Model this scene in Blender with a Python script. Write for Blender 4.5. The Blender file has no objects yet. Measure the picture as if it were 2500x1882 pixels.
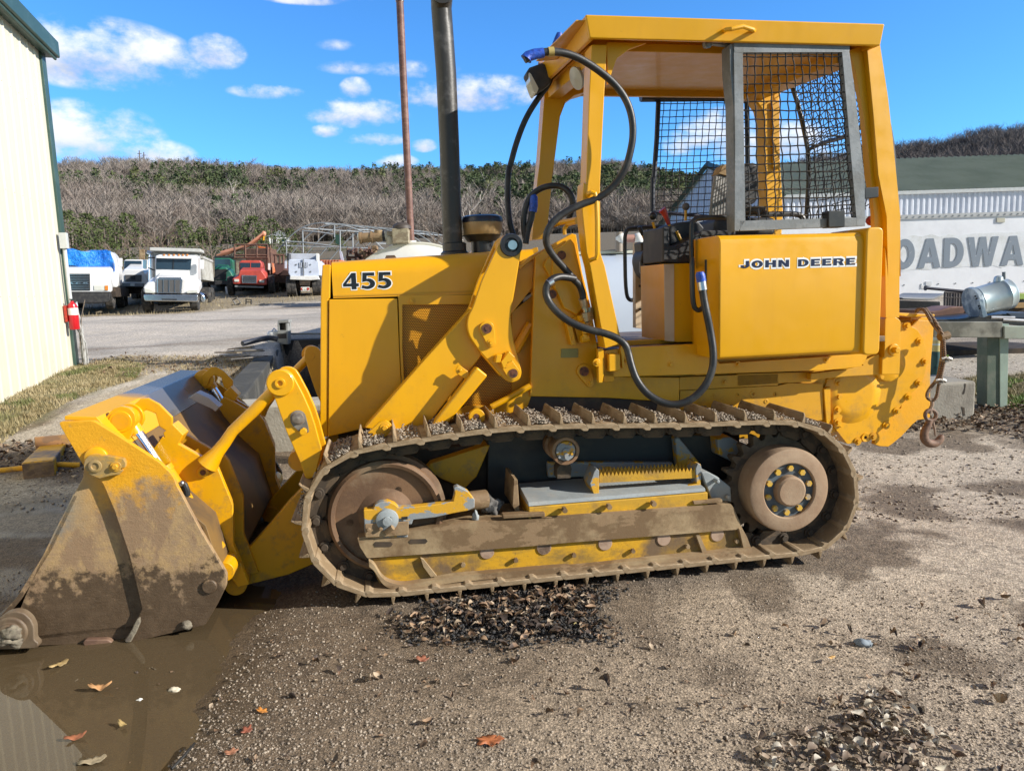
import bpy, bmesh, math, random
import numpy as np
from mathutils import Vector, Matrix, noise
R=random.Random(7)
rad=math.radians
sc=bpy.context.scene; COL=sc.collection
# ---------------------------------------------------------------- camera
F=1805.;CX,CY=1250.,941.;EYE=1.42
PITCH=math.atan((941-700)/F);ROLL=0.0325
cp,sp=math.cos(PITCH),math.sin(PITCH);cr,sr=math.cos(ROLL),math.sin(ROLL)
cam=bpy.data.objects.new('camera',bpy.data.cameras.new('camera'));COL.objects.link(cam);sc.camera=cam
cam.data.sensor_fit='HORIZONTAL';cam.data.sensor_width=36;cam.data.lens=F/2500*36
cam.data.clip_start=.05;cam.data.clip_end=4000
cam.matrix_world=Matrix(((cr,sr,0,0),(-sr*sp,cr*sp,-cp,0),(-sr*cp,cr*cp,sp,EYE),(0,0,0,1)))
def ray(u,v):
    a=(u-CX)/F;b=-(v-CY)/F
    X=a*cr+b*sr;Y=-a*sr+b*cr
    return (X,cp+sp*Y,-sp+cp*Y)
def ground(u,v,z=0.):
    r=ray(u,v);t=(z-EYE)/r[2];return Vector((r[0]*t,r[1]*t,z))
def atY(u,v,Y):
    r=ray(u,v);t=Y/r[1];return Vector((r[0]*t,Y,EYE+r[2]*t))
YAW=rad(9.8);EX=(math.cos(YAW),math.sin(YAW));EY=(-math.sin(YAW),math.cos(YAW))
O=ground(1400,1435)
def U(u,v,y):
    r=ray(u,v);r0=r[0]*EY[0]+r[1]*EY[1];o=O[0]*EY[0]+O[1]*EY[1];t=(o+y)/r0
    p=(r[0]*t,r[1]*t,EYE+r[2]*t)
    return ((p[0]-O[0])*EX[0]+(p[1]-O[1])*EX[1],p[2])
def L2W(x,y,z): return Vector((O[0]+x*EX[0]+y*EY[0],O[1]+x*EX[1]+y*EY[1],z))
CR={0:(0,0,1.1302),1:(700,500,.31646),2:(1200,500,.31646),3:(1800,500,.31646),4:(0,850,.45045),5:(600,950,.36166),6:(1300,900,.40687),
7:(800,0,.36166),8:(1600,0,.40687),9:(100,500,.31646),10:(0,0,.36166),11:(1240,0,.27125),12:(1240,400,.18083),13:(1500,380,.18083),14:(1240,650,.18083),
15:(1740,80,.3003),16:(1980,740,.21622),17:(2150,600,.18023),18:(400,850,.24024),19:(0,1100,.3003)}
def K(c,s):
    x0,y0,k=CR[c]
    return [(x0+float(p.split(',')[0])*k,y0+float(p.split(',')[1])*k) for p in s.split()]
def L(c,s,y): return [U(u,v,y) for u,v in K(c,s)]
def L1(c,x,yy,y): return U(CR[c][0]+x*CR[c][2],CR[c][1]+yy*CR[c][2],y)
def P3(c,x,yy,y):
    a=L1(c,x,yy,y);return (a[0],y,a[1])
def pxm(c,n,y):  # crop pixels to metres near plane y (machine)
    return n*CR[c][2]/F*(3.4+y)
def chaikin(p,n=1,closed=True):
    for _ in range(n):
        q=[];m=len(p)
        for i in range(m if closed else m-1):
            a=p[i];b=p[(i+1)%m]
            q.append(tuple(a[k]*.75+b[k]*.25 for k in range(len(a))));q.append(tuple(a[k]*.25+b[k]*.75 for k in range(len(a))))
        if not closed:q=[p[0]]+q+[p[-1]]
        p=q
    return p
def rounded(p,r,n=4):
    """polygon with filleted corners of radius r"""
    out=[];m=len(p)
    for i in range(m):
        A=Vector(p[i-1]);B=Vector(p[i]);C=Vector(p[(i+1)%m])
        a=(A-B);c=(C-B);la,lc=a.length,c.length
        if la<1e-6 or lc<1e-6:continue
        d=min(r,la*.45,lc*.45);s=B+a/la*d;e=B+c/lc*d
        for k in range(n+1):
            t=k/n;out.append(tuple((s*(1-t)*(1-t)+B*2*t*(1-t)+e*t*t)))
    return out
# ---------------------------------------------------------------- objects
def tag(o,label=None,cat=None,group=None,kind=None):
    if label:o['label']=label
    if cat:o['category']=cat
    if group:o['group']=group
    if kind:o['kind']=kind
    return o
def empty(name,loc,label,cat,rz=0,group=None):
    o=bpy.data.objects.new(name,None);COL.objects.link(o);o.location=loc;o.rotation_euler=(0,0,rz);o.empty_display_size=.3
    return tag(o,label,cat,group)
def basis(d):
    d=Vector(d).normalized();a=Vector((0,0,1)) if abs(d.z)<.9 else Vector((1,0,0))
    u=d.cross(a).normalized();return u,d.cross(u).normalized()
class MB:
    def __init__(s):s.v=[];s.f=[]
    def add(s,v,f):
        n=len(s.v);s.v+= [tuple(a) for a in v];s.f+=[tuple(i+n for i in q) for q in f];return s
    def prism(s,p,y0,y1):
        """polygon (x,z) extruded along y"""
        a=sum(p[i][0]*p[(i+1)%len(p)][1]-p[(i+1)%len(p)][0]*p[i][1] for i in range(len(p)))
        if a<0:p=p[::-1]
        n=len(p);v=[(q[0],y0,q[1]) for q in p]+[(q[0],y1,q[1]) for q in p]
        f=[tuple(range(n)),tuple(range(2*n-1,n-1,-1))]+[(i,i+n,(i+1)%n+n,(i+1)%n) for i in range(n)]
        return s.add(v,f)
    def flat(s,p,z0,z1):
        a=sum(p[i][0]*p[(i+1)%len(p)][1]-p[(i+1)%len(p)][0]*p[i][1] for i in range(len(p)))
        if a<0:p=p[::-1]
        n=len(p);v=[(q[0],q[1],z0) for q in p]+[(q[0],q[1],z1) for q in p]
        f=[tuple(range(n-1,-1,-1)),tuple(range(n,2*n))]+[(i,(i+1)%n,(i+1)%n+n,i+n) for i in range(n)]
        return s.add(v,f)
    def hexa(s,a,b):
        """two quads (4 pts each) joined"""
        return s.add(list(a)+list(b),[(3,2,1,0),(4,5,6,7)]+[(i,(i+1)%4,(i+1)%4+4,i+4) for i in range(4)])
    def box(s,x0,x1,y0,y1,z0,z1):
        return s.hexa([(x0,y0,z0),(x1,y0,z0),(x1,y1,z0),(x0,y1,z0)],[(x0,y0,z1),(x1,y0,z1),(x1,y1,z1),(x0,y1,z1)])
    def cyl(s,a,b,r,r2=None,n=16):
        a=Vector(a);b=Vector(b);r2=r if r2 is None else r2;u,w=basis(b-a);v=[]
        for c,q in ((a,r),(b,r2)):
            for i in range(n):
                t=2*math.pi*i/n;v.append(c+u*math.cos(t)*q+w*math.sin(t)*q)
        return s.add(v,[tuple(range(n-1,-1,-1)),tuple(range(n,2*n))]+[(i,(i+1)%n,(i+1)%n+n,i+n) for i in range(n)])
    def tube(s,path,r,n=10,cap=True,jit=0):
        path=[Vector(p) for p in path];m=len(path);v=[];u=None
        for i,p in enumerate(path):
            d=(path[min(i+1,m-1)]-path[max(i-1,0)])
            if d.length<1e-9:d=Vector((0,0,1))
            d.normalize()
            if u is None:u,w=basis(d)
            else:
                u=(u-d*u.dot(d));u=u.normalized() if u.length>1e-6 else basis(d)[0];w=d.cross(u).normalized()
            q=r[i] if isinstance(r,(list,tuple)) else r
            for k in range(n):
                t=2*math.pi*k/n;v.append(p+u*math.cos(t)*q+w*math.sin(t)*q)
        f=[(i*n+k,i*n+(k+1)%n,(i+1)*n+(k+1)%n,(i+1)*n+k) for i in range(m-1) for k in range(n)]
        if cap:f+=[tuple(range(n-1,-1,-1)),tuple(range((m-1)*n,m*n))]
        return s.add(v,f)
    def lathe(s,c,axis,prof,n=32,a0=0,a1=2*math.pi):
        """prof list of (r, h along axis)"""
        c=Vector(c);ax=Vector(axis).normalized();u,w=basis(ax);v=[];m=len(prof)
        full=abs(a1-a0-2*math.pi)<1e-6;nn=n if full else n+1
        for r,h in prof:
            for i in range(nn):
                t=a0+(a1-a0)*i/n;v.append(c+ax*h+u*math.cos(t)*r+w*math.sin(t)*r)
        f=[]
        for j in range(m-1):
            for i in range(n):
                i2=(i+1)%nn;f.append((j*nn+i,j*nn+i2,(j+1)*nn+i2,(j+1)*nn+i))
        if full:
            if prof[0][0]>1e-5:f.append(tuple(range(nn-1,-1,-1)))
            if prof[-1][0]>1e-5:f.append(tuple(range((m-1)*nn,m*nn)))
        return s.add(v,f)
    def bolt(s,x,y,z,r=.012,h=.01,washer=True):
        if washer:s.cyl((x,y,z),(x,y-h*.35,z),r*1.7,n=18)
        s.cyl((x,y-h*.3,z),(x,y-h*1.3,z),r,r*.93,n=6);return s
    def sphere(s,c,r,n=12,sq=(1,1,1)):
        c=Vector(c);v=[];f=[];m=n//2
        for j in range(m+1):
            t=math.pi*j/m
            for i in range(n):
                p=2*math.pi*i/n;v.append(c+Vector((r*math.sin(t)*math.cos(p)*sq[0],r*math.sin(t)*math.sin(p)*sq[1],r*math.cos(t)*sq[2])))
        for j in range(m):
            for i in range(n):f.append((j*n+i,(j+1)*n+i,(j+1)*n+(i+1)%n,j*n+(i+1)%n))
        return s.add(v,f)
    def xf(s,M):
        s.v=[tuple(M@Vector(p)) for p in s.v];return s
    def done(s,name,mat,parent=None,bev=0,seg=2,smooth=True,ang=35,label=None,merge=False):
        me=bpy.data.meshes.new(name);me.from_pydata(s.v,[],s.f);me.update()
        if merge or True:
            bm=bmesh.new();bm.from_mesh(me)
            if merge:bmesh.ops.remove_doubles(bm,verts=bm.verts,dist=1e-5)
            bmesh.ops.recalc_face_normals(bm,faces=bm.faces);bm.to_mesh(me);bm.free()
        if mat:me.materials.append(mat)
        if smooth:
            me.polygons.foreach_set('use_smooth',[True]*len(me.polygons));me.set_sharp_from_angle(angle=rad(ang))
        o=bpy.data.objects.new(name,me);COL.objects.link(o)
        if bev:
            b=o.modifiers.new('bevel','BEVEL');b.width=bev;b.segments=seg;b.limit_method='ANGLE';b.angle_limit=rad(40);b.harden_normals=True
        if parent:o.parent=parent
        if label:o['label']=label
        return o
def rawmesh(name,V,Fc,mat,parent=None,smooth=False):
    """numpy verts (n,3), faces (m,3 or 4)"""
    V=np.asarray(V,dtype=np.float32);Fc=np.asarray(Fc,dtype=np.int32);k=Fc.shape[1]
    me=bpy.data.meshes.new(name);me.vertices.add(len(V));me.vertices.foreach_set('co',V.ravel())
    me.loops.add(Fc.size);me.loops.foreach_set('vertex_index',Fc.ravel())
    me.polygons.add(len(Fc));me.polygons.foreach_set('loop_start',np.arange(0,Fc.size,k,dtype=np.int32))
    try:me.polygons.foreach_set('loop_total',np.full(len(Fc),k,dtype=np.int32))
    except Exception:pass
    me.update(calc_edges=True)
    if smooth:me.polygons.foreach_set('use_smooth',[True]*len(Fc))
    me.materials.append(mat)
    o=bpy.data.objects.new(name,me);COL.objects.link(o)
    if parent:o.parent=parent
    return o
# ---------------------------------------------------------------- materials
class NT:
    def __init__(s,name):
        s.m=bpy.data.materials.new(name);s.m.use_nodes=True;s.t=s.m.node_tree;s.t.nodes.clear()
        s.out=s.n('ShaderNodeOutputMaterial');s.b=s.n('ShaderNodeBsdfPrincipled');s.l(s.b,'BSDF',s.out,'Surface')
        s.tc=s.n('ShaderNodeTexCoord');s.geo=None
    def n(s,t,**k):
        q=s.t.nodes.new(t)
        for a,b in k.items():setattr(q,a,b)
        return q
    def l(s,a,ao,b,bi):s.t.links.new(a.outputs[ao],b.inputs[bi])
    def pos(s):
        if not s.geo:s.geo=s.n('ShaderNodeNewGeometry')
        return (s.geo,'Position')
    def vec(s,world=False,scale=(1,1,1)):
        m=s.n('ShaderNodeMapping');m.inputs['Scale'].default_value=scale
        if world:s.l(*s.pos(),m,'Vector')
        else:s.l(s.tc,'Object',m,'Vector')
        return m
    def noise(s,scale,detail=4,rough=.55,vec=None,dist=0,world=False):
        q=s.n('ShaderNodeTexNoise');q.inputs['Scale'].default_value=scale;q.inputs['Detail'].default_value=detail;q.inputs['Roughness'].default_value=rough;q.inputs['Distortion'].default_value=dist
        if vec:s.l(vec,'Vector',q,'Vector')
        elif world:s.l(*s.pos(),q,'Vector')
        else:s.l(s.tc,'Object',q,'Vector')
        return q
    def ramp(s,src,so,a,b,c0=(0,0,0,1),c1=(1,1,1,1)):
        q=s.n('ShaderNodeMapRange');q.inputs['From Min'].default_value=a;q.inputs['From Max'].default_value=b;s.l(src,so,q,'Value');return q
    def math(s,op,a,b=None,clamp=False):
        q=s.n('ShaderNodeMath',operation=op,use_clamp=clamp)
        for i,x in enumerate((a,b)):
            if x is None:continue
            if isinstance(x,(int,float)):q.inputs[i].default_value=x
            else:s.t.links.new(x,q.inputs[i])
        return q.outputs[0]
    def mix(s,fac,a,b):
        q=s.n('ShaderNodeMix',data_type='RGBA')
        for inp,x in ((q.inputs[0],fac),(q.inputs[6],a),(q.inputs[7],b)):
            if isinstance(x,(int,float)):inp.default_value=x
            elif isinstance(x,tuple):inp.default_value=(*x,1) if len(x)==3 else x
            else:s.t.links.new(x,inp)
        return q.outputs[2]
    def bump(s,h,strength=.3,dist=.01,prev=None):
        q=s.n('ShaderNodeBump');q.inputs['Strength'].default_value=strength;q.inputs['Distance'].default_value=dist;s.t.links.new(h,q.inputs['Height'])
        if prev:s.t.links.new(prev.outputs[0],q.inputs['Normal'])
        s.l(q,'Normal',s.b,'Normal');return q
    def setc(s,c):
        if isinstance(c,tuple):s.b.inputs['Base Color'].default_value=(*c,1)
        else:s.t.links.new(c,s.b.inputs['Base Color'])
    def sets(s,**k):
        for a,b in k.items():
            i=s.b.inputs[a.replace('_',' ')]
            if isinstance(b,(int,float)):i.default_value=b
            else:s.t.links.new(b,i)
def simple(name,c,c2=None,rough=.6,metal=0,scale=6,bump=0,bscale=60,th=(.45,.62),detail=5,spec=.5,coat=0,var=.12,bd=.004):
    t=NT(name);n1=t.noise(scale,detail)
    if c2 is None:c2=tuple(x*(1-var) for x in c);th=(.35,.65)
    f=t.ramp(n1,'Fac',*th);t.setc(t.mix(f.outputs[0],c,c2));t.sets(Roughness=rough,Metallic=metal)
    t.b.inputs['Specular IOR Level'].default_value=spec
    if coat:t.sets(Coat_Weight=coat)
    if bump:t.bump(t.noise(bscale,4).outputs['Fac'],bump,bd)
    return t.m
# yellow machine paint: slight fade, scuffs, dirt specks
def yellow(name,base=(.78,.385,.001),dirt=.5,rough=.32):
    t=NT(name);n1=t.noise(2.2,3);n2=t.noise(22,8,.7);n3=t.noise(90,6,.7)
    c=t.mix(t.ramp(n1,'Fac',.3,.7).outputs[0],base,tuple(x*.90 for x in base))
    d1=t.math('MULTIPLY',t.ramp(n2,'Fac',.66,.74).outputs[0],dirt)
    c=t.mix(d1,c,(.22,.11,.03))
    d2=t.math('MULTIPLY',t.ramp(n3,'Fac',.70,.74).outputs[0],dirt)
    c=t.mix(d2,c,(.10,.06,.03))
    # horizontal brush drift
    st=t.noise(3,5,.6,vec=t.vec(scale=(6,6,.9)));c=t.mix(t.math('MULTIPLY',t.ramp(st,'Fac',.5,.8).outputs[0],.18),c,(.55,.25,.01))
    g_=t.n('ShaderNodeSeparateXYZ');t.l(t.tc,'Object',g_,'Vector');zr=t.n('ShaderNodeMapRange');zr.inputs['From Min'].default_value=1.05;zr.inputs['From Max'].default_value=.5;t.l(g_,'Z',zr,'Value')
    sp=t.noise(13,9,.75);c=t.mix(t.math('MULTIPLY',t.math('MULTIPLY',t.ramp(sp,'Fac',.50,.68).outputs[0],zr.outputs[0]),.55*(.6+dirt)),c,(.25,.15,.06))
    sc_=t.noise(5,8,.8,vec=t.vec(scale=(.6,1,14)));c=t.mix(t.math('MULTIPLY',t.ramp(sc_,'Fac',.68,.72).outputs[0],.35),c,(.50,.24,.02))
    t.setc(c);r=t.ramp(t.noise(9,6,.7),'Fac',.3,.75);r.inputs['To Min'].default_value=rough-.05;r.inputs['To Max'].default_value=rough+.22
    t.sets(Roughness=r.outputs[0]);t.b.inputs['Coat Weight'].default_value=.12;t.b.inputs['Coat Roughness'].default_value=.12
    t.bump(t.noise(130,3).outputs['Fac'],.12,.0015,t.bump(t.noise(3.5,2).outputs['Fac'],.15,.02));return t.m
YEL=yellow('yellow_paint');YELD=yellow('worn_yellow_paint',(.66,.33,.004),1.0,.45)
TAN=simple('faded_cream_paint',(.62,.50,.36),(.42,.27,.12),rough=.5,scale=5,th=(.5,.8))
def chipped(name,a,b,c,lo=.47,hi=.53,sc1=9,rough=.55,dust=None):
    """paint a chipped to b, dust c over"""
    t=NT(name);n=t.noise(sc1,8,.68,vec=t.vec(scale=(.8,1,1.6)));f=t.ramp(n,'Fac',lo,hi)
    col=t.mix(f.outputs[0],a,b);n2=t.noise(4,6,.65);g=t.ramp(n2,'Fac',.48,.66);col=t.mix(g.outputs[0],col,c)
    n3=t.noise(70,5,.7);col=t.mix(t.math('MULTIPLY',t.ramp(n3,'Fac',.6,.7).outputs[0],.5),col,tuple(x*.5 for x in c))
    t.setc(col);t.sets(Roughness=rough);t.bump(t.noise(60,6,.7).outputs['Fac'],.35,.004);return t.m
RUSTP=chipped('rusty_brown_steel',(.17,.105,.05),(.26,.17,.09),(.37,.27,.15),.485,.515,4.5,rough=.75)
TRK=chipped('dusty_track_steel',(.24,.165,.09),(.31,.225,.135),(.44,.345,.225),rough=.8)
LNK=chipped('dark_greasy_steel',(.055,.04,.027),(.105,.072,.042),(.15,.11,.07),rough=.8)
GRYY=chipped('grey_and_yellow_chipped_paint',(.26,.28,.29),(.62,.33,.02),(.33,.28,.22),.50,.52,7)
YDIRT=chipped('muddy_yellow_paint',(.68,.36,.008),(.52,.29,.02),(.17,.11,.055),.36,.50,8,rough=.65)
GRYL=chipped('pale_grey_dusty_paint',(.31,.34,.345),(.25,.27,.275),(.36,.33,.28),.4,.6,6,rough=.7)
GRYD=simple('dark_grey_paint',(.022,.024,.026),(.06,.05,.038),rough=.6,scale=4)
BLK=simple('black_satin_paint',(.02,.02,.021),(.035,.033,.03),rough=.38,scale=12)
BLKM=simple('black_plastic',(.022,.022,.024),(.05,.048,.045),rough=.55,scale=9,bump=.2)
RUB=simple('black_hose_rubber',(.018,.018,.019),(.06,.057,.05),rough=.45,scale=14,th=(.5,.75),bump=.15,bscale=120)
STEEL=simple('bright_steel',(.62,.63,.64),rough=.28,metal=1,scale=20,var=.2)
CHROME=simple('chromed_rod',(.80,.82,.86),rough=.12,metal=1,var=.06)
DKIN=simple('dark_engine_grime',(.03,.022,.016),(.075,.05,.03),rough=.8,scale=7)
BLUE=simple('blue_cap_tape',(.02,.09,.50),(.015,.05,.3),rough=.45,scale=60,bump=.6,bscale=70)
REDP=simple('red_plastic',(.48,.045,.02),(.3,.03,.02),rough=.45,scale=30)
GUARD=chipped('grey_painted_guard',(.16,.18,.195),(.20,.22,.235),(.12,.125,.12),rough=.5)
WIRE=simple('dark_steel_wire',(.028,.027,.026),(.06,.05,.04),rough=.5,metal=.4,scale=30)
WHITE=simple('white_paint',(.78,.78,.76),(.62,.61,.58),rough=.4,scale=3,th=(.5,.75))
GLASS=simple('dark_windscreen_glass',(.02,.03,.04),rough=.05,spec=.9)
TYRE=simple('tyre_rubber',(.03,.03,.03),(.09,.08,.07),rough=.85,scale=8,bump=.4)
root=empty('crawler_loader',(O[0],O[1],0),'yellow crawler loader with roof canopy and lowered bucket, parked in the muddy yard','crawler loader',rz=YAW)
ML=1.8   # width over the tracks
def plate(name,poly,y,t,mat=None,bev=.004,parent=None,far=False,extra=None,r=0):
    p=rounded(poly,r) if r else poly
    m=MB().prism(p,y,y+t)
    if far:m.prism(p,ML-y-t,ML-y)
    if extra:extra(m)
    return m.done(name,mat or YEL,parent or root,bev)
def circ(c,x,y,r,yy,n=24,a0=0,a1=360):
    s=' '.join(f'{x+r*math.cos(rad(a0+(a1-a0)*i/n)):.1f},{y+r*math.sin(rad(a0+(a1-a0)*i/n)):.1f}' for i in range(n if a1-a0==360 else n+1))
    return L(c,s,yy)
# ------------------------------------------------ engine hood
hx0,hz0=L1(1,342,455,.52);hx1,hz1=U(1305,612,.52);bz=L1(1,340,722,.52)[1];bz1=L1(1,1440,692,.52)[1]
def hood_sec(x,zt,zb,y0=.52,y1=1.28,r=.07):
    p=[(x,y0,zb)]
    for k in range(7):
        a=math.pi/2*k/6;p.append((x,y0+r-r*math.cos(a),zt-r+r*math.sin(a)))
    for k in range(7):
        a=math.pi/2*k/6;p.append((x,y1-r+r*math.sin(a),zt-r+r*math.cos(a)))
    p.append((x,y1,zb));return p
m=MB();secs=[hood_sec(hx0+(hx1-hx0)*i/6,hz0+.012+(hz1-hz0)*i/6,bz+(bz1-bz)*i/6,r=.085) for i in range(7)];n=len(secs[0])
m.add([q for s in secs for q in s],[(i*n+k,i*n+k+1,(i+1)*n+k+1,(i+1)*n+k) for i in range(6) for k in range(n-1)]+[tuple(range(n)),tuple(range(6*n,7*n))])
hood=m.done('engine_hood',YEL,root,0,ang=50)
m=MB();sl=L(1,'342,700 1440,672',.519);m.box(sl[0][0]+.01,sl[1][0],.5165,.5195,sl[0][1]-.006,sl[0][1]+.002);m.done('hood_seam',YELD,hood)
# front grille housing
gp=L(1,'275,463 338,463 334,720 322,730 316,1640 318,1790 256,1790 262,700',.515)
m=MB().prism(gp,.515,1.285);m.done('grille_housing',YEL,root,.012,3)
# far interior block behind side panels
xa=L1(1,330,800,.54)[0];xb=L1(1,1900,800,.54)[0]
MB().box(xa,xb,.58,1.26,.62,bz+.01).done('engine_block',DKIN,root)
plate('side_door',L(1,'326,731 853,723 868,1100 884,1392 700,1700 320,1790',.508),.508,.03,bev=.004)
plate('side_frame',L(1,'856,700 1440,694 1440,768 893,772 893,1100 908,1372 887,1395 872,1100 862,745',.512),.512,.02,bev=.002,extra=lambda m:m.bolt(*P3(1,962,742,.512),.011,.012))
plate('rear_side_frame',L(1,'1735,830 1900,700 1900,1400 1740,1560 1250,1700 1180,1659 1380,1550 1740,1545',.52),.52,.02,YELD,bev=.002)
# perforated screens
t=NT('perforated_yellow_screen');t.m.surface_render_method='DITHERED' if hasattr(t.m,'surface_render_method') else 0
sx=t.n('ShaderNodeSeparateXYZ');t.l(t.tc,'Object',sx,'Vector')
P=.0092
def hexd(ox,oz):
    a=t.math('MULTIPLY',t.math('ADD',sx.outputs[0],ox),1/P);b=t.math('MULTIPLY',t.math('ADD',sx.outputs[2],oz),1/(P*1.732))
    fa=t.math('SUBTRACT',t.math('FRACT',a),.5);fb=t.math('MULTIPLY',t.math('SUBTRACT',t.math('FRACT',b),.5),1.732)
    return t.math('ADD',t.math('MULTIPLY',fa,fa),t.math('MULTIPLY',fb,fb))
d=t.math('MINIMUM',hexd(0,0),hexd(P/2,P*.866));hole=t.math('LESS_THAN',d,.30**2)
tr=t.n('ShaderNodeBsdfTransparent');mx=t.n('ShaderNodeMixShader');t.t.links.new(hole,mx.inputs[0]);t.l(t.b,'BSDF',mx,1);t.l(tr,'BSDF',mx,2);t.l(mx,'Shader',t.out,'Surface')
t.setc((.62,.27,.008));t.sets(Roughness=.45);PERF=t.m
sc1=L(1,'893,772 1440,768 1300,950 1100,1200 908,1372 893,1100',.53)
MB().prism(sc1,.53,.533).done('perforated_screen',PERF,root,smooth=False)
sc2=L(1,'1480,1150 1740,1300 1740,1545 1380,1550 1200,1500',.53)
MB().prism(sc2,.53,.533).done('perforated_screen',PERF,root,smooth=False)
sc3=L(1,'1715,850 1735,840 1755,1120 1730,1060 1716,960',.53)
MB().prism(sc3,.53,.533).done('perforated_screen',PERF,root,smooth=False)
# model number decal
def text(body,name,cx,cz,h,w,y,mat,off,parent,rotx=90,depth=.0008,base=None,rz=0,loc=None):
    cu=bpy.data.curves.new(name,'FONT');cu.body=body;cu.align_x='CENTER';cu.align_y='CENTER';cu.offset=off;cu.extrude=depth/h if False else .002;cu.resolution_u=3
    o=bpy.data.objects.new(name,cu);COL.objects.link(o);dg=bpy.context.evaluated_depsgraph_get()
    me=bpy.data.meshes.new_from_object(o.evaluated_get(dg));bpy.data.objects.remove(o);bpy.data.curves.remove(cu)
    xs=[v.co.x for v in me.vertices];ys=[v.co.y for v in me.vertices];W0=max(xs)-min(xs);H0=max(ys)-min(ys);mx_=(max(xs)+min(xs))/2;my=(max(ys)+min(ys))/2
    for v in me.vertices:
        v.co=Vector(((v.co.x-mx_)*w/W0,-v.co.z*depth/.002,(v.co.y-my)*h/H0))
    me.materials.clear();me.materials.append(mat)
    o=bpy.data.objects.new(name,me);COL.objects.link(o)
    if parent:o.parent=parent
    o.location=loc or (cx,y,cz);o.rotation_euler=(0,0,rz);return o
DECW=simple('decal_white',(.85,.85,.83),rough=.4,var=.05);DECB=simple('decal_black',(.012,.012,.015),rough=.3,var=.05);DECN=simple('decal_navy',(.012,.012,.05),rough=.3,var=.05)
a=L1(1,428,665,.51);b=L1(1,812,508,.51)
# heavy digits drawn as polygons in a unit box (x right, y up)
def glyphs(s,sp=.12):
    def arc(cx,cy,rx,ry,a0,a1,n=14):return [(cx+rx*math.cos(rad(a0+(a1-a0)*i/n)),cy+ry*math.sin(rad(a0+(a1-a0)*i/n))) for i in range(n+1)]
    G={'4':(.78,[[(.45,1),(.66,1),(.66,.36),(.78,.36),(.78,.18),(.66,.18),(.66,0),(.42,0),(.42,.18),(0,.18),(0,.34)]],[[(.42,.36),(.42,.72),(.17,.36)]]),
    '5':(.7,[[(.1,1),(.68,1),(.68,.81),(.3,.81),(.285,.62)]+arc(.32,.32,.38,.33,80,-120)+[(.0,.06),(.06,.24)]+arc(.28,.32,.17,.15,-110,110)+[(.06,.43)]],[]),
    'J':(.62,[[(.38,1),(.62,1),(.62,.34)]+arc(.31,.3,.31,.31,0,-180)+[(0,.4),(.24,.4)]+arc(.32,.3,.075,.12,180,360)+[(.38,.36)]],[]),
    'O':(.84,[arc(.42,.5,.42,.51,0,360,28)[:-1]],[arc(.42,.5,.17,.28,0,360,20)[:-1]]),
    'H':(.8,[[(0,0),(0,1),(.26,1),(.26,.62),(.54,.62),(.54,1),(.8,1),(.8,0),(.54,0),(.54,.4),(.26,.4),(.26,0)]],[]),
    'N':(.8,[[(0,0),(0,1),(.25,1),(.56,.45),(.56,1),(.8,1),(.8,0),(.56,0),(.24,.56),(.24,0)]],[]),
    'D':(.8,[[(0,0),(0,1),(.36,1)]+arc(.36,.5,.44,.5,90,-90)],[[(.25,.2),(.25,.8)]+arc(.34,.5,.2,.3,90,-90)]),
    'E':(.68,[[(0,0),(0,1),(.67,1),(.67,.79),(.26,.79),(.26,.61),(.63,.61),(.63,.41),(.26,.41),(.26,.21),(.69,.21),(.69,0)]],[]),
    'R':(.8,[[(0,0),(0,1),(.48,1)]+arc(.48,.71,.29,.29,90,-55)+[(.8,0),(.52,0),(.38,.38),(.26,.38),(.26,0)]],[[(.25,.57),(.25,.81),(.44,.81)]+arc(.44,.69,.1,.12,80,-80)+[(.44,.57)]]),
    'A':(.9,[[(0,0),(.32,1),(.6,1),(.92,0),(.66,0),(.6,.19),(.31,.19),(.25,0)]],[[(.365,.38),(.455,.7),(.545,.38)]]),
    'W':(1.25,[[(0,1),(.26,1),(.38,.38),(.5,1),(.74,1),(.87,.38),(.99,1),(1.25,1),(1.0,0),(.74,0),(.62,.6),(.5,0),(.25,0)]],[]),
    'Y':(.86,[[(0,1),(.28,1),(.43,.62),(.58,1),(.86,1),(.56,.4),(.56,0),(.3,0),(.3,.4)]],[]),
    'M':(1.0,[[(0,0),(0,1),(.3,1),(.5,.4),(.7,1),(1,1),(1,0),(.76,0),(.76,.62),(.58,0),(.42,0),(.24,.62),(.24,0)]],[]),
    'C':(.8,[arc(.42,.5,.42,.51,40,320,22)+arc(.42,.5,.17,.28,320,40,18)],[]),
    'K':(.82,[[(0,0),(0,1),(.26,1),(.26,.62),(.52,1),(.82,1),(.48,.56),(.84,0),(.54,0),(.26,.42),(.26,0)]],[]),
    ' ':(.32,[],[])}
    x=0;out=[]
    for ch in s:
        w,o,h=G[ch];out.append([[(x+p[0],p[1]) for p in q] for q in o]+[[(x+p[0],p[1]) for p in q] for q in h]);x+=w+sp
    return out,x-sp
def grow(p,d,inward=False):
    a=sum(p[i][0]*p[(i+1)%len(p)][1]-p[(i+1)%len(p)][0]*p[i][1] for i in range(len(p)));sg=1 if a>0 else -1
    if inward:sg=-sg
    o=[];n=len(p)
    for i in range(n):
        A,B,C=Vector(p[i-1]),Vector(p[i]),Vector(p[(i+1)%n]);e1=(B-A).normalized();e2=(C-B).normalized()
        n1=Vector((e1.y,-e1.x));n2=Vector((e2.y,-e2.x));nn=(n1+n2)
        nn=nn.normalized() if nn.length>1e-4 else n1;k=1/max(.5,nn.dot(n1));o.append(tuple(B+nn*d*sg*k))
    return o
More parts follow.
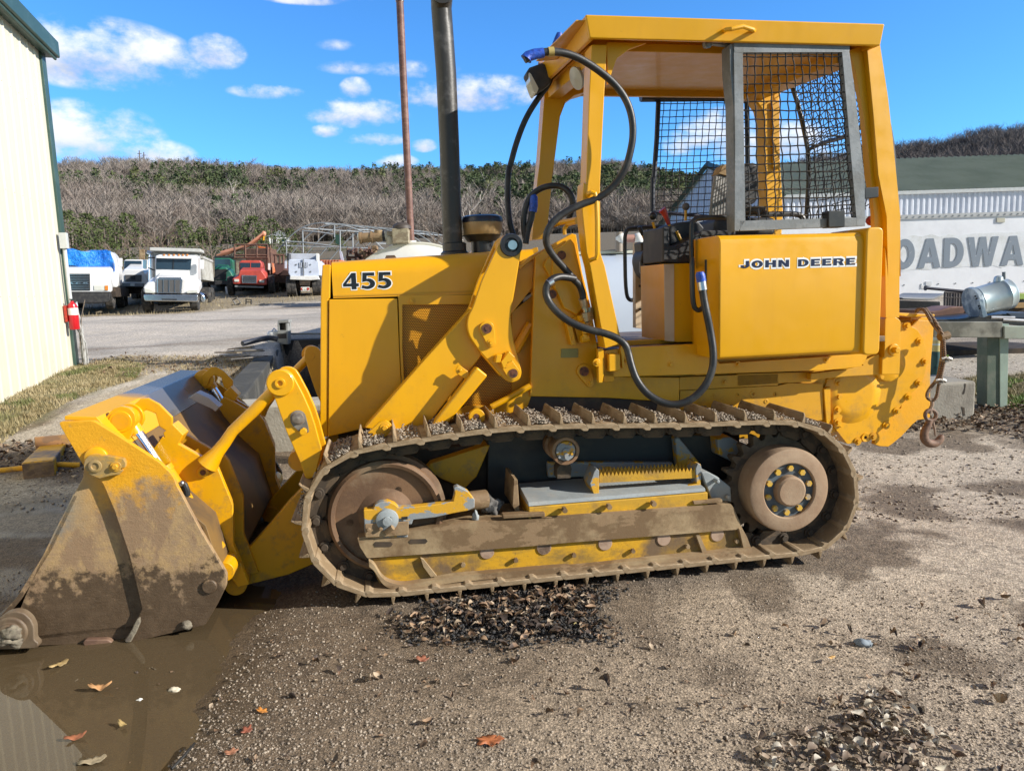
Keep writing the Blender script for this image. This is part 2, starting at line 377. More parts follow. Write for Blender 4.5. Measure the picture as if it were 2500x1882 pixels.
def lettering(name,s,x0,x1,z0,z1,y,mat,parent,g=0,t=.0008,sp=.12,slope=0,label=None,only=None):
    gl,w=glyphs(s,sp)
    if only:gl=gl[only[0]:only[1]]
    cu=bpy.data.curves.new(name,'CURVE');cu.dimensions='2D';cu.fill_mode='BOTH'
    for ch in gl:
        for i,p in enumerate(ch):
            q=grow(p,g,inward=i>0) if g else p
            if i>0 and g>=.09:continue
            sp_=cu.splines.new('POLY');sp_.points.add(len(q)-1);sp_.use_cyclic_u=True
            for k,(a_,b_) in enumerate(q):sp_.points[k].co=(a_,b_,0,1)
    o=bpy.data.objects.new(name,cu);COL.objects.link(o);me=bpy.data.meshes.new_from_object(o.evaluated_get(bpy.context.evaluated_depsgraph_get()));bpy.data.objects.remove(o);bpy.data.curves.remove(cu)
    for v in me.vertices:
        fx=v.co.x/w;v.co=Vector((x0+(x1-x0)*fx,0,z0+(z1-z0)*v.co.y+slope*fx))
    bm=bmesh.new();bm.from_mesh(me);r=bmesh.ops.extrude_face_region(bm,geom=bm.faces[:]);
    for e in r['geom']:
        if isinstance(e,bmesh.types.BMVert):e.co.y-=t
    bmesh.ops.recalc_face_normals(bm,faces=bm.faces);bm.to_mesh(me);bm.free()
    me.materials.clear();me.materials.append(mat);o=bpy.data.objects.new(name,me);COL.objects.link(o);o.location=(0,y,0)
    if parent:o.parent=parent
    if label:o['label']=label
    return o
h4=b[1]-a[1];dec=lettering('model_number',"455",a[0]+.004,b[0]-.004,a[1]+.004,b[1]-.004,.5195,DECW,hood,g=.04,label='white outline of the number 455')
lettering('number_face',"455",a[0]+.006,b[0]-.006,a[1]+.006,b[1]-.006,.5185,DECB,hood,g=0,label='black number 455')
# ------------------------------------------------ exhaust, air cleaner
m=MB();m.tube([P3(7,845,1659,.9),P3(7,833,1350,.9),P3(7,822,1000,.9),P3(7,800,500,.9),P3(7,778,200,.9),P3(7,768,60,.9),P3(7,770,-30,.86),P3(7,772,-60,.80)],[.054]*3+[.0545]*3+[.058,.060],n=28)
ex=m.done('exhaust_pipe',simple('sooty_exhaust_paint',(.035,.033,.03),(.12,.115,.11),rough=.45,scale=16,th=(.55,.8),bump=.2),root)
e0=P3(1,1296,372,.9);MB().lathe((e0[0],.9,e0[2]-.02),(0,0,1),[(.078,0),(.078,.02),(.066,.03),(.066,.07),(.058,.075)],28).done('pipe_clamp',BLK,ex)
c=P3(1,1512,368,.95);m=MB().lathe((c[0],.95,c[2]-.03),(0,0,1),[(.063,0),(.063,.10),(.075,.10),(.082,.12),(.085,.135)],28).done('air_cleaner',BLK,root)
k=pxm(1,1,.95)
cz=lambda yy:P3(1,1512,yy,.95)[2]
MB().lathe((c[0],.95,0),(0,0,1),[(k*112,cz(284)),(k*132,cz(250)),(k*145,cz(236))],32).done('bowl_base',BLK,m)
MB().lathe((c[0],.95,0),(0,0,1),[(k*140,cz(238)),(k*147,cz(228)),(k*155,cz(142))],32).done('precleaner_bowl',simple('tan_bowl',(.36,.25,.12),rough=.35),m)
MB().lathe((c[0],.95,0),(0,0,1),[(k*156,cz(141)),(k*157,cz(120)),(k*150,cz(98)),(k*120,cz(86)),(0,cz(80))],32).done('bowl_cover',simple('navy_cover',(.018,.02,.035),rough=.3),m)
MB().cyl(P3(1,1490,84,.95),P3(1,1490,64,.95),.008).done('wing_nut',BLK,m)
# ------------------------------------------------ loader tower side panel
side=L(2,'338,400 420,345 470,330 560,280 622,250 655,244 668,330 700,520 770,800 830,1180 850,1322 1450,1332 1450,1520 1240,1512 900,1490 297,1478 318,900',.42)
plate('tower_panel',side,.42,.03,YEL,.004,far=False)
plate('tower_panel',[(a_,b_) for a_,b_ in side],ML-.45,.03,YEL,.004,label=None) if False else MB().prism(side,ML-.45,ML-.42).done('tower_panel',YEL,root,.004)
MB().prism(L(2,'230,1440 1460,1440 1460,1640 200,1640',.445),.445,.50).done('lower_side_plate',simple('grimy_dark_plate',(.055,.045,.04),(.16,.10,.05),rough=.8,scale=9,th=(.5,.75)),root)
# turned front flange of tower
tf=L(2,'205,470 418,335 470,328 560,280 622,250 640,218 520,232 300,330 210,430',.42)
MB().prism(L(2,'205,475 300,400 420,335 620,222 655,232 655,250 622,256 430,352 330,412 215,500',.44),.44,.50).done('tower_brace',YEL,root,.004)
MB().prism(L(2,'210,480 325,420 318,640 140,860 150,700',.46),.46,.50).done('tower_gusset',YELD,root,.004)
m=MB();m.prism(L(2,'-10,1560 290,1400 300,1478 270,1560 30,1640 -60,1659',.46),.44,.50);m.done('front_gusset',YEL,root,.004)
m=MB();m.tube([P3(2,-5,1560,.42),P3(2,150,1480,.42),P3(2,300,1395,.42)],.016);m.done('hydraulic_pipe',YEL,root);MB().tube([P3(2,180,1130,.50),P3(2,305,920,.50)],.026).done('hydraulic_pipe',YEL,root)
# raised link on tower panel
m=MB().prism(L(2,'400,470 425,420 470,395 505,400 525,440 600,640 560,690 470,600',.40),.398,.418);m.done('link_plate',YEL,root,.006)
cap=circ(2,545,392,80,.40,14,180,360)+circ(2,630,700,75,.40,10,0,60)+L(2,'600,800 530,830 490,720 450,600',.40)
m=MB().prism(L(2,'470,395 490,345 545,318 610,262 640,300 690,520 745,760 660,850 560,800 470,600',.385),.385,.418);rp=m.done('rocker_plate',YEL,root,.006)
RUSTY=simple('rusty_pin',(.16,.06,.03),(.05,.025,.02),rough=.7,scale=60,bump=.5)
for (cx_,cy_,r_) in ((540,390,34),(468,690,34)):
    m=MB();m.cyl(P3(2,cx_,cy_,.385),P3(2,cx_,cy_,.372),pxm(2,r_,.38),n=20);m.cyl(P3(2,cx_,cy_,.372),P3(2,cx_,cy_,.369),pxm(2,r_*.5,.38),n=12);m.done('pivot_pin',RUSTY,rp)
m=MB();m.prism(L(2,'570,895 612,890 655,1078 617,1085',.372),.372,.418);m.prism(L(2,'620,880 690,850 745,1045 675,1070',.39),.39,.418)
for q in ((605,925),(630,1033)):m.bolt(*P3(2,*q,.372),.009,.008,False)
vb=m.done('valve_bracket',YEL,root,.003)
m=MB();m.cyl(P3(2,730,1000,.34),P3(2,726,945,.35),.022,n=6);m.cyl(P3(2,720,1050,.34),P3(2,725,1000,.34),.018,n=12);m.tube([P3(2,690,1040,.34),P3(2,750,1028,.34)],.02,8);m.cyl(P3(2,692,850,.35),P3(2,700,890,.35),.022,n=8);m.box(*[q for q in (P3(2,690,0,.35)[0],P3(2,755,0,.35)[0])],.33,.40,P3(2,0,990,.35)[2],P3(2,0,900,.35)[2]);m.done('hydraulic_fitting',YEL,vb,.002)
m=MB().prism(L(2,'538,1112 668,1110 668,1178 536,1180',.416),.416,.421);m.bolt(*P3(2,550,1145,.416),.004,.003,False);m.bolt(*P3(2,658,1145,.416),.004,.003,False);m.done('serial_plate',simple('brass_plate',(.30,.24,.07),rough=.4,metal=.3),root)
def keeper(c,pin,rp,bolt,rb,y,mat=None,name='pin_keeper',t=.014):
    p=Vector(pin);q=Vector(bolt);d=(q-p).normalized();n=Vector((-d.y,d.x));a0=math.degrees(math.atan2(n.y,n.x))
    o=[(p.x+rp*math.cos(rad(a0+180*i/12)),p.y+rp*math.sin(rad(a0+180*i/12))) for i in range(13)]+[(q.x+rb*math.cos(rad(a0+180+180*i/12)),q.y+rb*math.sin(rad(a0+180+180*i/12))) for i in range(13)]
    s=' '.join(f'{a:.1f},{b:.1f}' for a,b in o);m=MB().prism(L(c,s,y),y,y+t);ob=m.done(name,mat or YEL,root,.002)
    m=MB();m.bolt(*P3(c,*bolt,y),pxm(c,rb*.48,y),.013);m.done('keeper_bolt',mat or YEL,ob)
    m=MB();m.cyl(P3(c,*pin,y+.004),P3(c,*pin,y-.008),pxm(c,rp*.66,y),n=20);m.cyl(P3(c,*pin,y-.008),P3(c,*pin,y-.010),pxm(c,rp*.3,y),n=12);m.done('pivot_pin',RUSTY,ob);return ob
keeper(2,(715,1285),55,(762,1375),34,.402)
# ------------------------------------------------ lift arms (boom) with bellcrank plate, near and far
BOOM=L(1,'600,1725 1060,1200 1360,870 1425,800 1460,900 1470,1050 1505,1165 1130,1650 1000,1790',.30)
BOOM2=L(4,'1900,640 1700,700 1554,850 1450,975 1310,1130 1240,1210 1250,1300 1340,1295 1560,1240 1700,1180 2050,950',.33)
TOW=rounded(L(1,'1650,262 1690,232 1735,222 1785,240 1808,290 1806,350 1760,640 1722,860 1745,1040 1812,1290 1798,1345 1735,1374 1680,1350 1610,1270 1470,1110 1405,1010 1388,935 1398,860 1435,790 1500,590',.27),.03)
for mm in (0,1):
    Y=(lambda y,t:(y,y+t)) if not mm else (lambda y,t:(ML-y-t,ML-y))
    m=MB().prism(BOOM,*Y(.31,.09));m.prism(BOOM2,*Y(.36,.07));m.done('lift_arm',YEL,root,.006)
    m=MB().prism(TOW,*Y(.26,.03));m.prism(TOW,*Y(.42,.03))
    c_=P3(1,1732,312,.26);m.cyl((c_[0],Y(.262,0)[0],c_[2]),(c_[0],Y(.45,0)[0],c_[2]),.055,n=28);tw=m.done('lift_crank',YEL,root,.005)
    if not mm:
        m=MB().lathe((c_[0],.262,c_[2]),(0,-1,0),[(0,.004),(.030,.004),(.034,.012),(.052,.012),(.055,.002)],28);m.done('pivot_bushing',simple('greasy_black_bushing',(.02,.018,.02),rough=.35,bump=.3,bscale=40),tw)
        MB().cyl((c_[0]+.004,.26,c_[2]),(c_[0]+.004,.245,c_[2]),.022,n=18).done('pivot_shaft',STEEL,tw)
keeper(1,(1545,955),56,(1577,1065),34,.245)
keeper(1,(1748,1300),52,(1690,1215),48,.245)
m=MB().prism(L(1,'1602,1215 1612,1155 1655,1150 1640,1210',.235),.20,.255);m.prism(L(1,'1650,1210 1712,1130 1758,1172 1740,1205 1700,1215 1672,1268',.215),.205,.255);m.done('hose_clip',YEL,root,.003)
# cylinder housing on the boom
m=MB().prism(L(1,'1468,1250 1552,1318 1235,1700 1120,1700',.22),.22,.30);m.done('lift_cylinder_guard',YEL,root,.01,3)
m=MB().prism(rounded(L(1,'1325,1232 1418,1298 1385,1352 1296,1292',.26),.02),.26,.275);m.bolt(*P3(1,1340,1276,.26),.009,.008,False);m.done('guard_bracket',YEL,root,.003)
m=MB().lathe(P3(5,1556,182,.20),(0,-1,0),[(0,0),(.012,0),(.012,.03),(pxm(5,53,.2),.03),(pxm(5,53,.2),0)],28);pp=m.done('pivot_boss',YEL,root,.003)
MB().cyl(P3(5,1556,182,.169),P3(5,1556,182,.166),.012,n=14).done('grease_port',RUSTY,pp);m=MB().cyl(P3(5,1556,182,.20),P3(5,1556,182,.33),.03).done('boss_shaft',YEL,pp)
m=MB().prism(rounded(L(5,'820,300 862,262 905,222 950,212 985,240 984,275 950,318 850,346 838,318 862,310 855,296',.16),.008),.16,.185);m.bolt(*P3(5,940,262,.16),.014,.012);m.done('pin_lug',YEL,root,.003)
# ------------------------------------------------ canopy (roll over structure)
FP=L(11,'752,402 893,402 866,900 830,1659',.25)+L(12,'1245,330 1250,1200',.25)+L(14,'1310,0 1540,1040 1310,1112 1240,740 1110,0',.25)+L(12,'1062,1200 1000,620 1022,250',.25)+L(11,'704,1659 730,900',.25)
MR=1.68
RP=L(8,'1268,262 1345,247 1396,580 1432,900 1470,1290 1472,1659',.25)+L(3,'1255,330 1250,870 1145,870 1142,330',.25)+L(8,'1396,1659 1388,1300 1338,1050 1310,700',.25)
for mm in (0,1):
    Y=(lambda y,t:(y,y+t)) if not mm else (lambda y,t:(MR-y-t,MR-y))
    if mm:FP=L(11,'330,840 375,740 470,690 620,560 690,560 700,830 600,860 520,920 470,1050 400,1600',1.32)+L(12,'608,0 570,500 530,900 520,1010 325,1030 390,300 425,0',1.32)
    m=MB().prism(FP,*((.25,.36) if not mm else (1.32,1.43)));fpo=m.done('canopy_post',YEL,root,.010,3)
    if mm:
        MB().prism(L(15,'395,290 640,290 640,400 575,440 545,520 550,1000 575,1460 560,1700 480,1700 425,1300 412,700 395,620 340,540 280,510 280,440',1.32),1.32,1.43).done('canopy_post',YEL,root,.010,3)
        MB().prism(L(15,'480,560 540,560 545,1000 535,1110 500,1110 485,1090',1.31),1.305,1.32).done('post_channel',YELD,root,.004);continue
    m=MB().prism(RP,*Y(.25,.11));m.prism(L(8,'1175,300 1268,262 1310,700 1338,1050 1388,1300 1392,1659 1330,1659 1325,1300 1290,900 1245,600 1215,430',.27),*Y(.285,.03));rpo=m.done('canopy_post',YEL,root,.010,3)
    if not mm:MB().prism(L(11,'893,402 893,372 1260,380 1100,440 990,520 945,640 905,760',.26),.27,.29).done('corner_gusset',YEL,root,.004)
# grab handle on front post
hp=lambda x,y,d=.2:P3(12,x,y,d)
m=MB().tube([P3(12,1085,430,.25),P3(12,1090,405,.215),P3(12,1130,385,.20),P3(12,1175,400,.195),P3(12,1195,470,.195),P3(12,1205,800,.195),P3(12,1205,1220,.195),P3(12,1190,1275,.20),P3(12,1140,1290,.215),P3(12,1120,1300,.25)],.0105,n=10);m.done('grab_handle',YEL,root)
# roof
xr0,zt=U(1428,45,.16);xr1,zt1=U(2157,54,.16);xb0,zb=U(1440,94,.17);xb1,_=U(2150,98,.17)
m=MB();y0,y1=.17,1.46;yt0,yt1=.15,1.49
zt=zt1=(zt+zt1)/2
m.hexa([(xb0,y0,zb),(xb1,y0,zb),(xb1,y0+.02,zb),(xb0,y0+.02,zb)],[(xr0,yt0,zt),(xr1,yt0,zt),(xr1,yt0+.03,zt),(xr0,yt0+.03,zt)])
m.hexa([(xb0,y1,zb),(xb1,y1,zb),(xb1,y1-.02,zb),(xb0,y1-.02,zb)],[(xr0,yt1,zt),(xr1,yt1,zt),(xr1,yt1-.03,zt),(xr0,yt1-.03,zt)])
m.hexa([(xb0,y0+.02,zb),(xb0+.025,y0+.02,zb),(xb0+.025,y1-.02,zb),(xb0,y1-.02,zb)],[(xr0,yt0+.03,zt),(xr0+.03,yt0+.03,zt),(xr0+.03,yt1-.03,zt),(xr0,yt1-.03,zt)])
m.hexa([(xb1-.025,y0+.02,zb),(xb1,y0+.02,zb),(xb1,y1-.02,zb),(xb1-.025,y1-.02,zb)],[(xr1-.03,yt0+.03,zt),(xr1,yt0+.03,zt),(xr1,yt1-.03,zt),(xr1-.03,yt1-.03,zt)])
m.box(xr0+.03,xr1-.03,yt0+.03,yt1-.03,zt-.02,zt-.003)
DZ=.075
def tilt(m):m.v=[(x,y,z+DZ*max(0,(y-.2)/1.2)) for x,y,z in m.v];return m
rf=tilt(m).done('canopy_roof',YEL,root,.006,3)
m=MB();m.box(xb0+.05,xb1-.05,.36,1.44,zb+.015,zb+.05);tilt(m).done('roof_lining',YELD,rf)
m=MB();xp0=min(p[0] for p in FP[:3]);xp1=RP[1][0]
m.box(xp0+.02,xp0+.10,.36,1.40,zb-.05,zb+.03);m.box(xp1-.16,xp1-.04,.36,1.40,zb-.04,zb+.03);m.box(xp0+.10,xp1-.16,1.38,1.42,zb-.02,zb+.03);m.box(xp0+.10,xp1-.16,.34,.37,zb-.01,zb+.03);tilt(m).done('roof_frame',YELD,root,.004)
m=MB().tube([P3(8,412,188,.165),P3(8,425,178,.12),P3(8,455,176,.105),P3(8,525,160,.105),P3(8,585,180,.12),P3(8,592,186,.165)],.010);m.done('roof_handle',YEL,rf)
m=MB();m.hexa([(xr0-.035,.18,zt-.02),(xr0+.01,.18,zt-.02),(xr0+.01,.75,zt-.02),(xr0-.10,.75,zt-.03)],[(xr0-.035,.18,zt-.014),(xr0+.01,.18,zt-.014),(xr0+.01,.75,zt-.014),(xr0-.10,.75,zt-.024)]);m.done('visor_lip',YELD,rf)
# ------------------------------------------------ operator platform, fenders, JD tank box
px=L(2,'850,1100 1080,1110 1320,1090 1665,1075 1760,1180 2212,1200 2212,1300 1600,1300 960,1325 850,1322',.30)
rail=L(2,'850,1130 1040,1100 1670,1072 1740,1200 1760,1225',.30)+L(3,'1000,1150 1000,1180 960,1240 955,1250 700,1275 0,1298',.30)+L(2,'1460,1312 960,1327 860,1322',.30)
plate('fender_rail',rail,.30,.04,YEL,.010,extra=lambda m:[m.bolt(*P3(2,*q,.30),.010,.012) for q in ((1610,1155),(1378,1232),(1900,1230))]+[m.bolt(*P3(3,685,1195,.30),.010,.012)])
fx0=L1(2,860,1100,.34)[0];fx1=L1(3,1100,1100,.34)[0];fz=U(1560,845,.34)[1]-.004
t=NT('chequer_plate_floor');w=t.n('ShaderNodeTexChecker');w.inputs['Scale'].default_value=70;t.l(t.vec(scale=(1,.6,1)),'Vector',w,'Vector')
t.setc(t.mix(t.ramp(t.noise(7,6),'Fac',.4,.6).outputs[0],(.11,.075,.055),(.24,.17,.10)));t.sets(Roughness=.55,Metallic=.2);t.bump(w.outputs['Fac'],.6,.003);FLR=t.m
MB().box(fx0,fx1,.301,ML-.30,fz-.03,fz).done('platform_floor',FLR,root,.003)
# lower chassis rails under the platform
m=MB().prism(L(2,'1450,1330 2212,1300 2212,1392 1450,1430',.42)+[],.42,.45);m.bolt(*P3(2,1800,1365,.42),.011,.010);m.prism(L(3,'0,1305 570,1290 570,1365 400,1372 0,1400',.42),.42,.45);m.done('chassis_rail',YELD,root,.004)
cs=L(2,'1453,1433 2212,1395',.44)+L(3,'400,1375 660,1380 665,1659 300,1700',.44)+L(2,'1453,1620',.44)
m=MB().prism(cs,.44,.47)
for q,r_ in (((1710,1475),.013),((1903,1465),.013),((2018,1460),.021),((2190,1462),.013),((2117,1517),.012)):
    a_=P3(2,*q,.44);m.lathe(a_,(0,-1,0),[(r_*.35,-.004),(r_*.35,.003),(r_*.9,.003),(r_,0)],20)
for q,r_ in (((295,1462),.013),((225,1515),.012)):
    m.lathe(P3(3,*q,.44),(0,-1,0),[(r_*.35,-.004),(r_*.35,.003),(r_*.9,.003),(r_,0)],20)
m.done('transmission_case',YELD,root,.004)
# rear fender bracket pieces
m=MB().prism(L(3,'570,1300 850,1268 970,1240 960,1225 985,1195 1095,1150 1110,1310 850,1325 565,1352',.36),.36,.40);m.done('fender_bracket',YELD,root,.004)
m=MB().prism(L(3,'1140,880 1165,862 1205,858 1245,880 1262,900 1258,1180 1252,1308 1115,1310 1118,1180 1135,1170',.34),.34,.42);m.bolt(*P3(3,1203,1118,.34),.019,.03);m.done('post_foot',YEL,root,.004)
m=MB().prism(L(3,'690,1345 740,1340 740,1700 690,1720',.46),.46,.50);m.done('rear_upright',YEL,root,.004)
# front mount of canopy post
m=MB().prism(L(14,'1215,1120 1290,1110 1305,1410 1275,1575 1225,1575',.27),.27,.30);m.bolt(*P3(14,1195,1300,.27),.012,.02);m.prism(L(14,'1540,1040 1575,1150 1575,1375 1545,1380 1520,1110',.27),.27,.30);m.cyl(P3(14,1575,1275,.29),P3(14,1610,1275,.29),.012,n=6);m.prism(L(14,'1290,1400 1435,1410 1435,1530 1420,1560 1290,1560',.30),.30,.38);m.done('post_mount',YEL,root,.003)
m=MB().prism(rounded(L(14,'1362,1190 1518,1185 1522,1410 1366,1425',.255),.008),.255,.34);m.done('mount_block',YEL,root,.005,3)
MB().prism(L(14,'1305,1180 1545,1130 1545,1380 1305,1430',.31),.31,.36).done('mount_rubber',RUB,root,.004)
# the tank box with the maker's name
BX=rounded(L(3,'-138,240 1060,202 1098,205 1100,1150 1000,1145 0,1190 -135,1203',.04),.02,4)
bx0=L1(2,1762,240,.04)[0];bx1=L1(3,1080,210,.04)[0];bz1=L1(3,400,222,.04)[1];bz0=L1(3,0,1190,.04)[1]
def rrect(x0,x1,z0,z1,r,n=6):
    return rounded([(x0,z0),(x1,z0),(x1,z1),(x0,z1)],r,n)
m=MB();
# body: profile in (y,z) with rolled top/bottom near edges, extruded along x
pr=[(.06,bz0),(.045,bz0+.01),(.04,bz0+.03),(.04,bz1-.045),(.046,bz1-.02),(.065,bz1-.004),(.09,bz1),(.34,bz1),(.34,bz0)]
n=len(pr);xs_=[bx0,bx1-.055];m.add([(x,a_,b_) for x in xs_ for a_,b_ in pr],[tuple(range(n))[::-1],tuple(range(n,2*n))]+[(i,(i+1)%n,(i+1)%n+n,i+n) for i in range(n)])
box=m.done('tank_box',YEL,root,.006,3)
m=MB().prism(rrect(bx1-.07,bx1+.02,bz0-.012,bz1+.02,.03),.02,.34);m.done('box_rear_lip',YEL,box,.008,3)
a=L1(3,18,505,.04);b=L1(3,915,398,.04)
for o_,w_ in (((0,4),'JOHN'),((5,10),'DEERE')):
    lettering('maker_lettering',"JOHN DEERE",a[0],b[0],a[1]+.004,b[1]-.002,.0396,DECW,box,g=.075,sp=.19,label='white outline of the word '+w_,only=o_)
    lettering('lettering_face',"JOHN DEERE",a[0]+.005,b[0]-.005,a[1]+.009,b[1]-.007,.0385,DECN,box,sp=.19,label='navy word '+w_,only=o_)
MB().box(bx0+.02,bx1-.02,.365,.40,.93,bz1-.05).done('fender_panel',YELD,root,.003)
MB().box(fx0,fx1+.1,.47,.50,.55,1.12).done('chassis_side',YELD,root,.003)
# console beside the seat
cx=L(13,'660,1465 1170,1445 1160,2250 660,2290',.42);con=L(2,'1330,457 1410,455 1618,450 1620,1055 1430,1058 1338,1050',.40)
m=MB().prism(con,.40,.75);m.bolt(*P3(2,1590,1022,.40),.011,.008);m.done('console_base',YEL,root,.006)
MB().prism(L(2,'1333,460 1408,457 1410,1055 1338,1048',.395),.395,.401).done('worn_console_edge',TAN,root)
m=MB().prism(L(13,'655,960 742,952 748,1215 830,1230 1000,1140 1180,1015 1280,1005 1640,1010 1640,1090 1175,1100 1172,1450 830,1455 655,1440',.42),.42,.72);m.done('control_console',BLKM,root,.008)
m=MB().prism(L(13,'740,950 800,940 830,905 1030,885 1150,900 1220,980 1180,1040 1000,1140 760,1215',.55),.55,.80);m.done('console_hood',BLKM,root,.01)
# far console post, cream, with boots
m=MB().prism(L(2,'1110,290 1150,285 1250,580 1250,970 1110,950',1.0),1.0,1.05)
cp_=m.done('dash_panel',TAN,root,.003)
for q in ((1143,850),(1140,665),(1222,672)):MB().box(P3(2,q[0]-7,0,.99)[0],P3(2,q[0]+7,0,.99)[0],.985,1.0,P3(2,0,q[1]+9,.99)[2],P3(2,0,q[1]-9,.99)[2]).done('panel_slot',BLK,cp_)
m=MB();
for i,(x,y,r_) in enumerate(((1190,350,38),(1195,385,52),(1198,420,62),(1200,450,66),(1205,485,66),(1215,520,52))):
    pass
m.prism(rounded(L(2,'1150,360 1245,320 1290,400 1295,560 1240,600 1165,540 1135,440',.85),.03),.82,.98);m.prism(rounded(L(2,'1245,260 1325,225 1325,380 1240,375',.85),.03),.84,.96)
m.prism(L(2,'1140,290 1240,290 1250,330 1150,370',.88),.86,.98);m.done('lever_boot',BLKM,root,.02,3)
MB().prism(L(2,'1140,440 1185,470 1185,525 1245,580 1245,608 1200,600 1140,520',.815),.80,.82).done('boot_bracket',GUARD,root,.002)
def rod(name,pts,r,mat,parent=None):return MB().tube(pts,r,8).done(name,mat,parent or root)
def lever(pts,r,knob=None,kr=.02,kmat=None,grip=None,nm='control_lever'):
    o=rod(nm,pts,r,YEL)
    if knob:MB().sphere(knob,kr,16).done('knob',kmat or BLK,o)
    if grip:MB().tube(grip[0],grip[1],12).done('grip',kmat or BLK,o)
    return o
lever([P3(13,565,1060,.75),P3(13,520,900,.75)],.008,P3(13,520,818,.75),.022)
lever([P3(13,450,1240,.8),P3(13,380,1070,.8)],.008,grip=([P3(13,385,1080,.8),P3(13,335,960,.8)],[.009,.012]))
lever([P3(13,745,950,.6),P3(13,735,920,.6)],.008,kmat=REDP,grip=([P3(13,738,930,.6),P3(13,690,810,.6),P3(13,665,760,.6),P3(13,640,728,.6)],[.011,.014,.019,.022]))
lever([P3(13,960,880,.9),P3(13,965,740,.9)],.008,P3(13,965,690,.9),.022,simple('grey_knob',(.12,.11,.11)))
lever([P3(13,905,1160,.55),P3(13,840,1020,.55)],.009)
lever([P3(13,515,1200,.75),P3(13,570,1090,.75),P3(13,650,1040,.75)],.007)
lever([P3(2,1335,420,.7),P3(2,1305,460,.7),P3(2,1312,600,.7),P3(2,1330,690,.7),P3(2,1300,735,.7)],.007,kmat=REDP,grip=([P3(2,1320,735,.7),P3(2,1240,768,.7)],[.014,.017]),nm='park_lever')
rod('pedal_link',[P3(2,1262,600,.9),P3(2,1262,720,.9)],.022,YELD)
# grab rails (black)
RR=.0125
def railp(c,pts,y):return [P3(c,a_,b_,y) for a_,b_ in chaikin(pts,2,False)]
rod('grab_rail',railp(13,[(1640,828),(1240,838),(1060,860),(1040,980),(1045,1500)],.30)+railp(2,[(1548,420),(1550,770),(1590,822),(1640,790),(1668,720)],.20),RR,BLK)
rod('grab_rail',railp(2,[(1330,172),(1090,180),(1030,200),(1028,340),(1035,690),(1070,745),(1120,720),(1120,660)],1.2),RR,BLK)
rod('rail_stay',[P3(2,1662,425,.19),P3(2,1660,700,.19)],.012,BLK)
rod('rail_stay',[P3(2,1128,470,1.2),P3(2,1128,660,1.2)],.006,BLK)
# seat
SEAT=simple('grey_vinyl',(.24,.23,.21),(.19,.18,.165),rough=.6,scale=10)
m=MB();sh=L(13,'1272,900 1300,620 1335,300 1378,205 1440,150 1640,130 1640,900',.85)
m.prism(sh,.80,.86)
for i in range(9):
    f=i/8;a_=(1305+ (1625-1305)*f,870);b_=(1372+(1622-1372)*f,285)
    m.tube([P3(13,a_[0],a_[1],.80),P3(13,(a_[0]+b_[0])/2-14*(1-f),(a_[1]+b_[1])/2,.79),P3(13,b_[0],b_[1],.80)],.013,8)
st=m.done('operator_seat',SEAT,root,.02,3)
m=MB().prism(rounded(L(13,'1432,225 1450,170 1480,125 1560,100 1630,98 1640,240 1560,285 1400,240',.78),.02),.78,.88);m.done('torn_foam',simple('tan_foam',(.42,.27,.10),(.3,.2,.1),rough=.9,scale=20,bump=.5),st,.02,3)
m=MB().prism(rounded(L(13,'1770,130 1790,95 1850,80 1950,85 1995,130 2005,400 1985,600 1900,660 1770,650',.80),.03),.84,.98);m.done('seat_cover',BLKM,st,.03,3)
m=MB().box(P3(13,1280,0,.7)[0],P3(13,2100,0,.7)[0],.62,1.2,P3(13,0,1150,.7)[2],P3(13,0,880,.7)[2]);m.done('seat_cushion',BLKM,st,.03,3)
m=MB()
for i in range(26):
    x,z=L1(13,1800+R.random()*330,720-R.random()*80+ (R.random())*60,.60);m.sphere((x,.6+R.random()*.25,z),.02+R.random()*.022,7,(1.3,1,.7))
m.done('rag_heap',simple('dirty_rag',(.11,.095,.085),(.03,.03,.03),rough=.9,scale=14,th=(.4,.6)),root)
m=MB().tube(railp(15,[(400,1480),(560,1475),(690,1475),(735,1500),(740,1560)],.7),.016);m.done('seat_rail',BLK,root)
# ------------------------------------------------ mesh guards
def weave(pts_fn,nu,nv,r,amp=.004,seg=4):
    """pts_fn(s,t)->Vector ; returns MB of crimped wires"""
    m=MB();nrm=None
    for i in range(nu):
        s=(i+.5)/nu;path=[]
        for j in range(nv*seg//2+1):
            t_=j/(nv*seg//2);p,nn=pts_fn(s,t_);path.append(p+nn*amp*math.sin(math.pi*(t_*nv+i)))
        m.tube(path,r,5,False)
    for j in range(nv):
        t_=(j+.5)/nv;path=[]
        for i in range(nu*seg//2+1):
            s=i/(nu*seg//2);p,nn=pts_fn(s,t_);path.append(p-nn*amp*math.sin(math.pi*(s*nu+j)))
        m.tube(path,r,5,False)
    return m
def quadfn(a,b,c,d,wob=0):
    """a top-left b top-right c bottom-right d bottom-left"""
    a,b,c,d=map(Vector,(a,b,c,d));nn=(b-a).cross(d-a).normalized()
    def f(s,t_):
        p=(a*(1-s)+b*s)*(1-t_)+(d*(1-s)+c*s)*t_
        w_=wob*math.sin(9*s+3*t_*5+math.sin(t_*13))*.5
        return p+(b-a).normalized()*w_+(d-a).normalized()*wob*.5*math.sin(11*t_+7*s),nn
    return f
yg=.20
q=[P3(15,245,160,yg),P3(15,1052,160,yg),P3(15,1168,1505,yg),P3(15,265,1530,yg)]
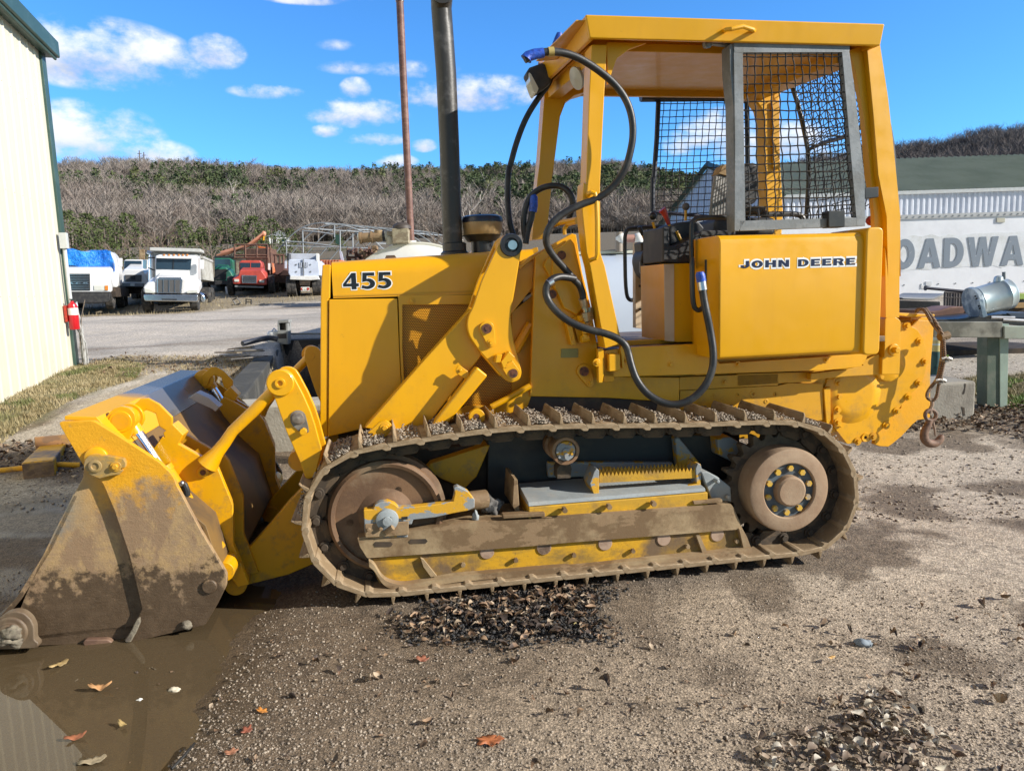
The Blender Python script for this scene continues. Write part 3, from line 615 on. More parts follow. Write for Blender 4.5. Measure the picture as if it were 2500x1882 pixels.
# frame bars as prisms
def bar(c,s,y,t,parent,mat=GUARD,name='guard_frame',bev=.003):return MB().prism(L(c,s,y),y,y+t).done(name,mat,parent,bev)
gm=MB();
for s_ in ('172,85 1116,82 1112,160 176,163','172,163 245,163 266,1530 212,1612 178,1612 182,900','1052,160 1112,160 1160,500 1236,1200 1240,1572 1168,1575 1168,1505','218,1530 1168,1505 1168,1575 222,1612'):
    gm.prism(L(15,s_,yg-.012),yg-.012,yg+.02)
gm.prism(L(15,'135,100 172,85 182,900 178,1612 175,1620 165,600 138,310',yg),yg-.005,yg+.08)
g1=gm.done('side_guard_frame',GUARD,root,.002)
weave(quadfn(*q,wob=.004),13,19,.0034,.005).done('wire_mesh',WIRE,g1)
m=MB().prism(L(15,'942,1448 1078,1445 1076,1582 944,1585',yg-.03),yg-.03,yg+.03);m.done('guard_latch',BLK,g1,.004);MB().prism(L(15,'1236,1260 1350,1252 1350,1338 1238,1352',yg),yg,yg+.05).done('guard_latch',BLK,g1,.004)
m=MB().prism(L(11,'1770,375 1800,360 1960,365 2020,395 2000,415 1830,395 1815,425 1780,420',yg+.02),yg+.02,yg+.05);m.bolt(*P3(11,1803,405,yg+.02),.01,.01);m.done('guard_hinge',GUARD,g1,.003)
# far guard
yf=1.50
FR=simple('navy_black_frame',(.012,.014,.03),rough=.4)
gm=MB();gm.tube([P3(11,1195,872,yf),P3(11,2170,866,yf)],.034,8);gm.tube([P3(11,1355,900,yf),P3(11,1340,1250,yf),P3(11,1310,1659,yf),P3(13,518,300,yf),P3(13,512,760,yf)],.017,8);gm.tube([P3(11,2150,860,yf),P3(11,2160,1659,yf),P3(13,1700,860,yf)],.017,8)
gm.tube([P3(13,512,760,yf),P3(13,1690,860,yf)],.012,8)
g2=gm.done('side_guard_frame',FR,root);m=MB().cyl(P3(11,1208,800,yf),P3(11,1208,850,yf),.012);m.done('guard_stud',STEEL,g2)
q=[P3(11,1375,905,yf),P3(11,2150,900,yf),P3(13,1690,870,yf),P3(13,515,940,yf)]
weave(quadfn(*q,wob=.003),13,19,.0030,.004).done('wire_mesh',WIRE,g2)
# rear guard: profile at far side, extruded to the near side
pf=[P3(15,*p_,1.36) for p_ in ((635,405),(700,610),(755,850),(775,960),(782,1200),(760,1520))]
def rear(s,t_):
    k=t_*(len(pf)-1);i=min(int(k),len(pf)-2);f=k-i;p=Vector(pf[i])*(1-f)+Vector(pf[i+1])*f
    bow=.05*math.sin(math.pi*s);w_=.006*math.sin(9*t_+14*s)
    return Vector((p.x+bow+w_*.5-s*(.10+.22*(1-t_)**1.5),1.36-.98*s+w_,p.z+w_)),Vector((1,0,0))
m=weave(rear,22,28,.0031,.006);
gm=MB().tube([rear(0,k/12)[0] for k in range(13)],.015,8);gm.tube([rear(1,k/12)[0] for k in range(13)],.015,8);gm.tube([rear(k/12,.58)[0] for k in range(13)],.011,8);gm.tube([rear(k/12,0)[0] for k in range(13)],.011,8)
g3=gm.done('rear_guard_frame',BLK,root);m.done('wire_mesh',WIRE,g3)
# red tail lamp rag
MB().sphere(P3(8,1297,1325,.45),.035,10,(1,.6,.8)).done('red_rag',REDP,root)
# work lamps
def lamp(c,cx_,cy_,y,r_):
    m=MB();fc=Vector(P3(c,cx_-25,cy_+10,y));
    A=L(c,'150,680 180,630 290,590 320,605 365,700 380,760 310,820 240,858 215,800',y)
    m.prism(A,y-.05,y+.06);o=m.done('work_lamp',BLKM,root,.012,3);return o
lp=lamp(11,245,720,1.05,.07)
b0=Vector(P3(11,188,650,1.04));b1=Vector(P3(11,272,810,1.04))
m=MB().prism(rounded(L(11,'186,655 205,668 275,800 255,850 235,835 200,740',.99),.008),.985,1.10);m.done('lamp_lens',simple('lamp_glass',(.62,.6,.5),rough=.1),lp)
m=MB().tube([P3(11,300,600,1.05),P3(11,300,560,1.05),P3(11,350,580,1.05)],.008);m.cyl(P3(11,275,570,1.05),P3(11,320,580,1.05),.012);m.done('lamp_bracket',simple('pinkish_rust',(.35,.2,.15)),lp)
m=MB().lathe(P3(11,640,700,.62),(-.9,-.2,-.35),[(0,0),(.05,.0),(.058,.012),(.058,.02),(0,.03)],20);m.done('work_lamp',simple('grey_lamp',(.4,.4,.36),rough=.3),root)
# ------------------------------------------------ hydraulic hoses
def hose(c_pts,r=.0168,cap=None,fer=None,name='hydraulic_hose',ch=3):
    pts=[P3(c,a_,b_,y) for c,a_,b_,y in c_pts];o=MB().tube(chaikin(pts,ch,False),r,14).done(name,RUB,root);return o
h1=hose([(11,150,540,.10),(11,260,480,.10),(11,420,462,.10),(11,600,500,.12),(11,800,620,.14),(11,980,770,.15),(11,1100,960,.15),(11,1135,1200,.15),(11,1090,1430,.15),(12,1560,130,.16),(12,1400,340,.18),(12,1200,480,.2),(12,1000,545,.2),(12,760,660,.2),(12,590,800,.2),(12,510,960,.2),(12,520,1100,.22),(12,620,1260,.24),(12,790,1440,.27),(12,900,1580,.28),(14,960,240,.29),(14,1010,360,.30),(14,1015,440,.30)],.0168)
MB().tube([P3(11,320,478,.10),P3(11,240,490,.10),P3(11,180,510,.10),P3(11,165,535,.10)],[.021,.023,.023,.027],14).done('hose_cap',BLUE,h1)
MB().cyl(P3(11,362,470,.1),P3(11,412,467,.1),.0205).done('hose_band',simple('tan_label',(.45,.33,.1)),h1)
m=MB();m.cyl(P3(14,1005,435,.30),P3(14,1030,520,.31),.020,n=14);m.cyl(P3(14,1030,520,.31),P3(14,1042,570,.31),.017,n=6);m.cyl(P3(14,1042,570,.31),P3(14,1050,620,.31),.013,n=12);m.cyl(P3(14,1050,625,.31),P3(14,1062,690,.31),.022,n=6);m.cyl(P3(14,1062,690,.31),P3(14,1075,740,.31),.018,n=6);m.cyl(P3(14,1075,740,.31),P3(14,1080,800,.33),.012)
m.cyl(P3(14,1095,560,.33),P3(14,1110,720,.33),.020,n=6);m.done('hose_fitting',simple('zinc_fitting',(.50,.42,.25),(.55,.5,.4),rough=.35,metal=.7),h1)
h2=hose([(14,900,170,.27),(14,800,150,.25),(14,690,140,.23),(14,590,180,.21),(14,520,260,.2),(14,510,380,.2),(14,560,500,.19),(14,680,640,.17),(14,860,770,.15),(14,1100,860,.13),(14,1300,900,.12),(14,1480,970,.11),(14,1590,1060,.10),(14,1630,1180,.10),(2,1075,1230,.08),(2,1120,1360,.06),(2,1220,1480,.03),(2,1380,1550,.0),(2,1520,1520,-.02),(2,1640,1420,-.03),(2,1705,1280,-.03),(2,1715,1150,-.02),(2,1690,980,-.0),(2,1660,840,.0),(2,1640,740,.01),(2,1628,660,.015)],.0175)
MB().cyl(P3(2,1630,660,.015),P3(2,1620,590,.02),.021).done('hose_ferrule',STEEL,h2);MB().tube([P3(2,1620,592,.02),P3(2,1610,540,.02),P3(2,1608,518,.02)],[.022,.022,.016],12).done('hose_cap',BLUE,h2)
MB().cyl(P3(14,600,200,.21),P3(14,540,240,.205),.0205).done('hose_band',STEEL,h2)
h3=hose([(11,430,500,1.1),(11,400,640,1.1),(11,370,760,1.1),(11,290,860,1.1),(11,160,1060,1.1),(11,70,1300,1.1),(11,20,1500,1.1),(12,10,60,1.1),(12,-10,450,1.05),(12,20,800,1.0),(12,70,960,1.0)],.017)
MB().cyl(P3(11,412,450,1.1),P3(11,435,400,1.1),.018).done('hose_ferrule',STEEL,h3);MB().tube([P3(11,430,410,1.1),P3(11,460,350,1.1),P3(11,465,300,1.1)],[.022,.026,.016],12).done('hose_cap',BLUE,h3)
h4=hose([(12,245,1060,.95),(12,215,900,.95),(12,210,700,.95),(12,270,480,.95),(12,400,350,.93),(12,560,295,.9),(12,720,300,.88),(12,830,380,.86),(12,880,500,.86),(12,860,640,.88),(12,820,740,.9)],.017)
h5=hose([(12,240,1080,.93),(12,265,900,.93),(12,310,760,.93),(12,330,650,.93)],.018)
MB().tube([P3(12,335,650,.93),P3(12,348,560,.93),P3(12,350,450,.93),P3(12,340,420,.93)],[.023,.024,.022,.014],12).done('hose_cap',BLUE,h5)
rod('valve_pipe',[P3(12,540,850,.8),P3(12,700,800,.78),P3(12,930,755,.6)],.014,YEL)
rod('valve_pipe',[P3(12,768,960,.7),P3(12,765,870,.7),P3(12,810,820,.7),P3(12,930,790,.6)],.011,YEL)
# ------------------------------------------------ tracks
loop=[(893,1463),(848,1447),(804,1431),(770,1393),(745,1351),(732,1300),(730,1254),(742,1205),(766,1160),(800,1122),(853,1098),(947,1084),(1045,1068),(1128,1056),(1211,1046),(1287,1040),(1455,1036),(1560,1036),(1699,1034),(1849,1028),(1951,1026),(2008,1042),(2053,1077),(2085,1126),(2102,1181),(2101,1230),(2089,1270),(2064,1310),(2028,1345),(1990,1365),(1943,1376),(1880,1382)]
lp_=[U(u,v,0.0) for u,v in loop]
zb_=lp_[0][1];lp_[-1]=(lp_[-1][0],zb_);
lp_=[(x,max(z,.045)) for x,z in lp_]
def resample(p,n):
    p=p+[p[0]];d=[0]
    for a_,b_ in zip(p,p[1:]):d.append(d[-1]+math.dist(a_,b_))
    T=d[-1];o=[];j=0
    for i in range(n):
        t_=T*i/n
        while d[j+1]<t_:j+=1
        f=(t_-d[j])/(d[j+1]-d[j]);o.append((p[j][0]*(1-f)+p[j+1][0]*f,p[j][1]*(1-f)+p[j+1][1]*f))
    return o,T
for _ in range(2):
    rs,T=resample(lp_,90);lp_=[((rs[i-1][0]+2*rs[i][0]+rs[(i+1)%90][0])/4,(rs[i-1][1]+2*rs[i][1]+rs[(i+1)%90][1])/4) for i in range(90)]
NS=round(T/.152);tp,T=resample(lp_,NS);PI=T/NS
# shoe mesh (local: x along travel, y across, z outward); origin = path point
SW=.37
sp_=[(-.006,-.004),(.0,-.012),(.02,-.012),(PI*.85,-.012),(PI+.004,-.017),(PI+.012,-.012),(PI+.006,.004),(PI*.88,.003),(.052,.003),(.040,.050),(.031,.050),(.022,.006),(.0,.007)]
# vane with chamfered ends: plate prism + separate tapered vane
pl=[(-.003,.003),(.0,-.019),(PI*.80,-.019),(PI*.90,-.030),(PI+.004,-.030),(PI+.010,-.022),(PI+.004,-.004),(PI*.9,.005)]
mb=MB().prism(pl,0,SW)
def vane(m,s0,h=.052,c=.03):
    a_=[(s0-.008,0,.004),(s0+.012,0,.004),(s0+.012,SW,.004),(s0-.008,SW,.004)]
    b_=[(s0-.003,.006,h-c*.5),(s0+.005,.006,h-c*.5),(s0+.005,SW-.006,h-c*.5),(s0-.003,SW-.006,h-c*.5)]
    c__=[(s0-.002,.022,h),(s0+.004,.022,h),(s0+.004,SW-.022,h),(s0-.002,SW-.022,h)]
    m.hexa(a_,b_);m.hexa(b_,c__)
vane(mb,.03)
for yy in (.10,.15,.23,.28):
    for ss in (.075,.115):mb.cyl((ss,yy,.004),(ss,yy,.014),.010,n=6)
shoe0=mb.done('track_shoe',TRK,None,.002);shoe_me=shoe0.data
mb=MB()
for y_ in (.135,.235):
    mb.prism([(0.004,-.015),(PI*.97,-.015),(PI*.97,-.060),(PI*.80,-.092),(PI*.22,-.092),(.004,-.060)],y_,y_+.035)
mb.cyl((.008,.125,-.050),(.008,.285,-.050),.026,n=14);mb.cyl((.008,.112,-.050),(.008,.125,-.050),.017,n=10)
link0=mb.done('track_link',LNK,None,.004);link_me=link0.data
bpy.data.objects.remove(shoe0);bpy.data.objects.remove(link0)
tracks=[]
for k,yo in enumerate((0,ML-SW)):
    tr=bpy.data.objects.new('track',None);COL.objects.link(tr);tr.parent=root;tr.empty_display_size=.2;tr.location=(0,yo,0);tracks.append(tr)
    for i in range(NS):
        a_=Vector(tp[i]);b_=Vector(tp[(i+1)%NS]);d=(b_-a_).normalized();nx,nz=-d.y,d.x
        M=Matrix(((d.x,0,nx,a_.x),(0,1,0,0),(d.y,0,nz,a_.y),(0,0,0,1)))
        if M.to_3x3().determinant()<0:pass
        for nm,me in (('track_shoe',shoe_me),('track_link',link_me)):
            o=bpy.data.objects.new(nm,me);COL.objects.link(o)
            if nm=='track_shoe' or True:
                bmod=o.modifiers.new('bevel','BEVEL');bmod.width=.002;bmod.segments=1;bmod.limit_method='ANGLE'
            o.parent=tr;o.matrix_local=M
# ------------------------------------------------ wheels and frame for both sides
ic=U(943,1262,.10);dr=U(1926,1197,.03)
def wheels(yf_):
    """yf_ maps near-side depth to actual depth"""
    y=yf_;ax=(0,y(1)-y(0),0)
    R0=.262
    prof=[(R0-.03,.0),(R0-.014,.0),(R0,.012),(R0,.05),(R0-.004,.052),(R0+.02,.06),(R0+.02,.14),(R0-.02,.15),(R0-.02,.18)]
    m=MB().lathe((ic[0],y(.10),ic[1]),ax,[(R0-.032,.03),(R0-.03,.006)]+prof[1:],56)
    m.lathe((ic[0],y(.10),ic[1]),ax,[(0.0,-.005),(.075,-.005),(.10,.004),(.13,.03),(.20,.045),(R0-.03,.028)],56)
    o=m.done('idler_wheel',IDL,root,0,ang=30)
    for dx,dz in ((.062,.115),(-.165,-.02)):
        MB().cyl((ic[0]+dx,y(.131),ic[1]+dz),(ic[0]+dx,y(.128),ic[1]+dz),.016,n=18).done('wheel_hole',DKIN,o)
IDL=chipped('idler_rust',(.125,.068,.035),(.18,.10,.05),(.25,.175,.105),.45,.6,5,rough=.7)
wheels(lambda a_:a_);wheels(lambda a_:ML-a_)
YB_=simple('yellow_bolt',(.6,.36,.03),(.35,.28,.2),scale=30)
def drive(y):
    Rr=.212;ax=(0,y(1)-y(0),0)
    m=MB().lathe((dr[0],y(.02),dr[1]),ax,[(.137,.045),(.137,.004),(.142,0),(Rr-.014,.0),(Rr-.003,.005),(Rr,.016),(Rr,.05),(Rr-.006,.17),(Rr-.03,.20)],64)
    o=m.done('final_drive_hub',TRKD,root,0,ang=30)
    m=MB().lathe((dr[0],y(.02),dr[1]),ax,[(0,.022),(.137,.022),(.137,.04)],48);r_=m.done('hub_recess',simple('slate_hub_paint',(.085,.11,.13),(.06,.07,.08),rough=.5),o)
    for i in range(10):
        t_=rad(36*i+14);p=(dr[0]+.112*math.cos(t_),dr[1]+.112*math.sin(t_))
        MB().cyl((p[0],y(.042),p[1]),(p[0],y(.026),p[1]),.0155,n=6).done('hub_bolt',YB_,o)
    MB().lathe((dr[0],y(.042),dr[1]),ax,[(0,-.045),(.066,-.045),(.076,-.036),(.078,0)],36).done('hub_cap',TRKD,o)
    # toothed sprocket
    N=23;p=[]
    for i in range(N):
        for da,rr in ((0,.245),(.25,.285),(.45,.285),(.7,.245)):
            t_=2*math.pi*(i+da)/N;p.append((dr[0]+rr*math.cos(t_),dr[1]+rr*math.sin(t_)))
    MB().prism(p,min(y(.155),y(.215)),max(y(.155),y(.215))).done('drive_sprocket',LNK,root,.004)
TRKD=chipped('dusty_hub_rust',(.26,.165,.10),(.31,.205,.125),(.38,.275,.18),.4,.6,4,rough=.8)
drive(lambda a_:a_);drive(lambda a_:ML-a_)
# near track frame
fr=L(5,'752,1000 1095,962 1500,900 2212,862',.06)+L(6,'-10,897 1190,810 1205,830 1262,962 0,1060',.06)+L(5,'2100,1045 1500,1092 820,1140 770,1060',.06)
m=MB().prism(rounded(fr,.006,2),.06,.34)
beam=m.done('track_frame',RUSTP,root,.005)
for s_ in ('862,1045 875,1030 980,1030 992,1045 980,1062 875,1064','1100,1028 1115,1012 1215,1010 1228,1024 1215,1040 1112,1042'):
    MB().prism(L(5,s_,.058),.0575,.061).done('frame_slot',DKIN,beam,smooth=False)
# lower rock guard: recessed plate, flange strip, ribs
pl=L(5,'830,1130 900,1290 1050,1325 1400,1265 2212,1200',.11)+L(6,'0,1215 900,1140 1310,1085 1255,955 0,1055',.08)
gd=MB().prism(pl,.08,.092).done('rock_guard',chipped('muddy_rock_guard',(.60,.32,.008),(.30,.18,.03),(.15,.095,.05),.42,.56,5,rough=.7),root)
def strip(pts_top,th,y0,y1,mat,par,name):
    """strip hanging below a polyline of local pts"""
    p=pts_top+[(x,z-th) for x,z in pts_top[::-1]];return MB().prism(p,y0,y1).done(name,mat,par,.004)
fl=chaikin(L(5,'830,1150 868,1180 905,1250 950,1292 1050,1318 1180,1300 1400,1255 1600,1240 2212,1188',.045)+L(6,'200,1195 900,1118 1080,1105 1310,1070',.045),2,False)
m=MB();
p=fl+[(x,z-.030) for x,z in fl[::-1]];m.prism(p,.035,.10);m.prism(L(6,'1262,962 1288,1010 1316,1085 1300,1110 1270,1090 1240,960',.05),.05,.10)
m.prism(L(5,'1180,1140 1200,1150 1290,1262 1250,1268 1200,1200',.06),.06,.12);m.prism(L(6,'985,1005 1005,1000 1055,1115 1025,1118',.06),.06,.12);m.done('guard_flange',RUSTP,gd,.003)
for (c_,x,y) in ((5,1465,1177),(5,1820,1147),(6,245,1112),(6,598,1087),(6,925,1060),(6,1218,1028)):
    m=MB().bolt(*P3(c_,x,y,.08),.012,.016,False);m.done('guard_bolt',RUSTP,gd)
RD=simple('worn_roller_face',(.40,.28,.20),(.30,.2,.14),rough=.6,scale=20)
for (c_,x,y,r_) in ((5,1625,1105,50),(5,2010,1075,50),(6,65,1080,46),(6,430,1055,46),(6,780,1028,46),(6,1100,1003,46)):
    a_=P3(c_,x,y-14,.094);q=pxm(c_,r_,.1)
    o=MB().lathe(a_,(0,-1,0),[(q*1.75,0),(q*1.75,.003),(q*1.2,.004)],26).done('roller_recess',LNK,root)
    MB().lathe(a_,(0,-1,0),[(0,.02),(q*.9,.02),(q,.014),(q,0)],24).done('roller_end',RD,o)
# recoil/adjuster bracket on idler
ab=L(5,'795,815 860,810 872,780 905,762 960,757 1005,775 1030,797 1120,795 1260,780 1400,758 1412,700 1405,665 1430,655 1500,690 1545,745 1545,800 1500,820 1400,838 1280,865 1130,882 1120,912 1095,915 1095,1000 805,1003',.055)
adj=MB().prism(ab,.055,.10).done('idler_bracket',GRYY,root,.004,3)
m=MB().lathe(P3(5,955,880,.055),(0,-1,0),[(pxm(5,75,.05),0),(pxm(5,72,.05),.012),(pxm(5,40,.05),.02),(pxm(5,30,.05),.02),(pxm(5,30,.05),.034),(0,.036)],30);m.bolt(*P3(5,985,858,.05),.006,.014,False);m.bolt(*P3(5,920,878,.05),.004,.014,False);m.done('bracket_hub',GRYL,adj,.001)
m=MB().prism(L(5,'805,912 1100,893 1098,985 808,1003',.045),.045,.056)
for q in ((830,942),(912,936)):m.bolt(*P3(5,*q,.045),.010,.014,False)
m.cyl(P3(5,945,968,.045),P3(5,995,930,.03),.013,n=10);m.done('adjuster_plate',RUSTP,adj,.003)
for q in ((875,970),(1025,960)):MB().box(P3(5,q[0]-22,0,.044)[0],P3(5,q[0]+22,0,.044)[0],.0435,.046,P3(5,0,q[1]+10,.044)[2],P3(5,0,q[1]-10,.044)[2]).done('plate_slot',BLK,adj,smooth=False)
MB().cyl(P3(5,1450,760,.12),P3(5,1620,740,.16),.045,n=16).done('recoil_rod',RUSTP,root)
# grey deck over the frame with yellow skirt
vert=L(5,'1880,845 2212,822',.09)+L(6,'0,825 1040,735 1040,790 970,815 0,890',.09)+L(5,'1880,905',.09)
zv=[p[1] for p in vert]
xl=L1(5,1870,600,.2)[0];xr_=L1(6,1040,700,.1)[0]
zt_=L1(6,700,765,.09)[1];zk=L1(6,700,640,.30)[1]
m=MB();zb2=L1(6,700,855,.09)[1]
m.hexa([(xl,.075,zb2),(xr_,.075,zb2),(xr_,.34,zb2),(xl,.34,zb2)],[(xl,.075,zt_),(xr_,.075,zt_),(xr_,.34,zt_+.0),(xl,.34,zt_)])
skirt=m.done('frame_skirt',YDIRT,root,.006)
for q in ((185,838),(450,818),(715,800)):
    MB().bolt(*P3(6,*q,.075),.014,.03,False).done('skirt_bolt',RUSTP,skirt)
m=MB();m.hexa([(xl,.078,zt_+.002),(xr_-.01,.078,zt_+.002),(xr_-.01,.35,zt_+.002),(xl,.35,zt_+.002)],[(xl,.085,zt_+.02),(xr_-.01,.085,zt_+.02),(xr_-.01,.35,zk),(xl,.35,zk)])
m.done('deck_plate',GRYL,root,.004)
MB().prism(L(5,'1810,605 1835,610 1850,830 1830,838 1800,790',.12),.12,.36).done('frame_end_plate',RUSTP,root,.003)
MB().prism(L(5,'1735,850 2020,833 2022,860 1738,876',.05),.05,.10).done('frame_pad',RUSTP,root,.004)
m=MB().prism(L(6,'1012,620 1050,618 1110,648 1165,690 1190,712 1195,800 1075,785 1050,720',.12),.12,.26);m.bolt(*P3(6,1165,765,.12),.015,.02,False);m.bolt(*P3(6,1075,655,.16),.012,.06,False);m.done('deck_end_bracket',GRYL,root,.006)
MB().prism(L(6,'965,795 1140,783 1140,803 970,816',.06),.06,.09).done('deck_rail',RUSTP,root,.003)
# toothed step
m=MB();t0=Vector(P3(6,402,648,.14));t1=Vector(P3(6,985,617,.14));N=26;up=[]
for i in range(N+1):
    p=t0.lerp(t1,i/N);up.append((p.x,p.z));
    if i<N:
        p=t0.lerp(t1,(i+.5)/N);up.append((p.x,p.z+.022))
bt=L(6,'985,655 402,685',.14);m.prism(up+bt,.14,.146)
m.prism(up+bt,.235,.241);stp=m.done('boot_step',YDIRT,root)
for s_ in ('345,690 372,615 385,597 400,612 400,755 412,768 372,765','980,600 992,568 1010,572 1016,600 1012,690 1000,715 930,720 918,705 985,690'):
    MB().prism(L(6,s_,.13),.13,.25 ).done('step_end',GRYY,stp,.003)
# carrier roller
cr_=P3(6,200,495,.13);m=MB().lathe(cr_,(0,1,0),[(.0,.012),(.050,.012),(.053,0),(.066,.0),(.070,.008),(.070,.05),(.060,.055),(.060,.13),(.072,.14),(.072,.19)],40);co=m.done('carrier_roller',chipped('roller_rust',(.22,.12,.06),(.30,.18,.09),(.2,.14,.1)),root,0,ang=30)
m=MB().lathe(cr_,(0,-1,0),[(.05,-.010),(.046,.002),(.020,.006),(.018,.014),(0,.015)],28);m.prism(L(6,'190,495 210,490 230,540 215,552 195,540',.115),.115,.125)
for q in ((148,497),(160,530),(228,455),(235,510)):m.bolt(*P3(6,*q,.12),.007,.008,False)
m.done('roller_cap',GRYY,co)
MB().prism(L(6,'150,600 170,570 225,565 235,600 230,655 150,660',.22),.22,.30).done('roller_bracket',LNK,root)
# inner dark chassis, visible behind the track
m=MB().prism(L(6,'-270,400 2,405 500,395 830,395 1180,400 1240,700 1180,860 -270,900',.40),.40,ML-.40)
m.done('main_frame',GRYD,root,.01)
m=MB().prism(L(6,'855,415 880,412 1000,560 1010,640 870,640 870,560',.34),.34,.40);m.prism(L(6,'1110,420 1190,410 1240,440 1250,500 1200,560 1120,520',.3),.30,.40);m.prism(L(6,'90,560 840,560 870,640 95,655',.36),.36,.40);m.done('frame_gusset',GRYY,root,.008)
m=MB().prism(L(5,'1215,540 1250,500 1620,380 1650,380 1560,590 1480,670 1330,610',.38),.38,ML-.38);m.done('engine_cradle',YELD,root,.006)
x0=L1(5,480,600,.45)[0];MB().box(x0+.25,L1(6,1250,0,.45)[0],.45,ML-.45,.30,.62).done('belly_pan',DKIN,root,.01)
# far frame, simple but whole
m=MB().prism(rounded(fr,.006,2),ML-.34,ML-.06);m.done('track_frame',RUSTP,root,.005)
# axle stub + drive casing
MB().cyl((dr[0],.22,dr[1]),(dr[0],ML-.22,dr[1]),.13,n=28).done('final_drive_axle',LNK,root)
MB().cyl((ic[0],.25,ic[1]),(ic[0],.34,ic[1]),.05).done('idler_axle',LNK,root);MB().cyl((ic[0],ML-.34,ic[1]),(ic[0],ML-.25,ic[1]),.05).done('idler_axle',LNK,root)
# ------------------------------------------------ winch housing at the rear
wp=rounded(L(16,'255,850 402,845 400,835 800,800 1000,790 1010,210 1078,232 1200,300 1265,400 1302,540 1308,700 1270,860 1200,960 1060,1100 950,1250 830,1400 700,1510 660,1560 410,1590 260,1400',.46),.008)
m=MB().prism(wp,.46,ML-.50);wn=m.done('winch_housing',YEL,root,.006)
op=L(16,'1128,188 1330,192 1372,262 1365,400 1345,610 1335,800 1330,1290 1290,1305 1190,1318 1130,1370 1010,1500 900,1590 860,1618 760,1612 700,1590 712,1540 700,1500 1000,1180 1120,300',.50)
MB().prism(op,.49,.52).done('winch_side_plate',chipped('scraped_yellow',(.78,.37,.006),(.74,.34,.006),(.60,.33,.06),.5,.7,3,rough=.45),root,.004)
for q in ((1080,255),(1225,430),(1285,658),(1215,900),(1095,1060),(965,1220),(845,1380),(525,1560),(700,1505),(1010,685),(785,832),(935,822)):
    MB().bolt(*P3(16,*q,.458),.013,.014).done('winch_bolt',YEL,wn)
for q in ((307,905),(307,1055),(300,1200),(300,1345)):MB().bolt(*P3(16,*q,.442),.013,.014).done('winch_bolt',YEL,wn)
m=MB().lathe(P3(16,612,1515,.46),(0,-1,0),[(.010,.0),(.010,.004),(.024,.006),(.026,0)],22)
m.done('winch_plug',YEL,wn)
MB().cyl(P3(16,612,1515,.455),P3(16,612,1515,.4535),.009,n=4).done('drain_plug',DKIN,wn)
MB().prism(L(16,'252,850 402,840 400,1130 340,1340 350,1410 250,1360',.445),.445,.46).done('winch_flange',YEL,wn,.004)
a_=P3(16,470,1010,.46);m=MB().lathe(a_,(0,-1,0),[(.175,0),(.16,.008),(.13,.02),(.115,.024),(.10,.024),(0,.025)],40);dm=m.done('gear_case_bulge',YEL,wn,0,ang=60)
m=MB().lathe(P3(16,870,690,.46),(0,-1,0),[(.098,0),(.098,.016),(.09,.02),(.0,.02)],36);m.done('bearing_cover',YEL,wn,.003)
# top tray of the winch with lip
m=MB().prism(L(16,'985,108 1270,125 1395,125 1402,148 1260,150 1140,160 990,140',.42),.42,1.3);m.prism(L(16,'1125,160 1330,158 1330,192 1128,196',.50),.50,1.2);m.prism(L(16,'1200,185 1222,187 1150,260 1125,262',.47),.47,.50);m.done('winch_top_plate',YEL,root,.003)
x=P3(16,1200,85,.8);MB().cyl((x[0]-.12,.6,x[2]-.03),(x[0]-.12,1.2,x[2]-.03),.045,n=20).done('cable_drum',simple('brown_rope',(.16,.10,.06),rough=.8,scale=40,bump=.8),root)
MB().prism(L(3,'668,1420 720,1405 722,1659 690,1720 672,1500',.43),.43,.50).done('rear_drawbar_post',YEL,root,.004)
m=MB().prism(L(6,'1700,60 1790,60 1790,300 1620,270',.50),.50,.54);m.done('case_side',YEL,root)
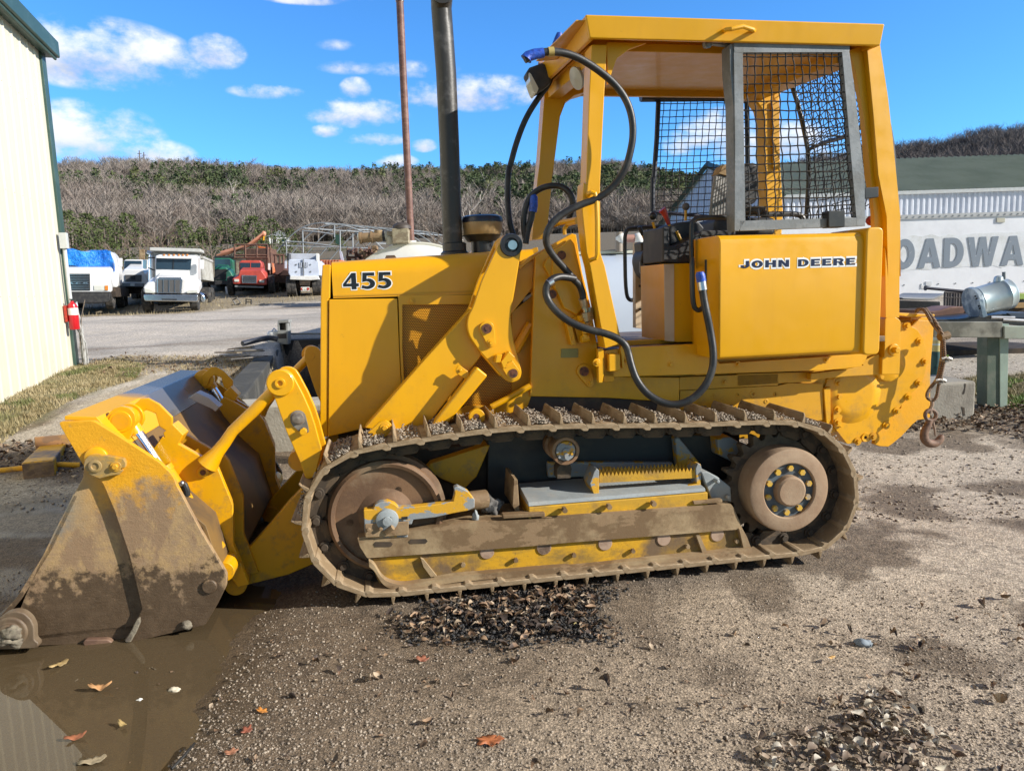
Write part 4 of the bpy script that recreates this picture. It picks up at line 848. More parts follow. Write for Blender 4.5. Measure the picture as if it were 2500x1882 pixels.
# ------------------------------------------------ bucket and loader linkage
def zoneM(name):
    t=NT(name);g=t.n('ShaderNodeSeparateXYZ');t.l(t.tc,'Object',g,'Vector')
    nb=t.noise(5,8,.62);nz=t.noise(24,8,.7);ns=t.noise(4,7,.65,vec=t.vec(scale=(2.2,2.2,.8)))
    # sloping bands: height minus lean
    h=t.math('ADD',g.outputs[2],t.math('MULTIPLY',t.math('SUBTRACT',nb.outputs['Fac'],.5),.55))
    h2=t.math('ADD',h,t.math('MULTIPLY',t.math('SUBTRACT',nz.outputs['Fac'],.5),.34))
    tan=t.mix(t.ramp(nz,'Fac',.4,.62).outputs[0],(.40,.265,.125),(.29,.195,.115))
    tan=t.mix(t.ramp(ns,'Fac',.5,.56).outputs[0],tan,(.27,.175,.10))
    wet=t.mix(t.ramp(nz,'Fac',.4,.7).outputs[0],(.078,.05,.028),(.118,.078,.046))
    grey=t.mix(t.ramp(ns,'Fac',.4,.6).outputs[0],(.17,.19,.19),(.30,.25,.17))
    yel=t.mix(t.ramp(nz,'Fac',.58,.70).outputs[0],(.72,.345,.006),(.40,.24,.06))
    leftm=t.ramp(g,'X',-2.15,-1.95)
    top=t.mix(leftm.outputs[0],grey,yel)
    topm=t.mix(t.ramp(None,None,0,1).outputs[0],yel,top) if False else top
    zl=t.math('ADD',h2,t.math('MULTIPLY',t.math('ADD',g.outputs[0],2.1),-.35))
    c=t.mix(t.ramp(type('q',(),{'outputs':{0:h2}}),0,.22,.27).outputs[0],wet,tan)
    f2=t.n('ShaderNodeMapRange');f2.inputs['From Min'].default_value=.47;f2.inputs['From Max'].default_value=.60;t.t.links.new(zl,f2.inputs['Value'])
    c=t.mix(f2.outputs[0],c,grey if False else top)
    f3=t.n('ShaderNodeMapRange');f3.inputs['From Min'].default_value=.72;f3.inputs['From Max'].default_value=.80;t.t.links.new(g.outputs[2],f3.inputs['Value'])
    c=t.mix(f3.outputs[0],c,yel);t.setc(c)
    rr=t.n('ShaderNodeMapRange');rr.inputs['From Min'].default_value=.2;rr.inputs['From Max'].default_value=.3;rr.inputs['To Min'].default_value=.45;rr.inputs['To Max'].default_value=.7;t.t.links.new(h2,rr.inputs['Value']);t.sets(Roughness=rr.outputs[0])
    t.bump(t.math('ADD',t.noise(110,6,.7).outputs['Fac'],t.noise(7,8,.8,vec=t.vec(scale=(1,1,9))).outputs['Fac']),.55,.004,t.bump(t.noise(14,5,.6).outputs['Fac'],.25,.01));return t.m
def _r(self,src,so,a,b,c0=None,c1=None):
    q=self.n('ShaderNodeMapRange');q.inputs['From Min'].default_value=a;q.inputs['From Max'].default_value=b
    o=src.outputs[so] if so is not None else None
    if o is not None:self.t.links.new(o,q.inputs['Value'])
    return q
NT.ramp=_r
BKT=zoneM('scraped_bucket_side')
SHEEN=NT('worn_glossy_bucket_top');g=SHEEN.n('ShaderNodeSeparateXYZ');SHEEN.l(SHEEN.tc,'Object',g,'Vector')
n_=SHEEN.math('ADD',g.outputs[1],SHEEN.math('MULTIPLY',SHEEN.noise(3,5).outputs['Fac'],.3));f_=SHEEN.n('ShaderNodeMapRange');f_.inputs['From Min'].default_value=.75;f_.inputs['From Max'].default_value=.85;SHEEN.t.links.new(n_,f_.inputs['Value'])
SHEEN.setc(SHEEN.mix(f_.outputs[0],(.70,.36,.004),(.105,.10,.10)));f2_=SHEEN.n('ShaderNodeMapRange');f2_.inputs['To Min'].default_value=.55;f2_.inputs['To Max'].default_value=.2;SHEEN.t.links.new(f_.outputs[0],f2_.inputs['Value']);SHEEN.sets(Roughness=f2_.outputs[0]);SHEEN=SHEEN.m
by=-.03
Rp=rounded(L(4,'318,400 505,393 620,462 860,615 920,672 942,700 960,750 1085,985 1228,1225 1226,1290 1180,1385 1112,1500 700,1598 680,1600 770,1412 700,1120 620,880 560,740 535,705 455,640 430,600 330,430',by),.008,2)
Lp=L(4,'455,640 545,700 640,900 780,1400 700,1596 205,1612 120,1605 60,1590 30,1500 108,1410 200,1190 300,980 380,830 450,700',by+.03)
bk=bpy.data.objects.new('bucket',None);COL.objects.link(bk);bk.parent=root;bk.empty_display_size=.2
for k in (0,1):
    Y=(lambda y,t:(y,y+t)) if not k else (lambda y,t:(ML-y-t,ML-y))
    m=MB().prism(Rp,*Y(by,.03));m.done('bucket_side',BKT,bk,.003)
    m=MB().prism(Lp,*Y(by+.03,.025));m.done('jaw_side',BKT,bk,.003)
# section profile of bucket shell
P0=L1(4,410,385,.02);P1=L1(4,930,110,1.72);PA=L1(4,1160,238,1.70);PB=L1(4,940,370,.9)
x_t=(P0[0]+P1[0])/2;z_t=(P0[1]+P1[1])/2
bot=L(4,'1215,1290 1112,1500 700,1596',by)
tip=L(4,'60,1592 205,1612',0)
m=MB();th=.02
shell=[(x_t,z_t),(x_t+.12,z_t-.012),PA,(PA[0]+.05,PA[1]-.10),(bot[0][0]-.06,.45),(bot[0][0],bot[0][1]),(bot[1][0],max(bot[1][1],.005)),(bot[2][0],.012)]
def shellprism(pts,t_,y0,y1,mat,name,par):
    n=len(pts);inn=[]
    for i in range(n):
        a_=Vector(pts[max(i-1,0)]);b_=Vector(pts[min(i+1,n-1)]);d=(b_-a_).normalized();inn.append((pts[i][0]-(-d.y)*-t_*-1 if False else pts[i][0]+d.y*t_,pts[i][1]-d.x*t_))
    return MB().prism(pts+inn[::-1],y0,y1).done(name,mat,par,.003)
shellprism(shell[:3],.018,0,ML,SHEEN,'bucket_top',bk)
shellprism(shell[2:],.018,0,ML,simple('grimy_shaded_bucket_back',(.20,.115,.035),(.09,.06,.035),rough=.6,scale=3),'bucket_back',bk)  # dark brown holds the shade on the back wall as well as its grime
fl_=[(bot[2][0]+.02,.018),(-2.20,.02),(-2.52,.012)]
shellprism(fl_,.02,0,ML,BKT,'bucket_floor',bk)
jaw=[(x_t-.005,z_t-.02),(x_t-.02,.75),(-2.16,.45),(-2.32,.22),(-2.50,.03)]
shellprism(jaw[1:] if False else [(-2.10,.62),(-2.22,.40),(-2.36,.20),(-2.52,.03)],.02,0,ML,BKT,'jaw_plate',bk)
# cutting edge with corner tooth lug
MB().box(-2.60,-2.40,-.02,ML+.02,.0,.03).done('cutting_edge',BKT,bk,.004)
m=MB().prism(rounded(L(19,'5,1350 60,1310 130,1295 200,1310 255,1360 285,1420 288,1530 320,1555 320,1585 290,1600 -60,1610 -60,1400',-.06),.012),-.07,-.03)
m.lathe(P3(19,90,1470,-.07),(0,-1,0),[(pxm(19,120,-.05),0),(pxm(19,110,-.05),.012),(pxm(19,75,-.05),.014),(pxm(19,70,-.05),.03),(0,.034)],28);m.done('corner_lug',chipped('muddy_wet_rust',(.085,.052,.03),(.12,.078,.045),(.17,.125,.08)),bk,.006,3)
# mud clod on the lug, weld bits on the side
def clod(name,c,r_,mat,par,seed=1,sq=(1,.6,.8)):
    bm=bmesh.new();bmesh.ops.create_icosphere(bm,subdivisions=3,radius=r_)
    for v in bm.verts:
        n_=noise.noise(v.co*(2.2/r_*.5)+Vector((seed*7,0,0)))*.55+noise.noise(v.co*(5/r_*.5)+Vector((seed*3,1,0)))*.3
        v.co=Vector((v.co.x*sq[0],v.co.y*sq[1],v.co.z*sq[2]))*(1+n_)+Vector(c)
    me=bpy.data.meshes.new(name);bm.to_mesh(me);bm.free();me.polygons.foreach_set('use_smooth',[True]*len(me.polygons));me.materials.append(mat);o=bpy.data.objects.new(name,me);COL.objects.link(o)
    if par:o.parent=par
    return o
MUD=simple('caked_grey_mud',(.22,.19,.14),(.11,.09,.07),rough=.9,scale=30,bump=.9,bscale=90)
clod('mud_lump',P3(19,95,1480,-.12),.035,MUD,bk,2);clod('mud_lump',P3(19,120,1555,-.11),.028,MUD,bk,3);clod('mud_lump',P3(19,40,1540,-.12),.03,MUD,bk,5)
MB().prism(rounded(L(19,'690,1540 710,1510 900,1508 945,1545 930,1575 720,1585',.0),.01),-.03,.0).done('wear_pad',chipped('wet_rust_pad',(.14,.08,.055),(.2,.12,.08),(.17,.12,.08)),bk,.006)
MB().prism(L(19,'1010,1545 1060,1470 1110,1370 1135,1360 1138,1400 1105,1480 1060,1560 1020,1562',-.05),-.05,-.03).done('weld_bead',MUD,bk,.006)
m=MB().lathe(P3(4,1137,1288,by),(0,-1,0),[(pxm(4,36,0),0),(pxm(4,36,0),.008),(pxm(4,32,0),.012),(0,.012)],26);m.done('pin_end',BKT,bk)
clod('mud_lump',P3(4,1010,1500,by-.01),.022,MUD,bk,8)
# jaw hinge keeper on the side
hk=L(4,'455,640 462,605 485,580 520,570 670,598 682,620 680,645 640,655 668,662 650,682 600,690 540,705 480,680',by-.02)
m=MB().prism(hk,by-.025,by);m.lathe(P3(4,518,638,by-.025),(0,-1,0),[(.026,0),(.026,.008),(.014,.010),(.014,.004),(0,.004)],22);m.cyl(P3(4,520,600,by),P3(4,520,600,by+.0),.01) if False else None;m.bolt(*P3(4,628,640,by-.025),.013,.014);hko=m.done('jaw_hinge_plate',chipped('scuffed_dirty_yellow',(.62,.32,.02),(.36,.24,.08),(.25,.19,.12),.45,.55,12),bk,.003)
MB().lathe(P3(4,530,590,by+.01),(0,-1,0),[(.045,0),(.045,.022),(.038,.026),(0,.026)],24).done('hinge_boss',YEL,bk,.002)
# cylinder clevis lugs at the bucket top, cylinders, back plates, rod arms, levers: both sides
lugR=rounded(L(4,'560,420 590,360 620,325 665,310 710,322 738,350 745,395 720,460 695,510',.10),.01)
for k in (0,1):
    f=(lambda y:y) if not k else (lambda y:ML-y);Y=lambda y,t:(min(f(y),f(y+t)),max(f(y),f(y+t)))
    hp_=L1(4,662,393,.10)
    m=MB().prism(lugR,*Y(.08,.03));m.cyl((hp_[0],f(.075),hp_[1]),(hp_[0],f(.11),hp_[1]),.046,n=28)
    lg=m.done('clevis_lug',YEL,bk,.003)
    MB().cyl((hp_[0],f(.074),hp_[1]),(hp_[0],f(.073),hp_[1]),.034,n=26).done('clevis_bore',YELD,lg)
    m=MB().lathe((hp_[0],f(.12),hp_[1]),(0,f(1)-f(0),0),[(.03,0),(.050,.0),(.053,.01),(.053,.05),(.05,.06),(.03,.06)],30);m.lathe((hp_[0],f(.19),hp_[1]),(0,f(1)-f(0),0),[(.03,0),(.058,.0),(.06,.006),(.06,.022),(.03,.025)],30);m.done('cylinder_eye',YEL,bk,.002)
    gus=L(4,'700,330 770,270 810,268 870,300 940,370 940,410 915,450 870,420 850,350 800,330 770,350 740,420 700,420',.22)
    m=MB().prism(gus,*Y(.20,.02));m.prism(L(4,'890,455 940,405 1000,465 970,520 900,490',.22),*Y(.20,.10));m.done('bucket_bracket',YEL,bk,.004)
    a_=P3(4,735,455,.15);b_=P3(4,850,625,.15);d=Vector(b_)-Vector(a_)
    A=lambda t_:(a_[0]+d.x*t_,f(.15),a_[2]+d.z*t_)
    o=MB().cyl(A(-.25),A(1.25),.026,n=24).done('cylinder_rod',CHROME,root)
    MB().cyl(A(-.3),A(.05),.034,n=20).done('rod_end',YEL,o)
    m=MB().cyl(A(1.2),A(3.9),.047,n=24);m.cyl(A(1.15),A(1.32),.052,n=24);m.done('bucket_cylinder',YELD,root,.002)
    BP=L(4,'830,545 880,478 960,515 1110,600 1150,612 1180,650 1262,850 1265,1060 1300,1150 1350,1280 1290,1295 1240,1230 1190,1190 1100,985 960,740 940,690 880,620',.20)
    m=MB().prism(BP,*Y(.20,.035));
    bc=L1(4,1103,670,.20);m.lathe((bc[0],f(.20),bc[1]),(0,f(0)-f(1),0),[(.026,0),(.026,.012),(.012,.014),(.012,.006),(0,.006)],24)
    bp=m.done('tilt_plate',YEL,root,.004)
    MB().prism([(x_+.02,z_) for x_,z_ in BP],*Y(.34,.03)).done('tilt_plate',YELD,root,.004)
    MB().cyl((bc[0],f(.189),bc[1]),(bc[0],f(.187),bc[1]),.012,n=16).done('grease_port',RUSTY,bp)
    gb=P3(4,1290,1258,.30);MB().cyl((gb[0],f(.24),gb[2]),(gb[0],f(.44),gb[2]),.05,n=24).done('hinge_pin',YELD,root,.003)
    gb=P3(4,1235,1215,.05);MB().cyl((gb[0]-.02,f(.06),gb[2]),(gb[0]-.02,f(.20),gb[2]),.045,n=24).done('hinge_boss',YEL,bk,.003)
    # rod arm
    q0=P3(18,480,1150,.19);q1=P3(18,700,840,.19);q2=P3(18,1110,440,.19);q3=P3(18,1180,360,.19)
    m=MB().tube([(p[0],f(p[1]),p[2]) for p in (P3(18,440,1190,.19),P3(18,540,1060,.19),P3(18,620,960,.19),q1,P3(18,900,650,.19),q2,q3)],[.05,.030,.027,.0255,.0265,.027,.026],20)
    wb=L(18,'430,1130 500,1060 620,960 600,1100 550,1180 540,1240 480,1180',.19);m.prism(wb,*Y(.175,.03));m.done('tilt_rod',YEL,root,.004)
    # lever plates
    LV=rounded(L(18,'1085,330 1098,270 1130,232 1180,218 1240,222 1290,250 1325,300 1420,480 1490,640 1540,790 1590,980 1605,1030 1540,1290 1500,1320 1450,1338 1428,1290 1380,1150 1250,860 1130,520 1090,400',.15),.012)
    m=MB().prism(LV,*Y(.15,.028));m.prism([(x_+.012,z_+.004) for x_,z_ in LV],*Y(.24,.028));
    lv=m.done('tilt_lever',YEL,root,.004)
    tc=L1(18,1185,352,.15);m=MB().lathe((tc[0],f(.15),tc[1]),(0,f(0)-f(1),0),[(.060,0),(.060,.008),(.055,.012),(.022,.012),(.022,.020),(.012,.020),(.012,.010),(0,.010)],32);m.cyl((tc[0],f(.16),tc[1]),(tc[0],f(.27),tc[1]),.03);m.done('lever_pin',YEL,lv,.001)
    tb=L1(18,1365,705,.15);m=MB().lathe((tb[0],f(.15),tb[1]),(0,f(0)-f(1),0),[(.034,-.004),(.034,.006),(.026,.008),(.024,.020),(0,.026)],28);m.done('pivot_shaft',simple('dull_steel_pin',(.32,.27,.22),(.2,.16,.13),rough=.5,metal=.5,scale=30),lv)
    kp=L(18,'1285,720 1300,680 1340,645 1400,640 1440,680 1470,800 1475,850 1430,870 1380,850 1310,790 1290,750',.148);MB().prism(kp,*Y(.144,.006)).done('worn_keeper',simple('bare_grey_steel',(.12,.115,.105),(.2,.18,.15),rough=.6,scale=25),lv,.002)
    kb=L1(18,1420,842,.14);MB().cyl((kb[0],f(.145),kb[1]),(kb[0],f(.115),kb[1]),.016,n=8).done('keeper_bolt',YEL,lv,.002)
# steel wedge plate between jaws
m=MB().prism(L(4,'1020,270 1062,240 1130,270 1188,320 1168,345 1150,330',.95),.95,1.05);m.done('jaw_stop',simple('pale_worn_steel',(.40,.38,.38),rough=.4),bk,.003)
# small steel coupler in front of the near tilt plate
MB().tube([P3(4,985,730,.12),P3(4,1000,740,.12),P3(4,1012,770,.12),P3(4,1015,800,.12)],.014).done('bucket_hose',RUB,root)
MB().sphere(P3(4,985,732,.11),.014,12).done('hose_coupling',STEEL,root)
# front cross tube between the arms
gb=L1(18,1250,900,.4);MB().cyl((gb[0]+.06,.30,gb[1]-.10),(gb[0]+.06,ML-.30,gb[1]-.10),.05,n=20).done('cross_tube',YELD,root)
# ------------------------------------------------ stones lying on the shoes, rags
rs_=[]
GRV=simple('pale_gravel',(.40,.34,.27),(.22,.175,.13),rough=.9,scale=90,th=(.4,.6))
def pebbles(name,centres,mat,nside=6,parent=None,seed=3,flat=.7):
    """centres: (n,4) x,y,z,r ; jittered octahedra subdivided once"""
    rg=np.random.default_rng(seed);base=np.array([[1,0,0],[-1,0,0],[0,1,0],[0,-1,0],[0,0,1],[0,0,-1],[.6,.6,.5],[-.6,.6,.5],[-.6,-.6,.5],[.6,-.6,.5]],float)
    base=np.array([[1,0,0],[0,1,0],[-1,0,0],[0,-1,0],[.62,.62,.55],[-.62,.62,.55],[-.62,-.62,.55],[.62,-.62,.55],[0,0,.95],[.65,.65,-.5],[-.65,.65,-.5],[-.65,-.65,-.5],[.65,-.65,-.5]],float)
    tri=np.array([[8,4,5],[8,5,6],[8,6,7],[8,7,4],[4,0,1],[4,1,5],[1,5,5]][:6]+[[5,1,2],[5,2,6],[6,2,3],[6,3,7],[7,3,0],[7,0,4],[0,9,1],[1,10,2],[2,11,3],[3,12,0],[1,9,10],[2,10,11],[3,11,12],[0,12,9]])
    c=np.asarray(centres,float);n=len(c);th_=rg.uniform(0,6.28,n)
    b=base[None]*(1+rg.uniform(-.28,.28,(n,len(base),1)))*np.stack([rg.uniform(.7,1.35,n),rg.uniform(.7,1.2,n),np.full(n,flat)*rg.uniform(.6,1.2,n)],1)[:,None,:]
    x=b[:,:,0]*np.cos(th_)[:,None]-b[:,:,1]*np.sin(th_)[:,None];y=b[:,:,0]*np.sin(th_)[:,None]+b[:,:,1]*np.cos(th_)[:,None]
    V=np.stack([x,y,b[:,:,2]],2)*c[:,3][:,None,None]+c[:,None,:3]
    Fc=tri[None]+(np.arange(n)*len(base))[:,None,None]
    return rawmesh(name,V.reshape(-1,3),Fc.reshape(-1,3),mat,parent)
st_=[]
for i in range(NS):
    a_=Vector(tp[i]);b_=Vector(tp[(i+1)%NS]);d=(b_-a_).normalized()
    if d.x>.75 and a_.y>.6:
        dens=420 if (i%3)!=1 else 90
        for _ in range(dens):
            s_=.045+R.random()*(PI-.06);h=.010+R.random()**2*.022*(1-abs(s_/PI-.5));y_=R.random()**1.3*SW*.96+.005
            p=a_+d*s_+Vector((-d.y,d.x))*h;st_.append((*L2W(p.x,y_,p.y),.0025+R.random()*.0045))
    elif d.x>.3 and a_.y>.6 or (d.y>.8 and a_.x<-1 and i%2):
        for _ in range(120):
            s_=.045+R.random()*(PI-.06);h=.008+R.random()**2*.02;y_=R.random()*SW*.9+.02;p=a_+d*s_+Vector((-d.y,d.x))*h;st_.append((*L2W(p.x,y_,p.y),.003+R.random()*.005))
tag(pebbles('gravel_on_track',st_,GRV),'pale gravel lying in the pans of the near track shoes','gravel',kind='stuff')
rag=clod('crumpled_rag',L2W(*P3(5,1660,790,.18)),.05,simple('dark_grey_rag',(.14,.13,.12),(.02,.02,.02),rough=.9,scale=22,th=(.45,.55),bump=.8,bscale=60),None,4,(1,.8,1.1))
bm=bmesh.new();bm.from_mesh(rag.data);c0=Vector(L2W(*P3(5,1660,790,.18)))
for v in bm.verts:
    q=v.co-c0;v.co=c0+q*(1+.35*noise.noise(q*38)+.25*noise.noise(q*80))
bm.to_mesh(rag.data);bm.free();tag(rag,'crumpled dark rag and mud wedged between the idler bracket and the track frame','rag')
tag(clod('grey_stone',L2W(*P3(5,1550,860,.10)),.022,GRYL,None,6,(.7,.7,1.3)),'small grey stone standing on the track frame beside the rag','stone')
# ------------------------------------------------ wire rope with hook hanging from the winch
rope=empty('winch_cable',L2W(*P3(16,1300,110,.42)),'rusty wire rope sling with clamps hanging from the rear winch plate','wire rope',rz=YAW)
def rp3(x,y,d=.36):
    p=P3(16,x,y,d);o=P3(16,1300,110,.42);return (p[0]-o[0],p[1]-o[1],p[2]-o[2])
ROPE=NT('rusty_wire_rope');wv=ROPE.n('ShaderNodeTexWave');wv.bands_direction='DIAGONAL';wv.inputs['Scale'].default_value=55;ROPE.l(ROPE.tc,'Object',wv,'Vector');ROPE.setc(ROPE.mix(wv.outputs['Fac'],(.10,.055,.03),(.30,.20,.13)));ROPE.sets(Roughness=.7);ROPE.bump(wv.outputs['Fac'],.8,.004);ROPE=ROPE.m
s1=[(1180,100,.44),(1200,72,.42),(1250,65,.40),(1290,85,.38),(1340,180,.36),(1400,270,.36),(1460,345,.36),(1485,400,.36),(1475,500,.36),(1480,600,.36),(1460,720,.36),(1430,860,.36),(1350,950,.36),(1305,1030,.36),(1320,1080,.36),(1365,1100,.36)]
s2=[(1290,60,.40),(1330,110,.38),(1400,200,.35),(1470,320,.35),(1500,400,.35),(1500,500,.35),(1512,600,.35),(1490,720,.35),(1465,840,.35),(1440,930,.35),(1425,1040,.35),(1400,1090,.35),(1365,1100,.36)]
for s_ in (s1,s2):MB().tube(chaikin([rp3(*p) for p in s_],2,False),.0095,8).done('rope_strand',ROPE,rope)
m=MB();m.cyl(rp3(1450,385),rp3(1550,360),.024,n=8);m.cyl(rp3(1500,350),rp3(1510,410),.022,n=6);m.done('rope_ferrule',RUSTP,rope,.002)
for yy in (640,885):
    a_=1520 if yy==640 else 1455
    m=MB();m.tube([rp3(a_-60,yy,.33),rp3(a_-40,yy-16,.31),rp3(a_,yy-22,.31),rp3(a_+35,yy-10,.32),rp3(a_+30,yy+10,.33),rp3(a_-10,yy+14,.33),rp3(a_-60,yy+6,.35)],.007,8);m.cyl(rp3(a_+20,yy-20,.33),rp3(a_+62,yy-4,.33),.011,n=6);m.done('rope_clamp',simple('dull_clamp',(.30,.28,.25),(.15,.13,.11),rough=.5,metal=.3,scale=60),rope)
hk=empty('tow_hook',L2W(*P3(16,1360,1100,.36)),'rusty steel hook hanging from the loop at the end of the wire rope','hook',rz=YAW)
def hk3(x,y,d=.36):
    p=P3(16,x,y,d);o=P3(16,1360,1100,.36);return (p[0]-o[0],p[1]-o[1],p[2]-o[2])
ho=[hk3(1350+62*math.cos(t_),1265+62*math.sin(t_)) for t_ in [2*math.pi*i/16 for i in range(17)]]
HK=simple('brown_rusty_hook',(.20,.115,.075),(.12,.07,.05),rough=.7,scale=40,bump=.4)
m=MB().tube(ho,.0105,8,False);m.done('hook_eye',HK,hk)
MB().tube([hk3(1365,1075),hk3(1368,1150),hk3(1350,1190),hk3(1345,1250)],.010,8).done('hook_link',simple('pale_rust_link',(.35,.25,.18)),hk)
pts=[(1340,1320),(1320,1380),(1290,1430),(1275,1480),(1280,1530),(1310,1570),(1360,1590),(1410,1580),(1450,1550),(1468,1510),(1462,1490)]
m=MB().tube(chaikin([hk3(*p) for p in pts],1,False),[.020]*3+[.020]*4+[.0195]*4+[.018]*4+[.015]*3+[.012]*2+[.009]*2,12) if False else None
cpt=chaikin([hk3(*p) for p in pts],1,False);nn=len(cpt);m=MB().tube(cpt,[.017+.006*math.sin(math.pi*i/(nn-1)) if i<nn*.8 else .021-.013*(i-nn*.8)/(nn*.2) for i in range(nn)],12);m.done('hook_body',HK,hk)
MB().tube([hk3(1375,1340),hk3(1395,1420),hk3(1405,1500)],[.007,.006,.004],8).done('hook_latch',simple('latch_steel',(.3,.2,.14)),hk)
# ------------------------------------------------ sky and sun
LDIR=Vector((-2.1,1.0,-1.12)).normalized()   # direction the light travels, machine axes
Lw=Vector((LDIR.x*EX[0]+LDIR.y*EY[0],LDIR.x*EX[1]+LDIR.y*EY[1],LDIR.z))
sun=bpy.data.lights.new('sun','SUN');sun.energy=5.0;sun.angle=rad(.53);sun.color=(1,.945,.86)
so=bpy.data.objects.new('sun',sun);COL.objects.link(so);so.rotation_euler=Lw.to_track_quat('-Z','Y').to_euler();so.location=(8,-6,9)
elev=math.asin(-Lw.z);az=math.atan2(-Lw.x,-Lw.y)
w=bpy.data.worlds.new('World');sc.world=w;w.use_nodes=True;nt=w.node_tree;nt.nodes.clear()
N_=lambda t,**k:(lambda q:[setattr(q,a,b) for a,b in k.items()] and q or q)(nt.nodes.new(t))
out=nt.nodes.new('ShaderNodeOutputWorld');bg=nt.nodes.new('ShaderNodeBackground');nt.links.new(bg.outputs[0],out.inputs[0])
sky=nt.nodes.new('ShaderNodeTexSky');sky.sky_type='NISHITA';sky.sun_disc=False;sky.sun_elevation=elev;sky.sun_rotation=az;sky.air_density=1.0;sky.dust_density=.25;sky.ozone_density=3.5;sky.altitude=300
def wm(op,a,b=None,clamp=False):
    q=nt.nodes.new('ShaderNodeMath');q.operation=op;q.use_clamp=clamp
    for i,x in enumerate((a,b)):
        if x is None:continue
        if isinstance(x,(int,float)):q.inputs[i].default_value=x
        else:nt.links.new(x,q.inputs[i])
    return q.outputs[0]
def wmr(v,a,b,c=0,d=1,sm=False):
    q=nt.nodes.new('ShaderNodeMapRange');nt.links.new(v,q.inputs[0]);q.inputs[1].default_value=a;q.inputs[2].default_value=b;q.inputs[3].default_value=c;q.inputs[4].default_value=d
    if sm:q.interpolation_type='SMOOTHSTEP'
    return q.outputs[0]
def wmix(f,a,b,bt='MIX'):
    q=nt.nodes.new('ShaderNodeMix');q.data_type='RGBA';q.blend_type=bt
    for inp,x in ((q.inputs[0],f),(q.inputs[6],a),(q.inputs[7],b)):
        if isinstance(x,(int,float)):inp.default_value=x
        elif isinstance(x,tuple):inp.default_value=(*x,1)
        else:nt.links.new(x,inp)
    return q.outputs[2]
tc=nt.nodes.new('ShaderNodeTexCoord');sx=nt.nodes.new('ShaderNodeSeparateXYZ');nt.links.new(tc.outputs['Generated'],sx.inputs[0])
x_,y_,z_=sx.outputs
AZ=wm('ARCTAN2',x_,y_);EL=wm('ARCSINE',z_)
SKYTINT=(.52,1.08,1.58)
skyc=wmix(1.0,sky.outputs[0],SKYTINT,'MULTIPLY')
def wnoise(sc_,det,ro,warp=0):
    cx=nt.nodes.new('ShaderNodeCombineXYZ');nt.links.new(AZ,cx.inputs[0]);nt.links.new(wm('MULTIPLY',EL,1.5),cx.inputs[1]);cx.inputs[2].default_value=warp
    q=nt.nodes.new('ShaderNodeTexNoise');q.inputs['Scale'].default_value=sc_;q.inputs['Detail'].default_value=det;q.inputs['Roughness'].default_value=ro;nt.links.new(cx.outputs[0],q.inputs['Vector']);return q.outputs['Fac']
n1=wnoise(16,7,.6);n2=wnoise(7,4,.55,3.3);n3=wnoise(40,5,.6,1.7)
# clouds: (u, v, half width px, half height px, density, flat bottom)
CL=[(250,145,195,82,1.0),(120,120,150,70,1.0),(530,132,58,40,.9),(215,335,150,72,1.0),(330,380,120,40,.9),(655,227,78,18,.62),(868,220,32,26,.78),(870,280,105,34,1.0),(800,322,34,16,.9),(915,343,62,16,.75),(1035,357,26,16,.6),(1165,232,125,42,.78),(1010,172,90,20,.3),(850,168,60,16,.25),(1050,235,60,30,.5),(820,112,40,14,.2),(735,0,80,14,.4),(900,0,60,14,.4),(965,395,45,16,.85),(1760,330,95,55,.95),(1880,360,170,48,1.0),(1690,350,60,34,.8),(2040,372,80,25,.6),(-300,200,200,120,1),(2900,250,300,70,.8),(-900,350,400,90,.9),(3600,420,500,80,.8)]
tot=None;vert=None
for (u,v,a,b,d) in CL:
    a*=1.22;b*=1.22
    r=Vector(ray(u,v)).normalized();ca=math.atan2(r.x,r.y);ce=math.asin(r.z);ra=Vector(ray(u+a,v)).normalized();wa=abs(math.atan2(ra.x,ra.y)-ca)
    rb=Vector(ray(u,v-b)).normalized();wb=abs(math.asin(rb.z)-ce)
    dx=wm('DIVIDE',wm('SUBTRACT',AZ,ca),wa);dy=wm('DIVIDE',wm('SUBTRACT',EL,ce),wb)
    # flatter bottom
    dyl=wm('MULTIPLY',wm('MINIMUM',dy,0.0),1.25);dyu=wm('MAXIMUM',dy,0.0)
    q=wm('ADD',wm('MULTIPLY',dx,dx),wm('ADD',wm('MULTIPLY',dyl,dyl),wm('MULTIPLY',dyu,dyu)))
    g=wm('MULTIPLY',wm('SUBTRACT',1.25,q,),d);g=wm('MAXIMUM',g,0.0)
    g2=wm('MULTIPLY',g,dy)
    tot=g if tot is None else wm('MAXIMUM',tot,g);vert=g2 if vert is None else wm('ADD',vert,g2)
nn_=wm('ADD',wm('MULTIPLY',n1,.9),wm('ADD',wm('MULTIPLY',n2,.6),wm('MULTIPLY',n3,.35)))   # ~0.92 mean
dens=wm('ADD',wm('MULTIPLY',tot,.62),wm('MULTIPLY',wm('SUBTRACT',nn_,.925),2.6))
mask=wmr(dens,-.06,.95,0,1,True);mask=wm('MULTIPLY',mask,wmr(tot,.02,.3))
shade=wm('ADD',wm('MULTIPLY',vert,.55),wm('MULTIPLY',wm('SUBTRACT',n1,.5),1.3));sh=wmr(shade,-.45,.35,0,1)
CLOUD_D=(3.7,3.9,4.4);CLOUD_L=(7.0,7.1,7.4)
cc=wmix(sh,CLOUD_D,CLOUD_L)
skyf=wmix(wm('MULTIPLY',mask,.93),skyc,cc)
